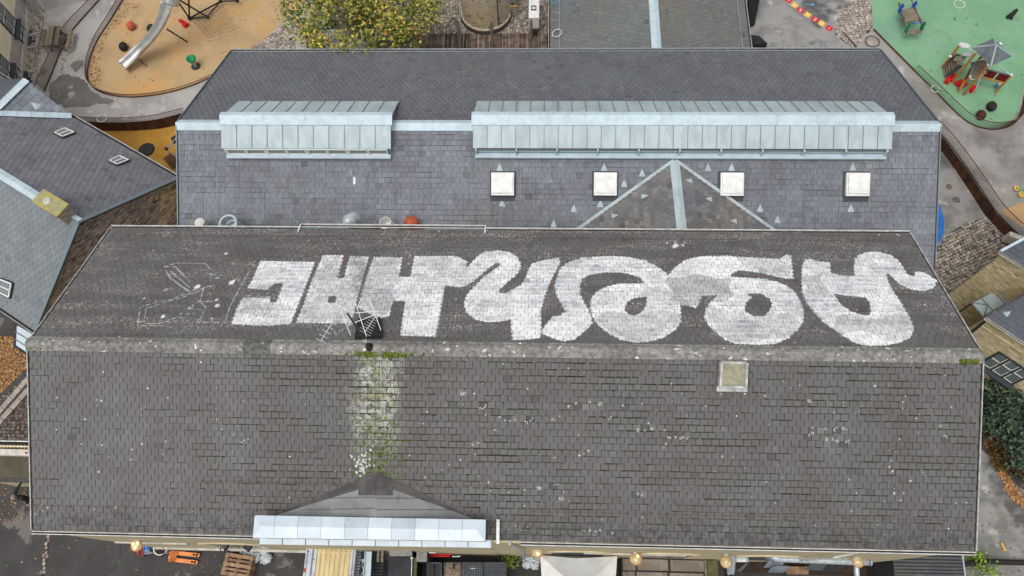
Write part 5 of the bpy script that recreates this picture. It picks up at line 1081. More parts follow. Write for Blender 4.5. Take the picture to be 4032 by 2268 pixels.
# big red bricks
def redbrick(px, py, z, rz, lb, w=.3, d=.16, h=.15):
    p = at(px, py, z); t = thing('toy_brick', lb, 'toy brick', p, 'red toy bricks', rz); ORI[t.name] = A([0, 0, 0.]); MB().box(-w/2, w/2, -d/2, d/2, 0, h).build('body', G['red'], t)
    for i in range(4):
        for j in range(2): MB().lathe((-w/2+w*(i+.5)/4, -d/2+d*(j+.5)/2, h), [(.026, 0), (.026, .03), (0, .03)], 10).build('stud', G['red'], t)
redbrick(717, 88, TZ+.02, -.5, 'red toy brick touching another beside the slide, the upper one'); redbrick(733, 102, TZ+.02, .8, 'red toy brick touching another beside the slide, the lower one', .28, .26, .2)
for px, py, r, lb in ((3728, 320, 1.0, 'red toy brick furthest left below the wooden stair of the play tower'), (3748, 312, 1.0, 'red toy brick second from the left below the play tower stair'), (3772, 331, .5, 'red toy brick third from the left in front of the play tower'), (3787, 340, .5, 'red toy brick tucked behind the play tower leg'), (3826, 355, 1.25, 'red toy brick under the bent pole of the play tower')): redbrick(px, py, TZ+.02, r, lb, .42, .22, .2)
# green spinning bowl, trampoline, second net
p = at(772, 262, TZ+.0); sp_ = thing('spinner_bowl', 'green spinning bowl on a steel stem on the ochre area', 'spinner', p); ORI[sp_.name] = p
MB().lathe(p, [(.26, 0.012), (.26, .03), (0, .03)], 20).build('base', G['steel_dark'], sp_); MB().lathe(p, [(.07, .03), (.07, .45)], 12).build('stem', G['galv'], sp_)
MB().lathe(p+A([0, 0, .42]), [(.08, 0), (.2, .08), (.27, .22), (.27, .25), (.23, .25), (.17, .12), (0, .08)], 22).build('bowl', G['greenp'], sp_, smooth=True)
p = at(577, 590, .008); tp = thing('trampoline', 'round black trampoline mat in the yellow play area', 'trampoline', p); MB().lathe(p, [(0, .03), (.36, .03), (.36, .0)], 30).build('mat', G['tarp'], tp); MB().lathe(p, [(.36, .035), (.42, .03), (.44, .0)], 30).build('rim', G['black'], tp)
nt_ = thing('rope_pyramid', 'dark rope play structure half hidden by the long roof', 'climbing frame', at(690, 620, 0)); top_ = at(655, 585, .9)
MB().ball(top_, .1, n=12, m=8).build('ball_joint', G['black'], nt_, smooth=True)
for q in ((700, 535, 1.6), (720, 560, .6), (715, 640, .2), (675, 610, .0)): MB().tube([top_, at(*q)], .03, 7).build('pole', G['galv'], nt_)
for c0, c1, n in (((660, 615, .5), (700, 660, .5), 8), ((690, 535, 1.2), (705, 560, 1.2), 6)):
    for k in range(n):
        a, b = at(*c0), at(*c1); t = k/n; q = a+(b-a)*t; MB().obox(q, unit((1, .5, .3))*.28, unit((-.5, 1, .1))*.035, (0, 0, .012)).build('slat', G['black'], nt_)
# picnic table
c = [at(191, 102, TZ+.74), at(240, 103, TZ+.74), at(224, 178, TZ+.74), at(178, 176, TZ+.74)]; pt = thing('picnic_table', 'weathered wooden picnic table beside the rusty fence', 'picnic table', A([*(sum(c)/4)[:2], TZ])); cx_ = sum(c)/4; dx = unit(c[1]-c[0]); dy = unit(c[0]-c[3]); wx = np.linalg.norm(c[1]-c[0]); ly = np.linalg.norm(c[0]-c[3])
for k in range(6):
    mb = MB(); mb.tint = float(rng.normal(0, .25)); mb.obox(cx_+dx*wx*((k+.5)/6-.5), dx*(wx/12-.008), dy*ly/2, (0, 0, .02)); mb.build('table_plank', G['wood_old'], pt)
for s in (-1, 1):
    for k in range(2):
        mb = MB(); mb.tint = float(rng.normal(0, .2)); mb.obox(cx_+dx*s*(wx/2+.33+.12*k)-UPZ*.3, dx*.055, dy*ly/2, (0, 0, .02)); mb.build('bench_plank', G['wood_old'], pt)
    MB().beam(cx_+dy*s*ly*.35-UPZ*.36-dx*(wx/2+.5), cx_+dy*s*ly*.35-UPZ*.36+dx*(wx/2+.5), .05, .1).build('cross_beam', G['wood_old'], pt)
    for t in (-1, 1): MB().beam(cx_+dy*s*ly*.35-UPZ*.05+dx*t*.2, cx_+dy*s*ly*.35-UPZ*.74+dx*t*.42, .09, .05).build('leg', G['wood_old'], pt)

# ================================================================ TOWER YARD
p = at(1915, 60, TZ); tw = thing('round_brick_tower', 'base of a round yellow brick tower standing in the cobbles', 'tower', p)
MB().lathe(p, [(1.42, 0), (1.42, .35), (1.34, .4), (1.33, 3), (1.30, 12), (0, 12)], 48).build('shaft', G['tower'], tw, smooth=False); MB().lathe(p, [(1.45, 0), (1.45, .3), (1.35, .38)], 48).build('foot', G['felt_dark'], tw)
MB().tube([p+A([.75, -1.12, .3]), p+A([.75, -1.12, 2.4])], .03, 6).build('crack_strap', G['felt_dark'], tw); MB().beam(p+A([1.33, -.2, .9]), p+A([1.75, -.2, .9]), .05, .05).build('bracket', G['yellowp'], tw)
p = at(2102, 70, TZ+1.3); cb = thing('white_cabinet', 'tall white metal cabinet with a square hatch beside the annex', 'cabinet', A([p[0], p[1], TZ])); MB().box(p[0]-.28, p[0]+.28, p[1], p[1]+1.6, TZ+.5, TZ+1.3).build('body', G['white'], cb); MB().box(p[0]-.15, p[0]+.13, p[1]+.5, p[1]+.85, TZ+1.3, TZ+1.31).build('hatch', G['steel_dark'], cb); MB().box(p[0]-.1, p[0]+.08, p[1]+.58, p[1]+.74, TZ+1.31, TZ+1.33).build('handle', G['white'], cb); MB().box(p[0]-.1, p[0]+.2, p[1]-.12, p[1]+.2, TZ, TZ+.5).build('foot', G['steel_dark'], cb)
for i, (tx, ty, bx, by, lb) in enumerate(((1650, 145, 1668, 196, 'weathered log post next to the tree, leftmost of the four'), (1798, 76, 1813, 196, 'weathered log post left of the round tower'), (1934, 80, 1944, 196, 'weathered log post in front of the round tower'), (2091, 76, 2089, 196, 'weathered log post below the white cabinet'))):
    tz = 3.0; t = at(tx, ty, tz); b = at(bx, by, tz-1.0) if False else A([t[0]+.05*(1.5-i), t[1]-.15, TZ]); MB().tube([b, (b*.5+t*.5)+A([.03, .02, 0]), t], [.095, .09, .075], 10).build('log_post', G['wood_old'], None, label=lb, cat='post', group='log posts in the tower yard')
# hoops
for px, py, z, r, tilt, lb, gm in ((2193, 130, 2.55, .24, .3, 'white hoop lying on the annex roof', 'white'), (400, 465, TZ+.5, .25, 0, 'white hoop hanging on the fence above the yellow area', 'white'), (3778, 16, TZ+.03, .29, 0, 'white hoop lying on the green play area', 'white'), (3683, 350, TZ+.2, .2, 0, 'white hoop leaning on the green area fence', 'white'), (2185, 3, 2.4, .22, .3, 'pale blue hoop on the annex gutter at the top edge', 'bluel')):
    p = at(px, py, z); P = [p+r*A([math.cos(t), math.sin(t), math.cos(t)*tilt]) for t in np.linspace(0, 2*math.pi, 33)]; MB().tube(P, .018, 6).build('hoop', G[gm], None, label=lb, cat='hoop', group='toy hoops')
# manholes, number tiles, blue shovel
for px, py, r, lb, z, m in ((3435, 163, .4, 'large round manhole cover with a stone ring on the terrace', TZ+.02, 'cobble'), (3052, 182, .34, 'left round manhole cover just behind the roof eave', TZ+.02, 'felt'), (3105, 184, .24, 'middle round manhole cover just behind the roof eave', TZ+.02, 'felt'), (3163, 187, .24, 'right round manhole cover just behind the roof eave', TZ+.02, 'felt'), (222, 373, .2, 'rusty round cover on the dark damp path', TZ+.012, 'cobble_dark'), (3736, 735, .2, 'upper worn cover in the asphalt beside the blue circle', .012, 'cobble_dark'), (3764, 787, .24, 'lower worn cover in the asphalt beside the blue circle', .012, 'cobble_dark')):
    p = at(px, py, z); t = thing('manhole_cover', lb, 'manhole cover', p, 'round covers in the ground'); MB().lathe(p, [(0, .012), (r*.78, .012), (r*.8, 0)], 28).build('lid', G[m], t); MB().lathe(p, [(r*.82, 0), (r*.84, .016), (r, .014), (r*1.02, -.004)], 28).build('ring', G['cobble' if m != 'cobble' else 'joint'], t)
SEG = {1: [((0, -1), (0, 1))], 2: [((-1, 1), (1, 1)), ((1, 1), (1, 0)), ((1, 0), (-1, 0)), ((-1, 0), (-1, -1)), ((-1, -1), (1, -1))], 3: [((-1, 1), (1, 1)), ((1, 1), (1, -1)), ((-1, 0), (1, 0)), ((-1, -1), (1, -1))], 4: [((-1, 1), (-1, 0)), ((-1, 0), (1, 0)), ((1, 1), (1, -1))],
       5: [((1, 1), (-1, 1)), ((-1, 1), (-1, 0)), ((-1, 0), (1, 0)), ((1, 0), (1, -1)), ((1, -1), (-1, -1))], 6: [((1, 1), (-1, 1)), ((-1, 1), (-1, -1)), ((-1, -1), (1, -1)), ((1, -1), (1, 0)), ((1, 0), (-1, 0))], 7: [((-1, 1), (1, 1)), ((1, 1), (-.2, -1))]}
for k, (px, py) in enumerate(((3265, 111), (3236, 92), (3209, 76), (3180, 58), (3152, 40), (3129, 20), (3106, 0))):
    p = at(px, py, TZ+.008); num = k+1; col_ = 'red' if k % 2 == 0 else 'yellowp'; d1 = unit(A([.75, -.62, 0])); d2 = A([-d1[1], d1[0], 0])
    t = thing('painted_number', ('red painted square with numeral one, nearest the cobbles', 'yellow painted square with numeral two between two red squares, nearest the cobbles', 'red painted square with numeral three in the middle of the row', 'yellow painted square with numeral four in the middle of the row', 'red painted square with numeral five left of the blue shovel end', 'yellow painted square with numeral six beside the blue shovel', 'red painted square with numeral seven cut by the top edge')[k], 'ground marking', p, 'number squares on the asphalt'); MB().slab([p-d1*.17-d2*.17, p+d1*.17-d2*.17, p+d1*.17+d2*.17, p-d1*.17+d2*.17], (0, 0, .004)).build('square', G[col_], t); mb = MB(); mb.keepn = False
    for (x0, y0), (x1, y1) in SEG[num]: mb.beam(p+d1*x0*.05+d2*y0*.09+UPZ*.004, p+d1*x1*.05+d2*y1*.09+UPZ*.004, .028, .004)
    mb.build('numeral', G['white_paint'], t)
p = at(3185, 19, TZ+.03); sv = thing('toy_shovel', 'light blue toy shovel on the grey asphalt', 'shovel', p); MB().tube([p-A([.2, 0, 0]), p+A([.12, .01, 0])], .016, 6).build('handle', G['bluel'], sv); MB().obox(p+A([.2, .01, 0]), (.09, 0, .0), (0, .06, 0), (0, 0, .012)).build('blade', G['bluel'], sv); MB().beam(p+A([-.2, -.05, 0]), p+A([-.2, .05, 0]), .03, .03).build('grip', G['bluel'], sv)

# ================================================================ PLAYGROUND, RIGHT
GZ = TZ+.014
# rocking see-saw platform in blue and green
rk = thing('rocking_platform', 'wooden rocking platform with blue and green animal ends on springs', 'rocker', at(3590, 75, GZ)); q0, q1, q2, q3 = at(3546, 30, GZ+.75), at(3598, 20, GZ+.75), at(3632, 100, GZ+.75), at(3572, 108, GZ+.75)
MB().slab([q0*.9+q2*.1, q1*.9+q3*.1, q2*.75+q1*.25, q3*.75+q0*.25], (0, 0, .05)).build('platform', G['wood_old'], rk)
for a, b in ((q0, q3), (q1, q2)): MB().beam(a+(a-b)*.25, b+(b-a)*.12, .07, .09).build('beam', G['wood_deck'], rk)
for m, a, b in (('greenp', q3, q2), ('bluep', q0, q1)):
    for q in (a, b):
        mb = MB(); prof = [(-.12, -.25), (.1, -.25), (.14, 0), (.05, .1), (.12, .25), (.0, .38), (-.12, .28), (-.07, .1), (-.16, 0)]; dd = unit(q3-q0); mb.slab([q+dd*(x+.1)+UPZ*z for x, z in prof], unit(q1-q0)*.05); mb.build('animal_panel', G[m], rk)
    MB().tube([a+UPZ*.25, b+UPZ*.25], .02, 6).build('handle_bar', G['bluep' if m == 'greenp' else 'steel'], rk)
MB().slab([q3+(q3-q0)*.02-UPZ*.2, q2+(q3-q0)*.02-UPZ*.2, q2+(q3-q0)*.22-UPZ*.2, q3+(q3-q0)*.22-UPZ*.2], (0, 0, .04)).build('seat', G['wood_old'], rk)
for px, py in ((3549, 58), (3560, 78)):
    c = at(px, py, GZ); P = [c+A([.08*math.cos(t), .08*math.sin(t), .02+t*.011]) for t in np.linspace(0, 30, 60)]; MB().tube(P, .022, 5).build('spring', G['bluel'], rk)
# play tower with pyramid roof
TWR = thing('play_tower', 'larch play tower with grey pyramid roof, stair and rope bridge', 'play structure', at(3865, 290, GZ))
rt = at(3921, 178, GZ+3.3); ce = [at(3829, 188, GZ+2.55), at(3910, 152, GZ+2.55), at(3982, 222, GZ+2.55), at(3900, 260, GZ+2.55)]
for i in range(4):
    a, b = ce[i], ce[(i+1) % 4]; n = 8
    for k in range(n):
        t0, t1 = k/n, (k+.86)/n; MB().slab([a+(rt-a)*t0, b+(rt-b)*t0, b+(rt-b)*t1, a+(rt-a)*t1], unit(np.cross(b-a, rt-a))*.02).build('roof_board', G['corrug'], TWR)
    MB().beam(a+UPZ*.03, rt+UPZ*.03, .07, .05).build('hip_batten', G['zinc'], TWR)
PS = {}
for k, (px, py, h) in enumerate(((3850, 310, 2.7), (3780, 362, 1.9), (3938, 258, 2.5), (3828, 335, 1.4), (3985, 297, 1.9), (3925, 357, 1.5), (3900, 280, 2.6))):
    pass
def post(name, t, b, r=.06): MB().tube([b, t], r, 8).build(name, G['larch'], TWR); MB().lathe(t, [(r+.012, -.03), (r+.012, .03), (0, .06)], 10).build('post_cap', G['white'], TWR)
posts = [((3769, 362), (3819, 300), 1.1), ((3828, 334), (3893, 255), 2.5), ((3927, 357), (3982, 295), 1.45), ((3778, 286), (3845, 205), 2.5), ((3905, 280), (3940, 172), 2.6), ((3709, 262), (3780, 176), 1.6), ((3744, 295), (3775, 255), .9), ((3712, 265), (3742, 222), .9)]
for (bx, by), (tx, ty), h in posts:
    b = at(bx, by, GZ); t = at(tx, ty, GZ+h); post('post', A([t[0], t[1], GZ+h]), A([b[0]*.15+t[0]*.85, b[1]*.15+t[1]*.85, GZ]))
dq = [at(3822, 245, GZ+1.2), at(3880, 235, GZ+1.2), at(3895, 285, GZ+1.2), at(3832, 310, GZ+1.2)]
for k in range(9):
    t0, t1 = k/9, (k+.9)/9; MB().slab([dq[0]+(dq[1]-dq[0])*t0, dq[0]+(dq[1]-dq[0])*t1, dq[3]+(dq[2]-dq[3])*t1, dq[3]+(dq[2]-dq[3])*t0], (0, 0, .03)).build('deck_board', G['wood_old'], TWR)
d2 = [at(3768, 214, GZ+1.0), at(3808, 222, GZ+1.0), at(3790, 250, GZ+1.0), at(3752, 238, GZ+1.0)]
for k in range(6):
    t0, t1 = k/6, (k+.9)/6; MB().slab([d2[0]+(d2[1]-d2[0])*t0, d2[0]+(d2[1]-d2[0])*t1, d2[3]+(d2[2]-d2[3])*t1, d2[3]+(d2[2]-d2[3])*t0], (0, 0, .03)).build('deck_board', G['wood_old'], TWR)
s0, s1 = at(3772, 242, GZ+.95), at(3724, 283, GZ+.12); sd_ = unit(A([s1[1]-s0[1], s0[0]-s1[0], 0]))
for k in range(6):
    p = s0+(s1-s0)*k/5; MB().obox(p, unit(A([*(s1-s0)[:2], 0]))*.09, sd_*.3, (0, 0, .02)).build('step', G['wood_old'], TWR)
for s in (-1, 1): MB().beam(s0+sd_*s*.34+UPZ*.15, s1+sd_*s*.34+UPZ*.1, .05, .28).build('stair_side', G['corrug_dark'], TWR)
p0, p1 = at(3790, 180, GZ+1.3), at(3800, 215, GZ+1.3); MB().slab([at(3785, 172, GZ+1.5), at(3812, 175, GZ+1.5), at(3812, 190, GZ+1.4), at(3784, 186, GZ+1.4)], (0, 0, .04)).build('slide_top', G['white'], TWR); MB().slab([at(3793, 206, GZ+1.2), at(3825, 208, GZ+1.2), at(3822, 222, GZ+1.2), at(3792, 220, GZ+1.2)], (0, 0, .04)).build('slide_bed', G['steel'], TWR); MB().tube(catmull([at(3780, 168, GZ+1.7), at(3813, 176, GZ+1.7), at(3818, 195, GZ+1.6), at(3828, 205, GZ+1.5), at(3828, 218, GZ+1.3)], 5), .025, 6).build('handrail', G['white'], TWR)
def panel(a, b, h, m, n=2):
    a, b = A(a), A(b); MB().beam(a+UPZ*h, b+UPZ*h, .06, .06).build('rail', G['corrug'], TWR); MB().beam(a, b, .06, .06).build('rail', G['larch'], TWR)
    for k in range(n):
        t0, t1 = (k+.08)/n, (k+.92)/n; MB().slab([a+(b-a)*t0+UPZ*.08, a+(b-a)*t1+UPZ*.08, a+(b-a)*t1+UPZ*(h-.06), a+(b-a)*t0+UPZ*(h-.06)], unit(np.cross(b-a, UPZ))*.03).build('panel', G['darkred'], TWR)
        for j in range(5): 
            q = a+(b-a)*(t0+(t1-t0)*(j+.5)/5); MB().beam(q+UPZ*.1, q+UPZ*(h-.08), .012, .07).build('panel_batten', G['darkred'], TWR)
panel(at(3795, 322, GZ+.75), at(3822, 268, GZ+.75), .55, 'darkred'); panel(at(3862, 303, GZ+.85), at(3955, 328, GZ+.85), .6, 'darkred', 2); panel(at(3848, 238, GZ+1.3), at(3870, 225, GZ+1.3), .5, 'darkred', 1)
MB().tube(catmull([at(3819, 300, GZ+1.1), at(3826, 313, GZ+1.05), at(3850, 308, GZ+1.2), at(3880, 288, GZ+1.6), at(3878, 282, GZ+1.8), at(3868, 280, GZ+1.8)], 6), .022, 6).build('handrail', G['white'], TWR); MB().tube(catmull([at(3858, 305, GZ+1.3), at(3850, 335, GZ+.8), at(3835, 360, GZ+.3), at(3822, 373, GZ)], 5), .022, 6).build('sliding_pole', G['white'], TWR); MB().tube([at(3932, 254, GZ+1.9), at(3978, 296, GZ+1.4)], .015, 5).build('rope', G['white'], TWR)
MB().beam(at(3795, 322, GZ+.7), at(3775, 362, GZ+.1), .08, .08).build('brace', G['larch'], TWR)
# bucket, stump, balance bike
p = at(3922, 345, GZ); MB().lathe(p, [(.1, 0), (.13, .25), (.12, .25), (.1, .03), (0, .03)], 16).build('bucket', G['bluel'], None, label='small blue bucket at the foot of the play tower post', cat='bucket'); p = at(3932, 338, GZ+.0); MB().ball(p+UPZ*.15, .14, .12, .15, 10, 7, .2).build('white_bag', G['white'], None, smooth=True, label='small white bag beside the blue bucket on the green area', cat='bag')
p = at(3975, 70, GZ); sm = thing('animal_stump', 'small black rubber animal figure on the green play area', 'play figure', p); mb = MB(); mb.tube([p+A([-.2, -.05, .08]), p+A([0, 0, .2]), p+A([.12, .1, .42]), p+A([.16, .12, .52])], [.09, .14, .1, .06], 10); mb.build('body', G['black'], sm, smooth=True); MB().tube([p+A([.05, -.15, .03]), p+A([.05, -.02, .15])], .06, 8).build('foot', G['black'], sm, smooth=True)
bk = thing('balance_bike', 'lime green balance bike with yellow wheels by the right edge', 'bicycle', at(4012, 755, TZ+.01)); w1, w2 = at(4003, 741, TZ+.13), at(4020, 766, TZ+.13)
for q in (w1, w2): MB().lathe(q-A([0, 0, .02]), [(.05, .0), (.12, 0), (.14, .02), (.12, .045), (.05, .045), (.05, 0)], 18, unit((.2, -.3, 1))).build('wheel', G['yellowp'], bk, smooth=True)
mid_ = at(4022, 744, TZ+.25)
for a, b in ((w1, mid_), (mid_, w2), (mid_, mid_+A([.22, .05, .0]))): MB().tube([a+UPZ*.03, b], .022, 6).build('frame_tube', G['lime'], bk)
MB().obox(mid_+A([.25, .02, .05]), (.1, 0, 0), (0, .06, 0), (0, 0, .03)).build('saddle', G['orangep'], bk)
# ================================================================ TREES, SHRUBS, LEAVES
def leaves(mb, pts, s0, s1, up=.6, tm=None):
    n = len(pts)
    for i in range(n):
        p = pts[i]; nrm = unit(rng.normal(0, 1, 3)+A([0, 0, up*2])); x = unit(np.cross(nrm, rng.normal(0, 1, 3))); y = np.cross(nrm, x); s = rng.uniform(s0, s1); t = tm(p) if tm else float(rng.uniform(-1, 1))
        mb.add([p-y*s, p+x*s*.75, p+y*s*1.1, p-x*s*.75, p+nrm*s*.0], [(0, 1, 2, 3)], float(np.clip(t, -1, 1)) or .01)
def branches(root, tips, r0, m, nm, seg=4):
    mb = MB()
    for k, t in enumerate(tips):
        mid = root*.45+t*.55+A([0, 0, .25])+rng.normal(0, .15, 3); mb.tube(catmull([root, root*.7+mid*.3, mid, t], 3), list(np.linspace(r0, r0*.14, 10)), 6)
    return mb
tc = at(1420, 38, 4.2); tr = thing('autumn_tree', 'broad tree with yellowing green leaves behind the long roof', 'tree', A([tc[0], tc[1], TZ])); base_ = A([tc[0], tc[1], TZ])
MB().tube([base_, base_+A([.05, 0, 1.2]), base_+A([0, .1, 2.4])], [.28, .22, .18], 10).build('trunk', G['bark'], tr, smooth=True)
tips = [base_+A([3.1*math.cos(a)*q, 2.6*math.sin(a)*q, 4.0+1.3*(1-q)+rng.normal(0, .3)]) for a, q in zip(rng.uniform(0, 6.28, 60), rng.uniform(.35, 1.12, 60))]
branches(base_+A([0, .1, 2.2]), tips, .075, None, 'limb').build('limbs', G['bark'], tr, kind='stuff')
mb = MB(); mb.keepn = True; P = []
for k in range(350):
    a = rng.uniform(0, 6.28); q = math.sqrt(rng.random())*1.05; c = base_+A([3.75*q*math.cos(a)*(1+.10*math.sin(3*a)), 2.75*q*math.sin(a)*(1+.12*math.cos(4*a)), 2.9+1.9*math.sqrt(max(0, 1.1-q*q))*rng.uniform(.4, 1)]); tone = rng.normal(-.02, .42)
    n = int(rng.integers(14, 40)); pts = c+rng.normal(0, .24, (n, 3))*A([1.15, 1.15, .7]); leaves(mb, pts, .045, .105, .7, lambda p, t=tone: t+rng.normal(0, .3))
mb.build('crown', G['leaf'], tr, kind='stuff')
def shrub(nm, label, c, rx, ry, h, m, n, s, stems=7, tone=0.):
    t = thing(nm, label, 'shrub', c); tips = [c+A([rx*.7*math.cos(a)*q, ry*.7*math.sin(a)*q, h*rng.uniform(.5, .95)]) for a, q in zip(rng.uniform(0, 6.28, stems), rng.uniform(.2, 1, stems))]
    branches(c, tips, .03, None, 'stem').build('stems', G['bark'], t, kind='stuff'); mb = MB(); mb.keepn = True
    for k in range(n):
        a = rng.uniform(0, 6.28); q = math.sqrt(rng.random()); p = c+A([rx*q*math.cos(a)*(1+.18*math.sin(3*a+rx)), ry*q*math.sin(a)*(1+.15*math.cos(5*a)), h*(.35+.65*math.sqrt(max(0, 1-q*q)))*rng.uniform(.55, 1)]); tn = rng.normal(tone, .35)
        leaves(mb, p+rng.normal(0, .12, (9, 3)), s*.6, s*1.2, .4, lambda p, t=tn: t+rng.normal(0, .3))
    mb.build('foliage', m, t, kind='stuff'); return t
c = at(3985, 1590, 1.2); shrub('evergreen_bush', 'dark evergreen bush below the green window at the right edge', A([c[0], c[1], 0]), 1.5, 1.5, 2.2, G['leaf_dark'], 520, .085)
c = at(4035, 1765, .8); shrub('evergreen_bush', 'lower dark green bush at the right edge above the drive', A([c[0], c[1], 0]), .95, 1.1, 1.5, G['leaf_dark'], 320, .075)
c = at(3985, 1735, .5); shrub('brown_shrub', 'brown leafed shrub between the dark bushes and the hall roof', A([c[0], c[1], 0]), 1.0, 1.5, .9, G['leaf_brown'], 420, .06)
for px, py, r, lb in ((3812, 2200, .35, 'wispy yellow green sapling at the corner of the dark corrugated roof'), (3855, 2245, .45, 'lower wispy yellow green sapling below the black cable'), (2010, 2205, .3, 'ivy seedling beside the wire mesh bins')):
    c = at(px, py, .0); shrub('sapling', lb, c, r, r, .9, G['plant'], 26, .055, 9, .2)
def litter(nm, poly, n, z, s=.05, seed=None):
    P = [at(x, y, z) for x, y in poly]; x0, x1 = min(p[0] for p in P), max(p[0] for p in P); y0, y1 = min(p[1] for p in P), max(p[1] for p in P); mb = MB(); mb.keepn = True; k = 0
    Q = [(p[0], p[1]) for p in P]; xs, ys = rng.uniform(x0, x1, n*3), rng.uniform(y0, y1, n*3); ok = inpoly(xs, ys, Q)
    for x, y in list(zip(xs[ok], ys[ok]))[:n]: leaves(mb, [A([x, y, z+.012+rng.random()*.03])], s*.55, s*1.1, 2.5)
    o = mb.build(nm, G['litter'], None); return put(o, kind='stuff')
litter('fallen_leaves', [(-40, 1320), (80, 1330), (106, 1390), (106, 1450), (-40, 1590)], 2600, .004)
litter('fallen_leaves', [(3868, 1640), (3905, 1700), (3960, 1860), (4032, 1960), (4032, 2010), (3930, 1870), (3872, 1740)], 1500, .006)
litter('fallen_leaves', [(3960, 1900), (4000, 1930), (4025, 1975), (4000, 1985), (3950, 1925)], 260, .006)
litter('fallen_leaves', [(3868, 1480), (3905, 1560), (3890, 1660), (3868, 1660)], 200, .01)
litter('fallen_leaves', [(0, 1900), (110, 1900), (118, 2060), (0, 2060)], 90, .004, .04)
litter('fallen_leaves', [(360, 340), (350, 240), (400, 150), (480, 10), (560, 10), (430, 130), (390, 240), (400, 340)], 330, TZ+.01, .055)
litter('fallen_leaves', [(240, 200), (300, 130), (310, 150), (250, 260), (240, 330)], 60, TZ+.01, .055)
litter('fallen_leaves', [(460, 60), (1100, 30), (900, 280), (500, 360)], 110, TZ+.01, .05)
litter('fallen_leaves', [(120, 2090), (1150, 2160), (1150, 2268), (0, 2268), (0, 2000), (110, 2000)], 90, .004, .032)
litter('fallen_leaves', [(3860, 1900), (4032, 2050), (4032, 2268), (3870, 2268)], 60, .006, .05)
litter('fallen_leaves', [(3715, 560), (3760, 640), (3900, 850), (3880, 860), (3730, 650)], 80, .008, .045)
litter('fallen_leaves', [(3437, 20), (4032, 20), (4032, 480), (3800, 470)], 160, TZ+.014, .035)

# ================================================================ LEFT EDGE: kerb, low shed, person
for px, lb in (((-20, 1648, 108, 1500), 'upper stone kerb crossing the leaves at the left edge'), ((-20, 1690, 108, 1545), 'lower stone kerb beside the cobbles at the left edge')):
    a, b = at(px[0], px[1], .02), at(px[2]+40, px[3]-46, .02); t = thing('kerb', lb, 'kerb', a, 'stone kerbs at the left edge'); n = 5
    for k in range(n): MB().beam(a+(b-a)*(k+.02)/n+UPZ*.05, a+(b-a)*(k+.98)/n+UPZ*.05, .24, .12).build('kerb_stone', G['cobble'], t)
sh = thing('low_shed', 'low brown roofed shed with pale parapets at the left edge', 'shed', at(50, 1840, 0)); z = 2.2
xa, xb = at(-60, 1850, z)[0], at(170, 1850, z)[0]; y0, y1 = at(50, 1888, z)[1], at(50, 1795, z)[1]
MB().box(xa, xb, y0, y1, 0, z).build('wall', G['wall'], sh); MB().box(xa, xb, y0+.02, y1-.02, z+.004, z+.02).build('roof_felt', G['brownfelt'], sh)
MB().box(xa, xb, y1, y1+.26, 0, z+.12).build('parapet', G['stone_pale'], sh); MB().box(xa, xb, y0-.1, y0+.03, z-.08, z+.08).build('gutter', G['steel_dark'], sh)
k = 0
for x in np.arange(xa, xb, .075): MB().box(x, x+.045, y1+.3, y1+.44, z+.1, z+.13).build('grating_slat', G['wood_deck' if k % 2 else 'yellowp'], sh) if k % 1 == 0 else None; k += 1
for yy, zz in ((1757, z+.25), (1737, z+.3)): p = at(50, yy, zz); MB().box(xa, xb, p[1]-.02, p[1]+.02, zz-.03, zz).build('rail', G['gutter'], sh)
MB().box(xa, xb, at(50, 1757, z)[1]+.03, at(50, 1737, z)[1]-.03, 0, z+.05).build('gap_shade_block', G['black'], sh)  # solid black block, its colour stands for the shade between the rails
MB().ball(at(103, 1783, z+.25), .05, n=10, m=6).build('rear_light', G['red'], sh)
# person in dark clothes: one skinned body
pf = at(152, 1972, 0); pe = thing('person', 'person in a dark jacket reaching out an arm beside the hall corner', 'person', pf)
def skin(name, verts, edges, rad, m, parent, root=0):
    me = bpy.data.meshes.new(name); og = ORI[parent.name]; me.from_pydata([tuple(A(v)-og) for v in verts], edges, []); o = bpy.data.objects.new(name, me); COL.objects.link(o); o.parent = parent; me.materials.append(m); ORI[o.name] = og
    md = o.modifiers.new('skin', 'SKIN'); md.use_smooth_shade = True
    for i, r in enumerate(rad): me.skin_vertices[0].data[i].radius = (r, r) if np.isscalar(r) else r
    me.skin_vertices[0].data[root].use_root = True; s = o.modifiers.new('sub', 'SUBSURF'); s.levels = s.render_levels = 2
    return o
fw = A([-.25, -.97, 0]); sdx = A([.97, -.25, 0])     # faces the camera side, left arm raised towards the shed
B = lambda f, s, u: pf+fw*f+sdx*s+UPZ*u
vv = [B(0, 0, .95), B(0, 0, 1.15), B(.02, 0, 1.38), B(.02, 0, 1.50), B(.02, .1, .88), B(.08, .12, .5), B(.02, .13, .08), B(.16, .13, .05), B(.02, -.1, .88), B(.0, -.12, .5), B(-.06, -.13, .08), B(.08, -.13, .05),
      B(.02, .19, 1.42), B(.05, .27, 1.15), B(.2, .24, .96), B(.02, -.19, 1.42), B(-.30, -.22, 1.40), B(-.58, -.16, 1.42)]
ee = [(0, 1), (1, 2), (2, 3), (0, 4), (4, 5), (5, 6), (6, 7), (0, 8), (8, 9), (9, 10), (10, 11), (2, 12), (12, 13), (13, 14), (2, 15), (15, 16), (16, 17)]
rr = [(.16, .12), (.15, .12), (.18, .12), .075, .1, .075, .055, .045, .1, .075, .055, .045, .085, .065, .05, .085, .065, .048]
skin('body', vv, ee, rr, G['cloth'], pe)
hd = B(.06, 0, 1.66); mb = MB(); mb.ball(hd, .085, .10, .12, 16, 12); mb.ball(hd+fw*.10-UPZ*.01, .016, .018, .026, 8, 6)
for s in (-1, 1): mb.ball(hd+sdx*s*.085, .015, .022, .03, 8, 6)
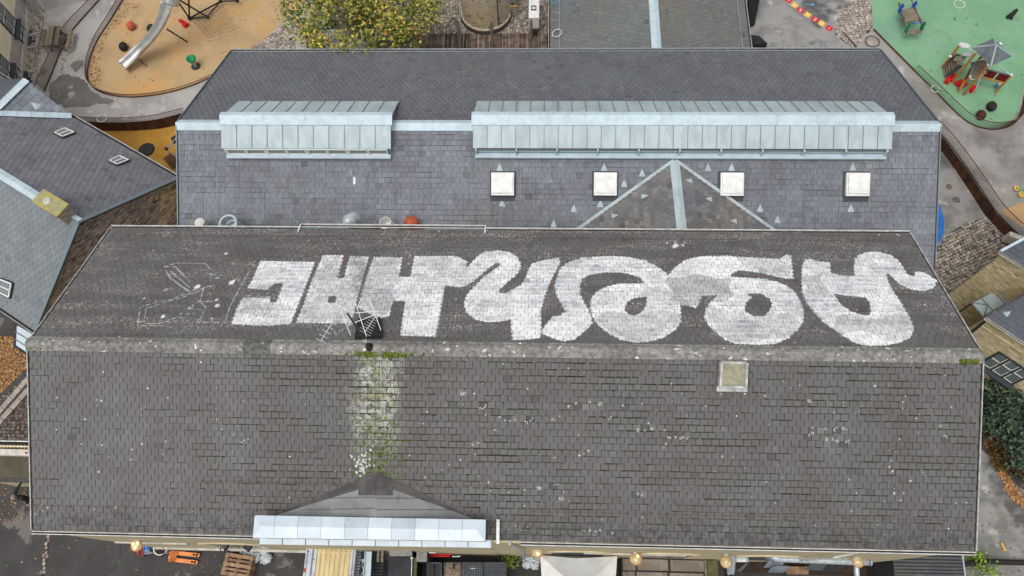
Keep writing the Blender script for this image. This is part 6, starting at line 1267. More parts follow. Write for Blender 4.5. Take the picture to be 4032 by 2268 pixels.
mb.tube([hd-UPZ*.2-fw*.02, hd-UPZ*.06], [.055, .05], 10); mb.build('head', G['skin'], pe, smooth=True)
mb = MB(); mb.ball(hd-fw*.025+UPZ*.025, .094, .105, .115, 16, 10); mb.build('hair', G['hair'], pe, smooth=True)
for s in (-1, 1): MB().ball(hd+fw*.092+sdx*s*.034+UPZ*.015, .012, .012, .009, 8, 5).build('eye', G['black'], pe)
MB().obox(hd+fw*.094-UPZ*.06, sdx*.024, fw*.006, UPZ*.005).build('mouth', G['darkred'], pe)
def hand(p, d, up):
    d = unit(d); x = unit(np.cross(d, up)); mb = MB(); mb.obox(p+d*.045, d*.045, x*.04, unit(np.cross(x, d))*.014)
    for k, l in enumerate((.065, .078, .072, .055)): a = p+d*.088+x*(-.03+.02*k); mb.tube([a, a+d*l*.55-up*.006, a+d*l-up*.03], [.010, .009, .007], 6)
    a = p+d*.03+x*.04; mb.tube([a, a+d*.03+x*.025, a+d*.06+x*.03-up*.01], [.011, .010, .008], 6); mb.build('hand', G['skin'], pe, smooth=True)
hand(B(-.60, -.155, 1.42), B(-.9, -.1, 1.42)-B(-.58, -.16, 1.42), UPZ); hand(B(.21, .238, .94), B(.3, .22, .8)-B(.2, .24, .96), fw)

# ================================================================ FRONT YARD (bottom edge)
# wall lamps
def lamp(px, py, wx, wy, lit, lb, bulbs=1):
    z = 4.6; p = at(px, py, z); t = thing('wall_lamp', lb, 'lamp', p, 'globe lamps along the hall front')
    MB().lathe(p, [(.0, .13), (.10, .12), (.17, .07), (.212, 0), (.20, -.06), (.12, -.12), (0, -.14)], 24).build('globe', G['amber'], t, smooth=True); MB().lathe(p, [(.205, -.012), (.225, -.012), (.225, .012), (.205, .012)], 24).build('rim', G['larch'], t)
    w = A([p[0]+(wx-px)/105, -WF, z+.05]); MB().tube([p+UPZ*.02+unit(w-p)*.2, w], .03, 8).build('arm', G['zinc_cap'], t); MB().obox(w+A([0, -.03, 0]), (.06, 0, 0), (0, .02, 0), (0, 0, .1)).build('wall_plate', G['zinc_cap'], t)
    for k in range(bulbs):
        a = k*2.1+.6 if bulbs > 1 else {2115: -1.2, 2504: 1.0}.get(px, 0); MB().ball(p+A([.10*math.cos(a), .10*math.sin(a), .125]), .042, n=10, m=6).build('bulb', G['bulb'] if lit else G['amber'], t, smooth=True)
lamp(538, 2147, 545, 2098, True, 'lit globe lamp above the blue sack truck, furthest left', 3); lamp(2115, 2172, 2118, 2125, True, 'lit globe lamp above the bin bags beside the white canopy'); lamp(2504, 2200, 2500, 2150, True, 'lit globe lamp above the concrete flagstones'); lamp(2860, 2212, 2858, 2165, False, 'unlit globe lamp beside the mossy coping'); lamp(3378, 2210, 3372, 2160, False, 'unlit globe lamp in front of the silver duct')
# flatbed trolley with sack truck
c = [at(556, 2150, .25), at(626, 2140, .25), at(624, 2176, .25), at(560, 2186, .25)]; tl = thing('platform_trolley', 'grey platform trolley with red corners under the left lamp', 'trolley', at(590, 2165, 0)); MB().slab(c, (0, 0, .05)).build('deck', G['corrug'], tl)
for q in c: MB().lathe(A([q[0], q[1], 0])*.85+A([*(sum(c)/4)[:2], 0])*.15+UPZ*.09, [(.0, -.02), (.08, -.02), (.08, .02), (0, .02)], 12, (1, 0, 0)).build('wheel', G['black'], tl)
MB().beam(at(543, 2170, .5), at(548, 2184, .5), .06, .12).build('handle', G['red'], tl); MB().beam(c[3]+A([.02, -.04, .02]), c[0]+A([.02, .0, .02]), .04, .04).build('edge_bar', G['red'], tl)
sk_ = thing('sack_truck', 'blue sack truck lying on the grey platform trolley', 'sack truck', at(580, 2155, .3)); zz = .42
for s in (0, 1): MB().tube([at(566, 2140+s*24, zz), at(590, 2142+s*18, zz)], .018, 6).build('frame_tube', G['bluep'], sk_)
for t in (570, 580, 590): MB().tube([at(t, 2142, zz), at(t, 2163, zz)], .016, 6).build('cross_tube', G['bluep'], sk_)
MB().slab([at(569, 2146, zz-.02), at(586, 2146, zz-.02), at(584, 2170, zz-.02), at(571, 2172, zz-.02)], (0, 0, .02)).build('toe_plate', G['bluel'], sk_)
for q in ((596, 2137), (600, 2168)): MB().lathe(at(*q, zz), [(0, -.04), (.1, -.04), (.1, .04), (0, .04)], 14, (.4, .9, .1)).build('wheel', G['black'], sk_)
# white planter
p = at(655, 2160, .0); pl_ = thing('planter', 'round white planter with soil and twigs against the hall wall', 'planter', p); MB().lathe(p, [(.24, 0), (.3, .5), (.31, .55), (.27, .55), (.26, .45)], 26).build('pot', G['white'], pl_, smooth=True); MB().lathe(p, [(0, .46), (.265, .46)], 20).build('soil', G['soil'], pl_)
for k in range(7): a = rng.uniform(0, 6.28); MB().tube([p+UPZ*.46, p+A([.15*math.cos(a), .15*math.sin(a), .6])], .008, 4).build('twig', G['bark'], pl_)
# pallet truck
pt = thing('pallet_truck', 'orange hand pallet truck on the dark asphalt', 'pallet truck', at(720, 2192, 0)); zt = .12
f1a, f1b, f2a, f2b = at(702, 2178, zt), at(780, 2186, zt), at(692, 2205, zt), at(772, 2214, zt)
for a, b in ((f1a, f1b), (f2a, f2b)):
    d = unit(b-a); MB().beam(a, b, .16, .07).build('fork', G['orangep'], pt); MB().lathe(b, [(.08, -.035), (.08, .035), (0, .035)], 14).build('fork_tip', G['orangep'], pt); MB().obox(b-d*.16+UPZ*.036, d*.06, A([-d[1], d[0], 0])*.035, UPZ*.004).build('roller_slot', G['black'], pt)
hb_ = at(672, 2186, .35); MB().slab([f1a+A([.02, .08, .06]), f2a+A([0, -.08, .06]), f2a+A([-.08, -.08, .3]), hb_+A([0, -.1, .05]), hb_+A([0, .1, .05]), f1a+A([-.05, .08, .3])], (.06, 0, 0)).build('head_frame', G['orangep'], pt)
MB().tube([hb_, at(646, 2184, .6)], .02, 6).build('tiller', G['steel_dark'], pt); MB().tube(catmull([at(646, 2170, .75), at(641, 2183, .8), at(638, 2192, .75), at(647, 2186, .65), at(646, 2170, .75)], 4), .018, 6).build('handle', G['black'], pt)
# stacked pallets
c = [at(890, 2190, .55), at(994, 2206, .55), at(976, 2266, .55), at(874, 2247, .55)]; U_, V_ = unit(c[1]-c[0]), unit(c[0]-c[3]); cc_ = sum(c)/4
for lv in range(4):
    t = thing('pallet', ('wooden pallet on top of the stack beside the bin bags', 'second wooden pallet from the top of the stack by the bin bags', 'third wooden pallet from the top of the stack by the bin bags', 'lowest wooden pallet of the stack by the bin bags')[lv], 'pallet', cc_*A([1, 1, 0]), 'stacked pallets'); zt = .55-lv*.145+.0; o_ = A([*cc_[:2], zt])+U_*rng.normal(0, .015)+V_*rng.normal(0, .015)
    for k in range(5): mb = MB(); mb.tint = float(rng.normal(0, .25)); mb.obox(o_+V_*(-.36+.18*k), U_*.6, V_*(.07 if k % 2 == 0 else .05), UPZ*.011); mb.build('board', G['pallet'], t)
    for k in range(3): mb = MB(); mb.tint = float(rng.normal(0, .2)); mb.obox(o_+U_*(-.53+.53*k)-UPZ*.022, U_*.07, V_*.4, UPZ*.011); mb.build('stringer', G['pallet'], t)
    for i in range(3):
        for j in range(3): MB().obox(o_+U_*(-.53+.53*i)+V_*(-.35+.35*j)-UPZ*.072, U_*.065, V_*.045, UPZ*.039).build('block', G['pallet'], t)
# bin bags
def bag(px, py, r, lb, z=.0, grp='clear bin bags left of the container', tie='bluep'):
    p = at(px, py, z+r*.6); t = thing('bin_bag', lb, 'bin bag', A([p[0], p[1], z]), grp); mb = MB(); mb.ball((0, 0, 0), r, r*.95, r*.8, 20, 14, .0); out_ = []
    ph = rng.uniform(0, 6, 6)
    for x, y, q in mb.v:
        a = math.atan2(y, x); f_ = 1+.06*math.sin(5*a+ph[0]+q*9)+.05*math.sin(9*a+ph[1]-q*14)+.04*math.sin(q*30+ph[2]+3*a)+rng.normal(0, .012); out_.append((p[0]+x*f_, p[1]+y*f_, max(p[2]+q*f_, z+.004)))
    mb.v = out_; mb.build('bag', G['bag'], t, smooth=False); a = rng.uniform(0, 6.28); e = p+A([r*.55*math.cos(a), r*.55*math.sin(a), r*.62])
    MB().tube([e, e+A([.05*math.cos(a), .05*math.sin(a), .06]), e+A([.11*math.cos(a), .11*math.sin(a), .05])], [.045, .018, .05], 8).build('knot', G['bag'], t)
    if tie: MB().lathe(e+A([.05*math.cos(a), .05*math.sin(a), .06]), [(.03, -.012), (.035, 0), (.03, .012)], 10).build('tie', G[tie], t)
for px, py, r, lb in ((970, 2183, .2, 'clear bin bag furthest left of the cluster by the pallets'), (997, 2166, .2, 'clear bin bag below the dark wall lamp beside the pallets'), (1005, 2195, .24, 'large clear bin bag at the front of the cluster by the pallets'), (1040, 2168, .22, 'clear bin bag nearest the wall right of the cluster by the pallets'), (1048, 2198, .25, 'clear bin bag furthest right of the cluster by the pallets')): bag(px, py, r, lb)
for px, py, r, lb in ((2070, 2193, .18, 'greyish bin bag highest of the pile beside the white canopy'), (2091, 2202, .19, 'greyish bin bag in the middle of the pile beside the white canopy'), (2075, 2222, .2, 'greyish bin bag at the left front of the pile beside the white canopy'), (2106, 2227, .19, 'greyish bin bag at the right front of the pile beside the white canopy'), (2114, 2204, .17, 'greyish bin bag under the lamp beside the white canopy')): bag(px, py, r, lb, 0, 'greyish bin bags beside the canopy', None)
p = at(975, 2155, 3.2); wl_ = thing('floodlight', 'dark floodlight on a white bracket beside the bin bags', 'lamp', p); MB().obox(p, unit((1, -.6, 0))*.15, unit((.6, 1, 0))*.11, (0, 0, .06)).build('housing', G['tarp'], wl_); MB().tube([p, at(964, 2133, 3.2), A([at(964, 2133, 3.2)[0], -WF, 3.2])], .025, 6).build('bracket', G['white'], wl_)
p = at(890, 2140, 3.0); ca = thing('cable_bracket', 'dark bracket on the hall wall where the light strings start', 'bracket', A([p[0], -WF-.05, 3.0])); MB().box(p[0]-.1, p[0]+.1, -WF-.12, -WF+.0, 2.9, 3.15).build('plate', G['steel_dark'], ca)
for k in range(5): MB().tube([(p[0]+rng.normal(0, .08), -WF-.1, 3.0+rng.normal(0, .1)), (p[0]+rng.normal(0, .12), -WF-.22, 3.0+rng.normal(0, .1))], .02, 5).build('cable_loop', G['black'], ca)
# light strings
BC = [emis('bulb_'+n, c, .6) for n, c in (('red', lin(190, 50, 40)), ('green', lin(60, 170, 90)), ('yellow', lin(220, 200, 70)), ('blue', lin(60, 80, 160)), ('white', lin(220, 215, 200)))]
def lights(a, b, lb, sp=.5):
    t = thing('light_string', lb, 'light string', a, 'strings of small coloured lights'); L_ = np.linalg.norm(b-a); P = [a+(b-a)*k/12-UPZ*.5*math.sin(math.pi*k/12) for k in range(13)]; MB().tube(P, .010, 5).build('cable', G['steel_dark'], t); n = int(L_/sp)
    for k in range(1, n):
        s = k/n; q = a+(b-a)*s-UPZ*(.5*math.sin(math.pi*s)+.04); MB().ball(q, .026, .026, .035, 8, 5).build('bulb', BC[(k*2+int(L_*7)) % 5], t, smooth=True)
o_ = A([at(888, 2140, 3.0)[0], -WF-.15, 3.0])
lights(A([at(310, 2100, 4.2)[0], -WF-.1, 4.2]), at(-40, 2240, 3.8), 'string of coloured lights crossing the asphalt at the lower left')
lights(A([at(478, 2110, 4.0)[0], -WF-.1, 4.0]), at(408, 2275, 3.6), 'string of coloured lights left of the platform trolley')
for px, lb in ((740, 'string of coloured lights passing left of the pallet stack, the outer one'), (805, 'string of coloured lights passing left of the pallet stack, the inner one'), (880, 'string of coloured lights crossing the left side of the pallets'), (925, 'string of coloured lights crossing the middle of the pallets')): lights(o_+A([.04*(px-830)/60, 0, 0]), at(px, 2290, 3.2), lb)
lights(at(100, 1600, 2.6), at(-20, 1745, 2.4), 'string of coloured lights over the cobbles at the left edge', .4)
# container with cream corrugated roof
z = 2.6; ct = thing('cream_container', 'cream corrugated container roof with rusty grey side rails', 'container', at(1300, 2230, 0))
X = lambda px, py, zz=z: at(px, py, zz)[0]
yA, yB_ = X(1300, 2146) and at(1300, 2146, z)[1], at(1300, 2400, z)[1]
xl, xr2 = at(1248, 2200, z)[0], at(1382, 2200, z)[0]; n = 7; w = (xr2-xl)/n
for k in range(n):
    a = xl+k*w; mb = MB(); P = [(a, 0), (a+w*.18, .045), (a+w*.68, .045), (a+w*.86, 0), (a+w, 0)]
    vs = [(x, y, z+zz) for y in (yB_, yA) for x, zz in P]; mb.add(vs, [(i, i+1, 6+i, 5+i) for i in range(4)]); mb.build('roof_rib', G['cream'], ct)
MB().box(xl, xr2, yA-.3, yA-.24, z+.02, z+.06).build('roof_seam', G['cream'], ct)
MB().box(xl-.42, xr2+.15, yB_, yA, 0, z-.03).build('body', G['rusty'], ct)
mb = MB(); mb.box(xl-.34, xl-.02, yB_, yA, z-.02, z+.02); mb.build('side_channel', G['rusty'], ct); MB().box(xl-.20, xl-.15, yB_, yA, z+.02, z+.05).build('channel_rib', G['corrug'], ct)
for k in range(16): mb = MB().box(xl-.46, xl-.40, yB_+k*(yA-yB_)/16, yB_+(k+.95)*(yA-yB_)/16, z-.03, z+.03); mb.build('edge_block', G['red' if (k in (3, 9)) else 'rusty'], ct)
MB().box(xr2+.0, xr2+.07, yB_, yA, z-.02, z+.05).build('edge_rail', G['rusty'], ct)
# corrugated sheet leaning beside it
cs = thing('corrugated_sheet', 'grey corrugated sheet strip right of the cream container', 'roof sheet', at(1405, 2220, 0)); x0, x1 = at(1393, 2200, 2.3)[0], at(1421, 2200, 2.3)[0]; ya, yb = at(1400, 2145, 2.3)[1], at(1400, 2400, 2.3)[1]; m_ = int((ya-yb)/.11)
for k in range(m_):
    y = ya-k*.11; MB().tube([(x0, y, 2.3), (x1-.03*(k % 3 == 0), y, 2.27)], .05, 8).build('rib', G['corrug'], cs)
# channel, posts, dark lean-to, chequer plates
gc = thing('zinc_channel', 'pale zinc gutter channel between the corrugated sheet and the dark lean-to', 'channel', at(1450, 2220, 0)); zc = 2.4; a, b = at(1452, 2172, zc), at(1440, 2400, zc); MB().beam(a, b, .26, .02).build('bed', G['zinc_cap'], gc)
for s in (-1, 1): MB().beam(a+A([s*.13, 0, .06]), b+A([s*.13, 0, .06]), .02, .12).build('side', G['zinc_cap'], gc)
MB().tube(catmull([at(1433, 2205, 2.0), at(1424, 2225, 2.0), at(1432, 2245, 2.0), at(1420, 2268, 2.0)], 5), .025, 6).build('white_cable', G['white'], None, label='white cable hanging between the corrugated sheet and the channel', cat='cable')
MB().obox(at(1430, 2207, 2.05), (.08, 0, 0), (0, .05, 0), (0, 0, .04)).build('cable_socket', G['white'], None, label='white socket box at the end of the hanging cable', cat='socket')
for px, lb in ((1492, 'left weathered timber post lying by the dark lean-to'), (1508, 'right weathered timber post lying by the dark lean-to')): MB().beam(at(px, 2150, 2.5), at(px-4, 2214, 2.5), .09, .1).build('timber_post', G['wood_old'], None, label=lb, cat='post', group='timber posts by the lean-to')
lt = thing('dark_lean_to', 'dark corrugated lean-to roof beside the timber posts', 'lean-to', at(1480, 2240, 0))
for k in range(18): y = at(1480, 2160, 1.9)[1]-k*.12; MB().tube([(at(1462, 2200, 1.9)[0], y, 1.9), (at(1515, 2200, 1.9)[0], y, 1.9)], .055, 6).build('rib', G['tarp'], lt)
pls = ((1533, 2151, 1622, 2190, 2.6, 'large chequer plate sheet below the zinc cornice'), (1640, 2168, 1681, 2212, 2.3, 'small chequer plate cover right of the large one'))
for x0, y0, x1, y1, zz, lb in pls:
    t = thing('chequer_plate', lb, 'metal plate', at(x0, y1, 0)); c = [at(x0, y0, zz), at(x1, y0+1, zz), at(x1, y1, zz), at(x0, y1, zz)]; MB().slab(c, (0, 0, .04)).build('plate', G['chequer'], t)
    mb = MB()
    for i in range(14):
        for j in range(7): q = c[0]+(c[1]-c[0])*(i+.5)/14+(c[3]-c[0])*(j+.5)/7; a = .8 if (i+j) % 2 else -.8; mb.obox(q+UPZ*.004, A([math.cos(a), math.sin(a), 0])*.022, A([-math.sin(a), math.cos(a), 0])*.006, UPZ*.004)
    mb.build('tread_pattern', G['chequer'], t, kind='stuff'); MB().slab([q-UPZ*.05 for q in c], (0, 0, zz-.1)).build('support', G['tarp'], t)
fr = thing('felt_shed', 'flat charcoal felt shed roof below the chequer plate', 'shed', at(1580, 2240, 0)); c = [at(1530, 2194, 2.2), at(1634, 2194, 2.2), at(1622, 2400, 2.2), at(1524, 2400, 2.2)]; MB().slab(c, (0, 0, 2.2)).build('body', G['tarp'], fr); MB().beam(at(1622, 2196, 2.26), at(1616, 2400, 2.26), .03, .03).build('conduit', G['galv'], fr); MB().beam(at(1637, 2196, 2.2), at(1632, 2400, 2.2), .1, .1).build('edge_timber', G['mosswall'], fr); MB().lathe(at(1622, 2197, 2.26), [(.045, -.08), (.045, .06), (0, .07)], 10).build('cap', G['white'], fr)
rb_ = thing('barrier_rack', 'bright red metal rack standing in the dark gap under the bay', 'rack', at(1740, 2195, 1.0))
for dy in (0, 8): MB().tube([at(1690+dy, 2190-dy*.9, 1.4), at(1770+dy, 2191-dy*.9, 1.4)], .022, 6).build('rail', G['red'], rb_)
for k in range(9): MB().tube([at(1694+k*9, 2190, 1.4), at(1697+k*9, 2184, 1.4)], .014, 5).build('rung', G['red'], rb_)
for k in range(9): MB().ball(at(1782+k*3.6, 2192-(k % 3), 1.4), .025, n=6, m=4).build('chain_link', G['white'], rb_)
MB().slab([at(1688, 2174, 2.6), at(1716, 2174, 2.6), at(1716, 2179, 2.6), at(1688, 2179, 2.6)], (0, 0, .04)).build('white_ledge', G['stone_pale'], None, label='small white ledge above the red rack', cat='ledge')
# mesh bins
for x0, x1, lb, kind in ((1684, 1738, 'black bin with plain dark lids under the bay, leftmost of the row', 'tarp'), (1750, 1815, 'bin full of brown cardboard and planks in the dark row', 'pallet'), (1818, 1902, 'blue grey mesh topped bin in the dark row', 'slate_sill'), (1904, 1992, 'grey wire mesh cage at the right end of the dark row', 'felt_dark')):
    t = thing('mesh_bin', lb, 'bin', at((x0+x1)/2, 2240, 0), 'dark bins in a row under the bay'); zz = 1.5; c = [at(x0, 2216, zz), at(x1, 2217, zz), at(x1, 2330, zz), at(x0, 2330, zz)]; MB().slab([q-UPZ*.12 for q in c], (0, 0, zz-.12)).build('body', G['tarp'], t)
    for i in range(4): MB().beam(c[i], c[(i+1) % 4], .05, .06).build('frame_bar', G['steel_dark'], t)
    if kind == 'pallet':
        for k in range(9): q = c[0]+(c[1]-c[0])*rng.uniform(.1, .9)+(c[3]-c[0])*rng.uniform(.05, .5); MB().obox(q-UPZ*.04, A([.1+.08*rng.random(), .03*rng.normal(), 0]), A([0, .2*rng.random()+.08, .03*rng.normal()]), (0, 0, .02)).build('board', G[('pallet', 'wood_old', 'wood_deck')[k % 3]], t)
    elif kind == 'tarp':
        for k in range(2): MB().slab([c[0]+(c[1]-c[0])*(.04+.5*k), c[0]+(c[1]-c[0])*(.46+.5*k), c[3]+(c[2]-c[3])*(.46+.5*k), c[3]+(c[2]-c[3])*(.04+.5*k)], (0, 0, .03)).build('lid', G['tarp'], t)
    else:
        for k in range(1, 12): MB().beam(c[0]+(c[1]-c[0])*k/12, c[3]+(c[2]-c[3])*k/12, .012, .012).build('mesh_wire', G['corrug'], t)
        for k in range(1, 16): MB().beam(c[0]+(c[3]-c[0])*k/16, c[1]+(c[2]-c[1])*k/16, .012, .012).build('mesh_wire', G['corrug'], t)
        if kind == 'slate_sill': MB().slab([at(1853, 2236, zz+.02), at(1871, 2237, zz+.02), at(1871, 2240, zz+.02), at(1853, 2239, zz+.02)], (0, 0, .01)).build('label_strip', G['white'], t)
# white canopy
gz = thing('white_canopy', 'square white canvas canopy with a pyramid top', 'canopy', at(2280, 2290, 0)); zz = 2.3; c = [at(2127, 2187, zz), at(2430, 2190, zz), at(2436, 2470, zz), at(2122, 2470, zz)]; r0 = at(2215, 2285, zz+.75); r0 = (sum(c)/4)+A([0, 0, .95])
for i in range(4):
    a, b = c[i], c[(i+1) % 4]; n = 10; P = []; mb = MB(); N1 = 6
    for j in range(N1+1):
        for k in range(n+1):
            e0 = a+(b-a)*k/n; sag = .10*math.sin(math.pi*k/n)*(1-j/N1); inn = A([0, 0, 0]); q = e0+(r0-e0)*j/N1; q = q-UPZ*(.09*math.sin(math.pi*j/N1)+sag*.3); dirn = unit((r0-e0)*A([1, 1, 0])); q = q+dirn*sag*.9; P.append(q+UPZ*rng.normal(0, .003))
    mb.add(P, [(j*(n+1)+k, j*(n+1)+k+1, (j+1)*(n+1)+k+1, (j+1)*(n+1)+k) for j in range(N1) for k in range(n)]); mb.build('canvas_panel', G['canvas'], gz, smooth=True)
    mb = MB(); vs = []
    for k in range(n+1): e0 = a+(b-a)*k/n; dirn = unit((r0-e0)*A([1, 1, 0])); q = e0+dirn*.09*math.sin(math.pi*k/n); vs += [q-UPZ*.01, q-UPZ*.25]
    mb.add(vs, [(2*k, 2*k+1, 2*k+3, 2*k+2) for k in range(n)]); mb.build('valance', G['canvas'], gz)
for q in c: MB().tube([q*.97+r0*.03-UPZ*.05, A([*(q*.97+r0*.03)[:2], 0])], .03, 6).build('leg', G['galv'], gz)
# flagstones on a raised step, mossy coping
fl = put(MB().box(at(2444, 2190, .9)[0], at(2782, 2190, .9)[0], at(2600, 2420, .9)[1], -WF-.02, .004, .86).build('flagstone_terrace', G['soil']), kind='structure'); ORI[fl.name] = ORI[fl.name]
xs_ = [2448, 2505, 2634, 2778]; ys_ = [2152, 2248, 2350, 2420]
for i in range(3):
    for j in range(3):
        a, b = at(xs_[i]+2, ys_[j]+2+(xs_[i]-2448)*.03, .9), at(xs_[i+1]-2, ys_[j+1]-2+(xs_[i]-2448)*.03, .9); mb = MB(); mb.tint = float(rng.normal(0, .12)); mb.box(a[0], b[0], b[1], min(a[1], -WF-.05), .86, .905); mb.build('flagstone', G['flag'], fl)
mb = MB(); a, b = at(2782, 2175, 1.1), at(2840, 2400, 1.1); mb.box(a[0], b[0], b[1], -WF-.04, 0, 1.1); mb.build('mossy_wall', G['mosswall'], None, label='broad moss covered wall top right of the flagstones', cat='wall'); MB().box(a[0]-.1, a[0]-.01, b[1], -WF-.04, 0, 1.0).build('timber_edge', G['wood_old'], None, label='pale timber edge between the flagstones and the mossy wall', cat='timber')
# dark sunken yard with ladder, rack, duct, pallets
put(MB().box(at(2845, 2200, .0)[0], at(3520, 2200, .0)[0], at(3000, 2420, 0)[1], at(3000, 2178, 0)[1], .002, .01).build('dark_yard', G['soil']), kind='structure')
ld_ = thing('ladder', 'light metal ladder leaning on the hall wall behind the unlit lamp', 'ladder', at(2880, 2230, 0)); a0, a1, b0, b1 = at(2868, 2178, 3.6), at(2868, 2262, 1.0), at(2894, 2180, 3.6), at(2888, 2262, 1.0)
for a, b in ((a0, a1), (b0, b1)): MB().beam(a, b, .04, .08).build('stile', G['zinc_cap'], ld_)
for k in range(12): MB().tube([a0+(a1-a0)*(k+.5)/12, b0+(b1-b0)*(k+.5)/12], .022, 6).build('rung', G['zinc_cap'], ld_)
wb_ = thing('folded_table', 'white and grey folded metal stand right of the ladder', 'stand', at(2930, 2210, 0)); MB().slab([at(2902, 2199, 1.8), at(2938, 2199, 1.8), at(2938, 2213, 1.8), at(2900, 2213, 1.8)], (0, 0, .08)).build('top', G['white_paint'], wb_); MB().beam(at(2896, 2197, 1.8), at(2896, 2214, 1.8), .06, .12).build('end', G['zinc'], wb_); MB().beam(at(2940, 2190, 1.8), at(2942, 2214, 1.8), .07, .12).build('end', G['zinc'], wb_); MB().slab([at(2940, 2216, 1.5), at(2945, 2220, 1.5), at(2918, 2252, .6), at(2900, 2248, .6)], (0, 0, .05)).build('folded_leg', G['corrug'], wb_)
du = thing('silver_duct', 'silver ventilation duct running along the hall wall', 'duct', at(3200, 2205, 3)); zz = 3.4; MB().tube(catmull([at(3040, 2172, zz), at(3043, 2186, zz), at(3056, 2196, zz), at(3075, 2199, zz)], 5)+[at(3120, 2201, zz), at(3250, 2206, zz), at(3375, 2211, zz), at(3420, 2213, zz)], .135, 16).build('pipe', G['galv'], du, smooth=True)
for k, px in enumerate((3090, 3125, 3173, 3210, 3256, 3294, 3341)): p = at(px, 2178+(px-3040)*.035, zz); MB().tube([p+A([0, .0, .02]), A([p[0]+.02, at(px, 2202+(px-3090)*.04, zz)[1], zz+.1])], .03, 6).build('bracket', G['zinc_cap'], du)
MB().lathe(at(3425, 2213, zz), [(.135, -.02), (.15, 0), (.12, .06), (0, .08)], 16, (1, 0, 0)).build('end_cap', G['galv'], du, smooth=True); MB().tube([at(3372, 2222, zz-.3), at(3376, 2300, zz-.5)], .1, 12).build('drop_pipe', G['galv'], du)
for k, (px, py, lb, mm) in enumerate(((3070, 2222, 'grey slatted rack in the dark yard, left one', 'corrug'), (3085, 2242, 'grey slatted rack in the dark yard, the lower left one', 'corrug'), (3235, 2232, 'grey slatted rack in the dark yard under the duct', 'corrug_dark'), (3300, 2238, 'dim slatted rack in the dark yard, furthest right', 'tarp'))):
    t = thing('slatted_rack', lb, 'rack', at(px, py, 1.0), 'slatted racks in the dark yard')
    for j in range(9): q = at(px-30+j*2.5, py+12-j*3, 1.0+.02*j); MB().obox(q, (.33, 0, 0), (0, .018, 0), (0, 0, .012)).build('slat', G[mm], t)
t = thing('yard_pallet', 'orange brown pallet half lost in the dark yard below the duct', 'pallet', at(3140, 2255, .3))
for j in range(5): q = at(3140, 2235+j*8, .4); MB().obox(q, (.45, 0, 0), (0, .035, 0), (0, 0, .012)).build('board', G['pallet'], t)
for j in range(3): q = at(3105+j*35, 2250, .36); MB().obox(q, (.05, 0, 0), (0, .2, 0), (0, 0, .04)).build('block', G['pallet'], t)
for k, yy in enumerate((2256, 2262)): MB().tube([at(2890, yy, 1.3), at(3350, yy+14, 1.3)], .025, 6).build('long_rail', G['steel_dark'], None, label=('upper dark rail across the dark yard at the bottom edge', 'lower dark rail across the dark yard at the bottom edge')[k], cat='rail')
# dark corrugated roof, cable, yellow bars
cr_ = thing('dark_corrugated_roof', 'dark corrugated shed roof at the lower right corner of the hall', 'shed', at(3660, 2240, 0)); zz = 2.6
for k in range(10):
    y0 = 2170+k*13.5; a, b = at(3512+k*1.2, y0+9, zz), at(3785+k*1.8, y0+14, zz); mb = MB(); d = unit(b-a); nn = A([-d[1], d[0], 0]); P = [(-.075, 0), (-.045, .06), (.02, .06), (.05, 0), (.078, 0)]
    vs = [q+nn*i+UPZ*h for q in (a, b) for i, h in P]; mb.add(vs, [(i, i+1, 6+i, 5+i) for i in range(4)]); mb.build('sheet_rib', G['corrug_dark'], cr_)
MB().slab([at(3515, 2176, zz-.05), at(3786, 2180, zz-.05), at(3806, 2330, zz-.05), at(3530, 2330, zz-.05)], (0, 0, 2.4)).build('body', G['tarp'], cr_); MB().beam(at(3788, 2178, zz+.05), at(3808, 2330, zz+.05), .05, .06).build('verge_trim', G['zinc'], cr_)
MB().tube(catmull([at(3795, 2222, .9), at(3860, 2212, .6), at(3940, 2213, .3), at(4100, 2218, .2)], 6), .11, 10).build('black_hose', G['black'], None, smooth=True, label='thick black hose leaving the dark corrugated roof to the right', cat='hose')
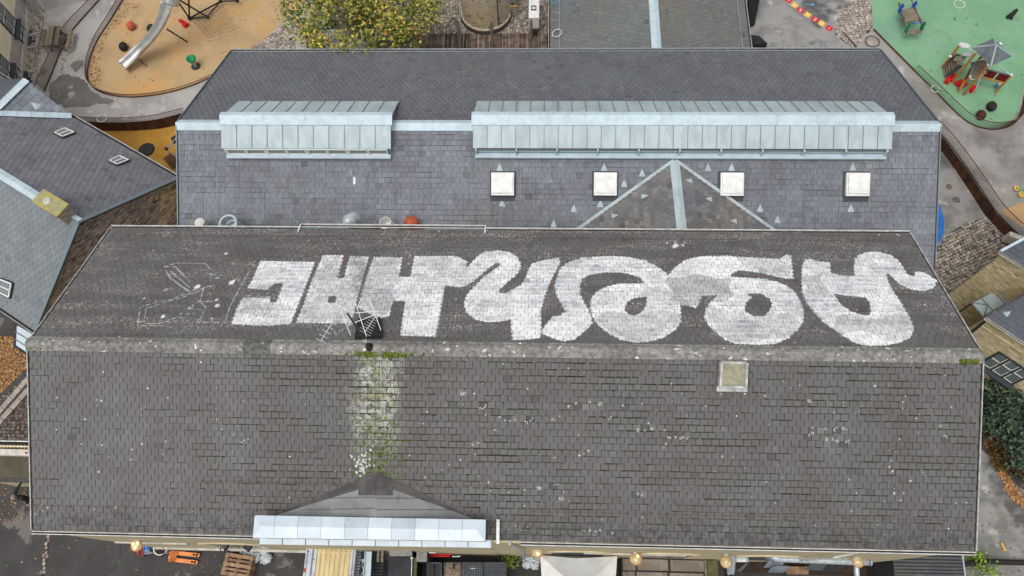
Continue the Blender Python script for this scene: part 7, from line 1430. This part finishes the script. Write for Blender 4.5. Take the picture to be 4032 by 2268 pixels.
yb_ = thing('yellow_bar', 'yellow metal bar lying on the drive at the lower right', 'bar', at(3950, 2150, 0)); MB().beam(at(3942, 2137, .05), at(3956, 2165, .05), .06, .04).build('shaft', G['yellowp'], yb_); MB().beam(at(3951, 2167, .05), at(3962, 2164, .05), .05, .05).build('foot', G['yellowp'], yb_)
MB().beam(at(3900, 1236, 5.3), at(3920, 1226, 5.3), .04, .04).build('gutter_bracket', G['yellowp'], None, label='small yellow bracket between the zinc porch and the dark slate roof', cat='bracket')
p = at(2105, 84, TZ)

# ================================================================ AERIALS ON THE RIDGE
bp = at(1456, 1352, RZ+.1); bp = A([on(1456, 1352, PF)[0], -.0, RZ+.07]); an = thing('tv_aerial', 'tall aerial mast with two branched aerials on the hall ridge', 'aerial', bp); top = bp+UPZ*3.0
MB().tube([bp, bp+UPZ*1.6, top], [.035, .03, .025], 8).build('mast', G['steel_dark'], an); MB().lathe(bp-UPZ*.05, [(.16, -.05), (.13, .06), (.05, .14), (0, .14)], 14).build('boot', G['black'], an, smooth=True); MB().lathe(bp+UPZ*.5, [(.05, 0), (.05, .18), (0, .2)], 8).build('clamp', G['white'], an)
zt = top[2]-.15
def yagi(a, b, n, l0, l1, up=(0, 0, 0)):
    a, b = A(a, float), A(b, float); d = unit(b-a); x = unit(np.cross(d, (0, 0, 1))); MB().tube([a, b], .014, 6).build('boom', G['galv'], an)
    for k in range(n):
        t = k/(n-1); q = a+(b-a)*t; l = l0+(l1-l0)*t; MB().tube([q-x*l, q+x*l], .008, 5).build('element', G['galv'], an)
yagi(at(1402, 1118, zt), at(1264, 1342, zt), 14, .05, .16); yagi(at(1435, 1310, bp[2]+1.6), at(1482, 1240, bp[2]+1.6), 9, .22, .10)
z2 = bp[2]+2.0
for a, b in (((1338, 1205), (1380, 1320)), ((1365, 1283), (1478, 1238)), ((1400, 1195), (1443, 1325)), ((1455, 1180), (1500, 1300)), ((1398, 1232), (1490, 1225)), ((1330, 1200), (1372, 1225))): MB().tube([at(*a, z2), at(*b, z2)], .012, 5).build('arm', G['white_paint'], an)
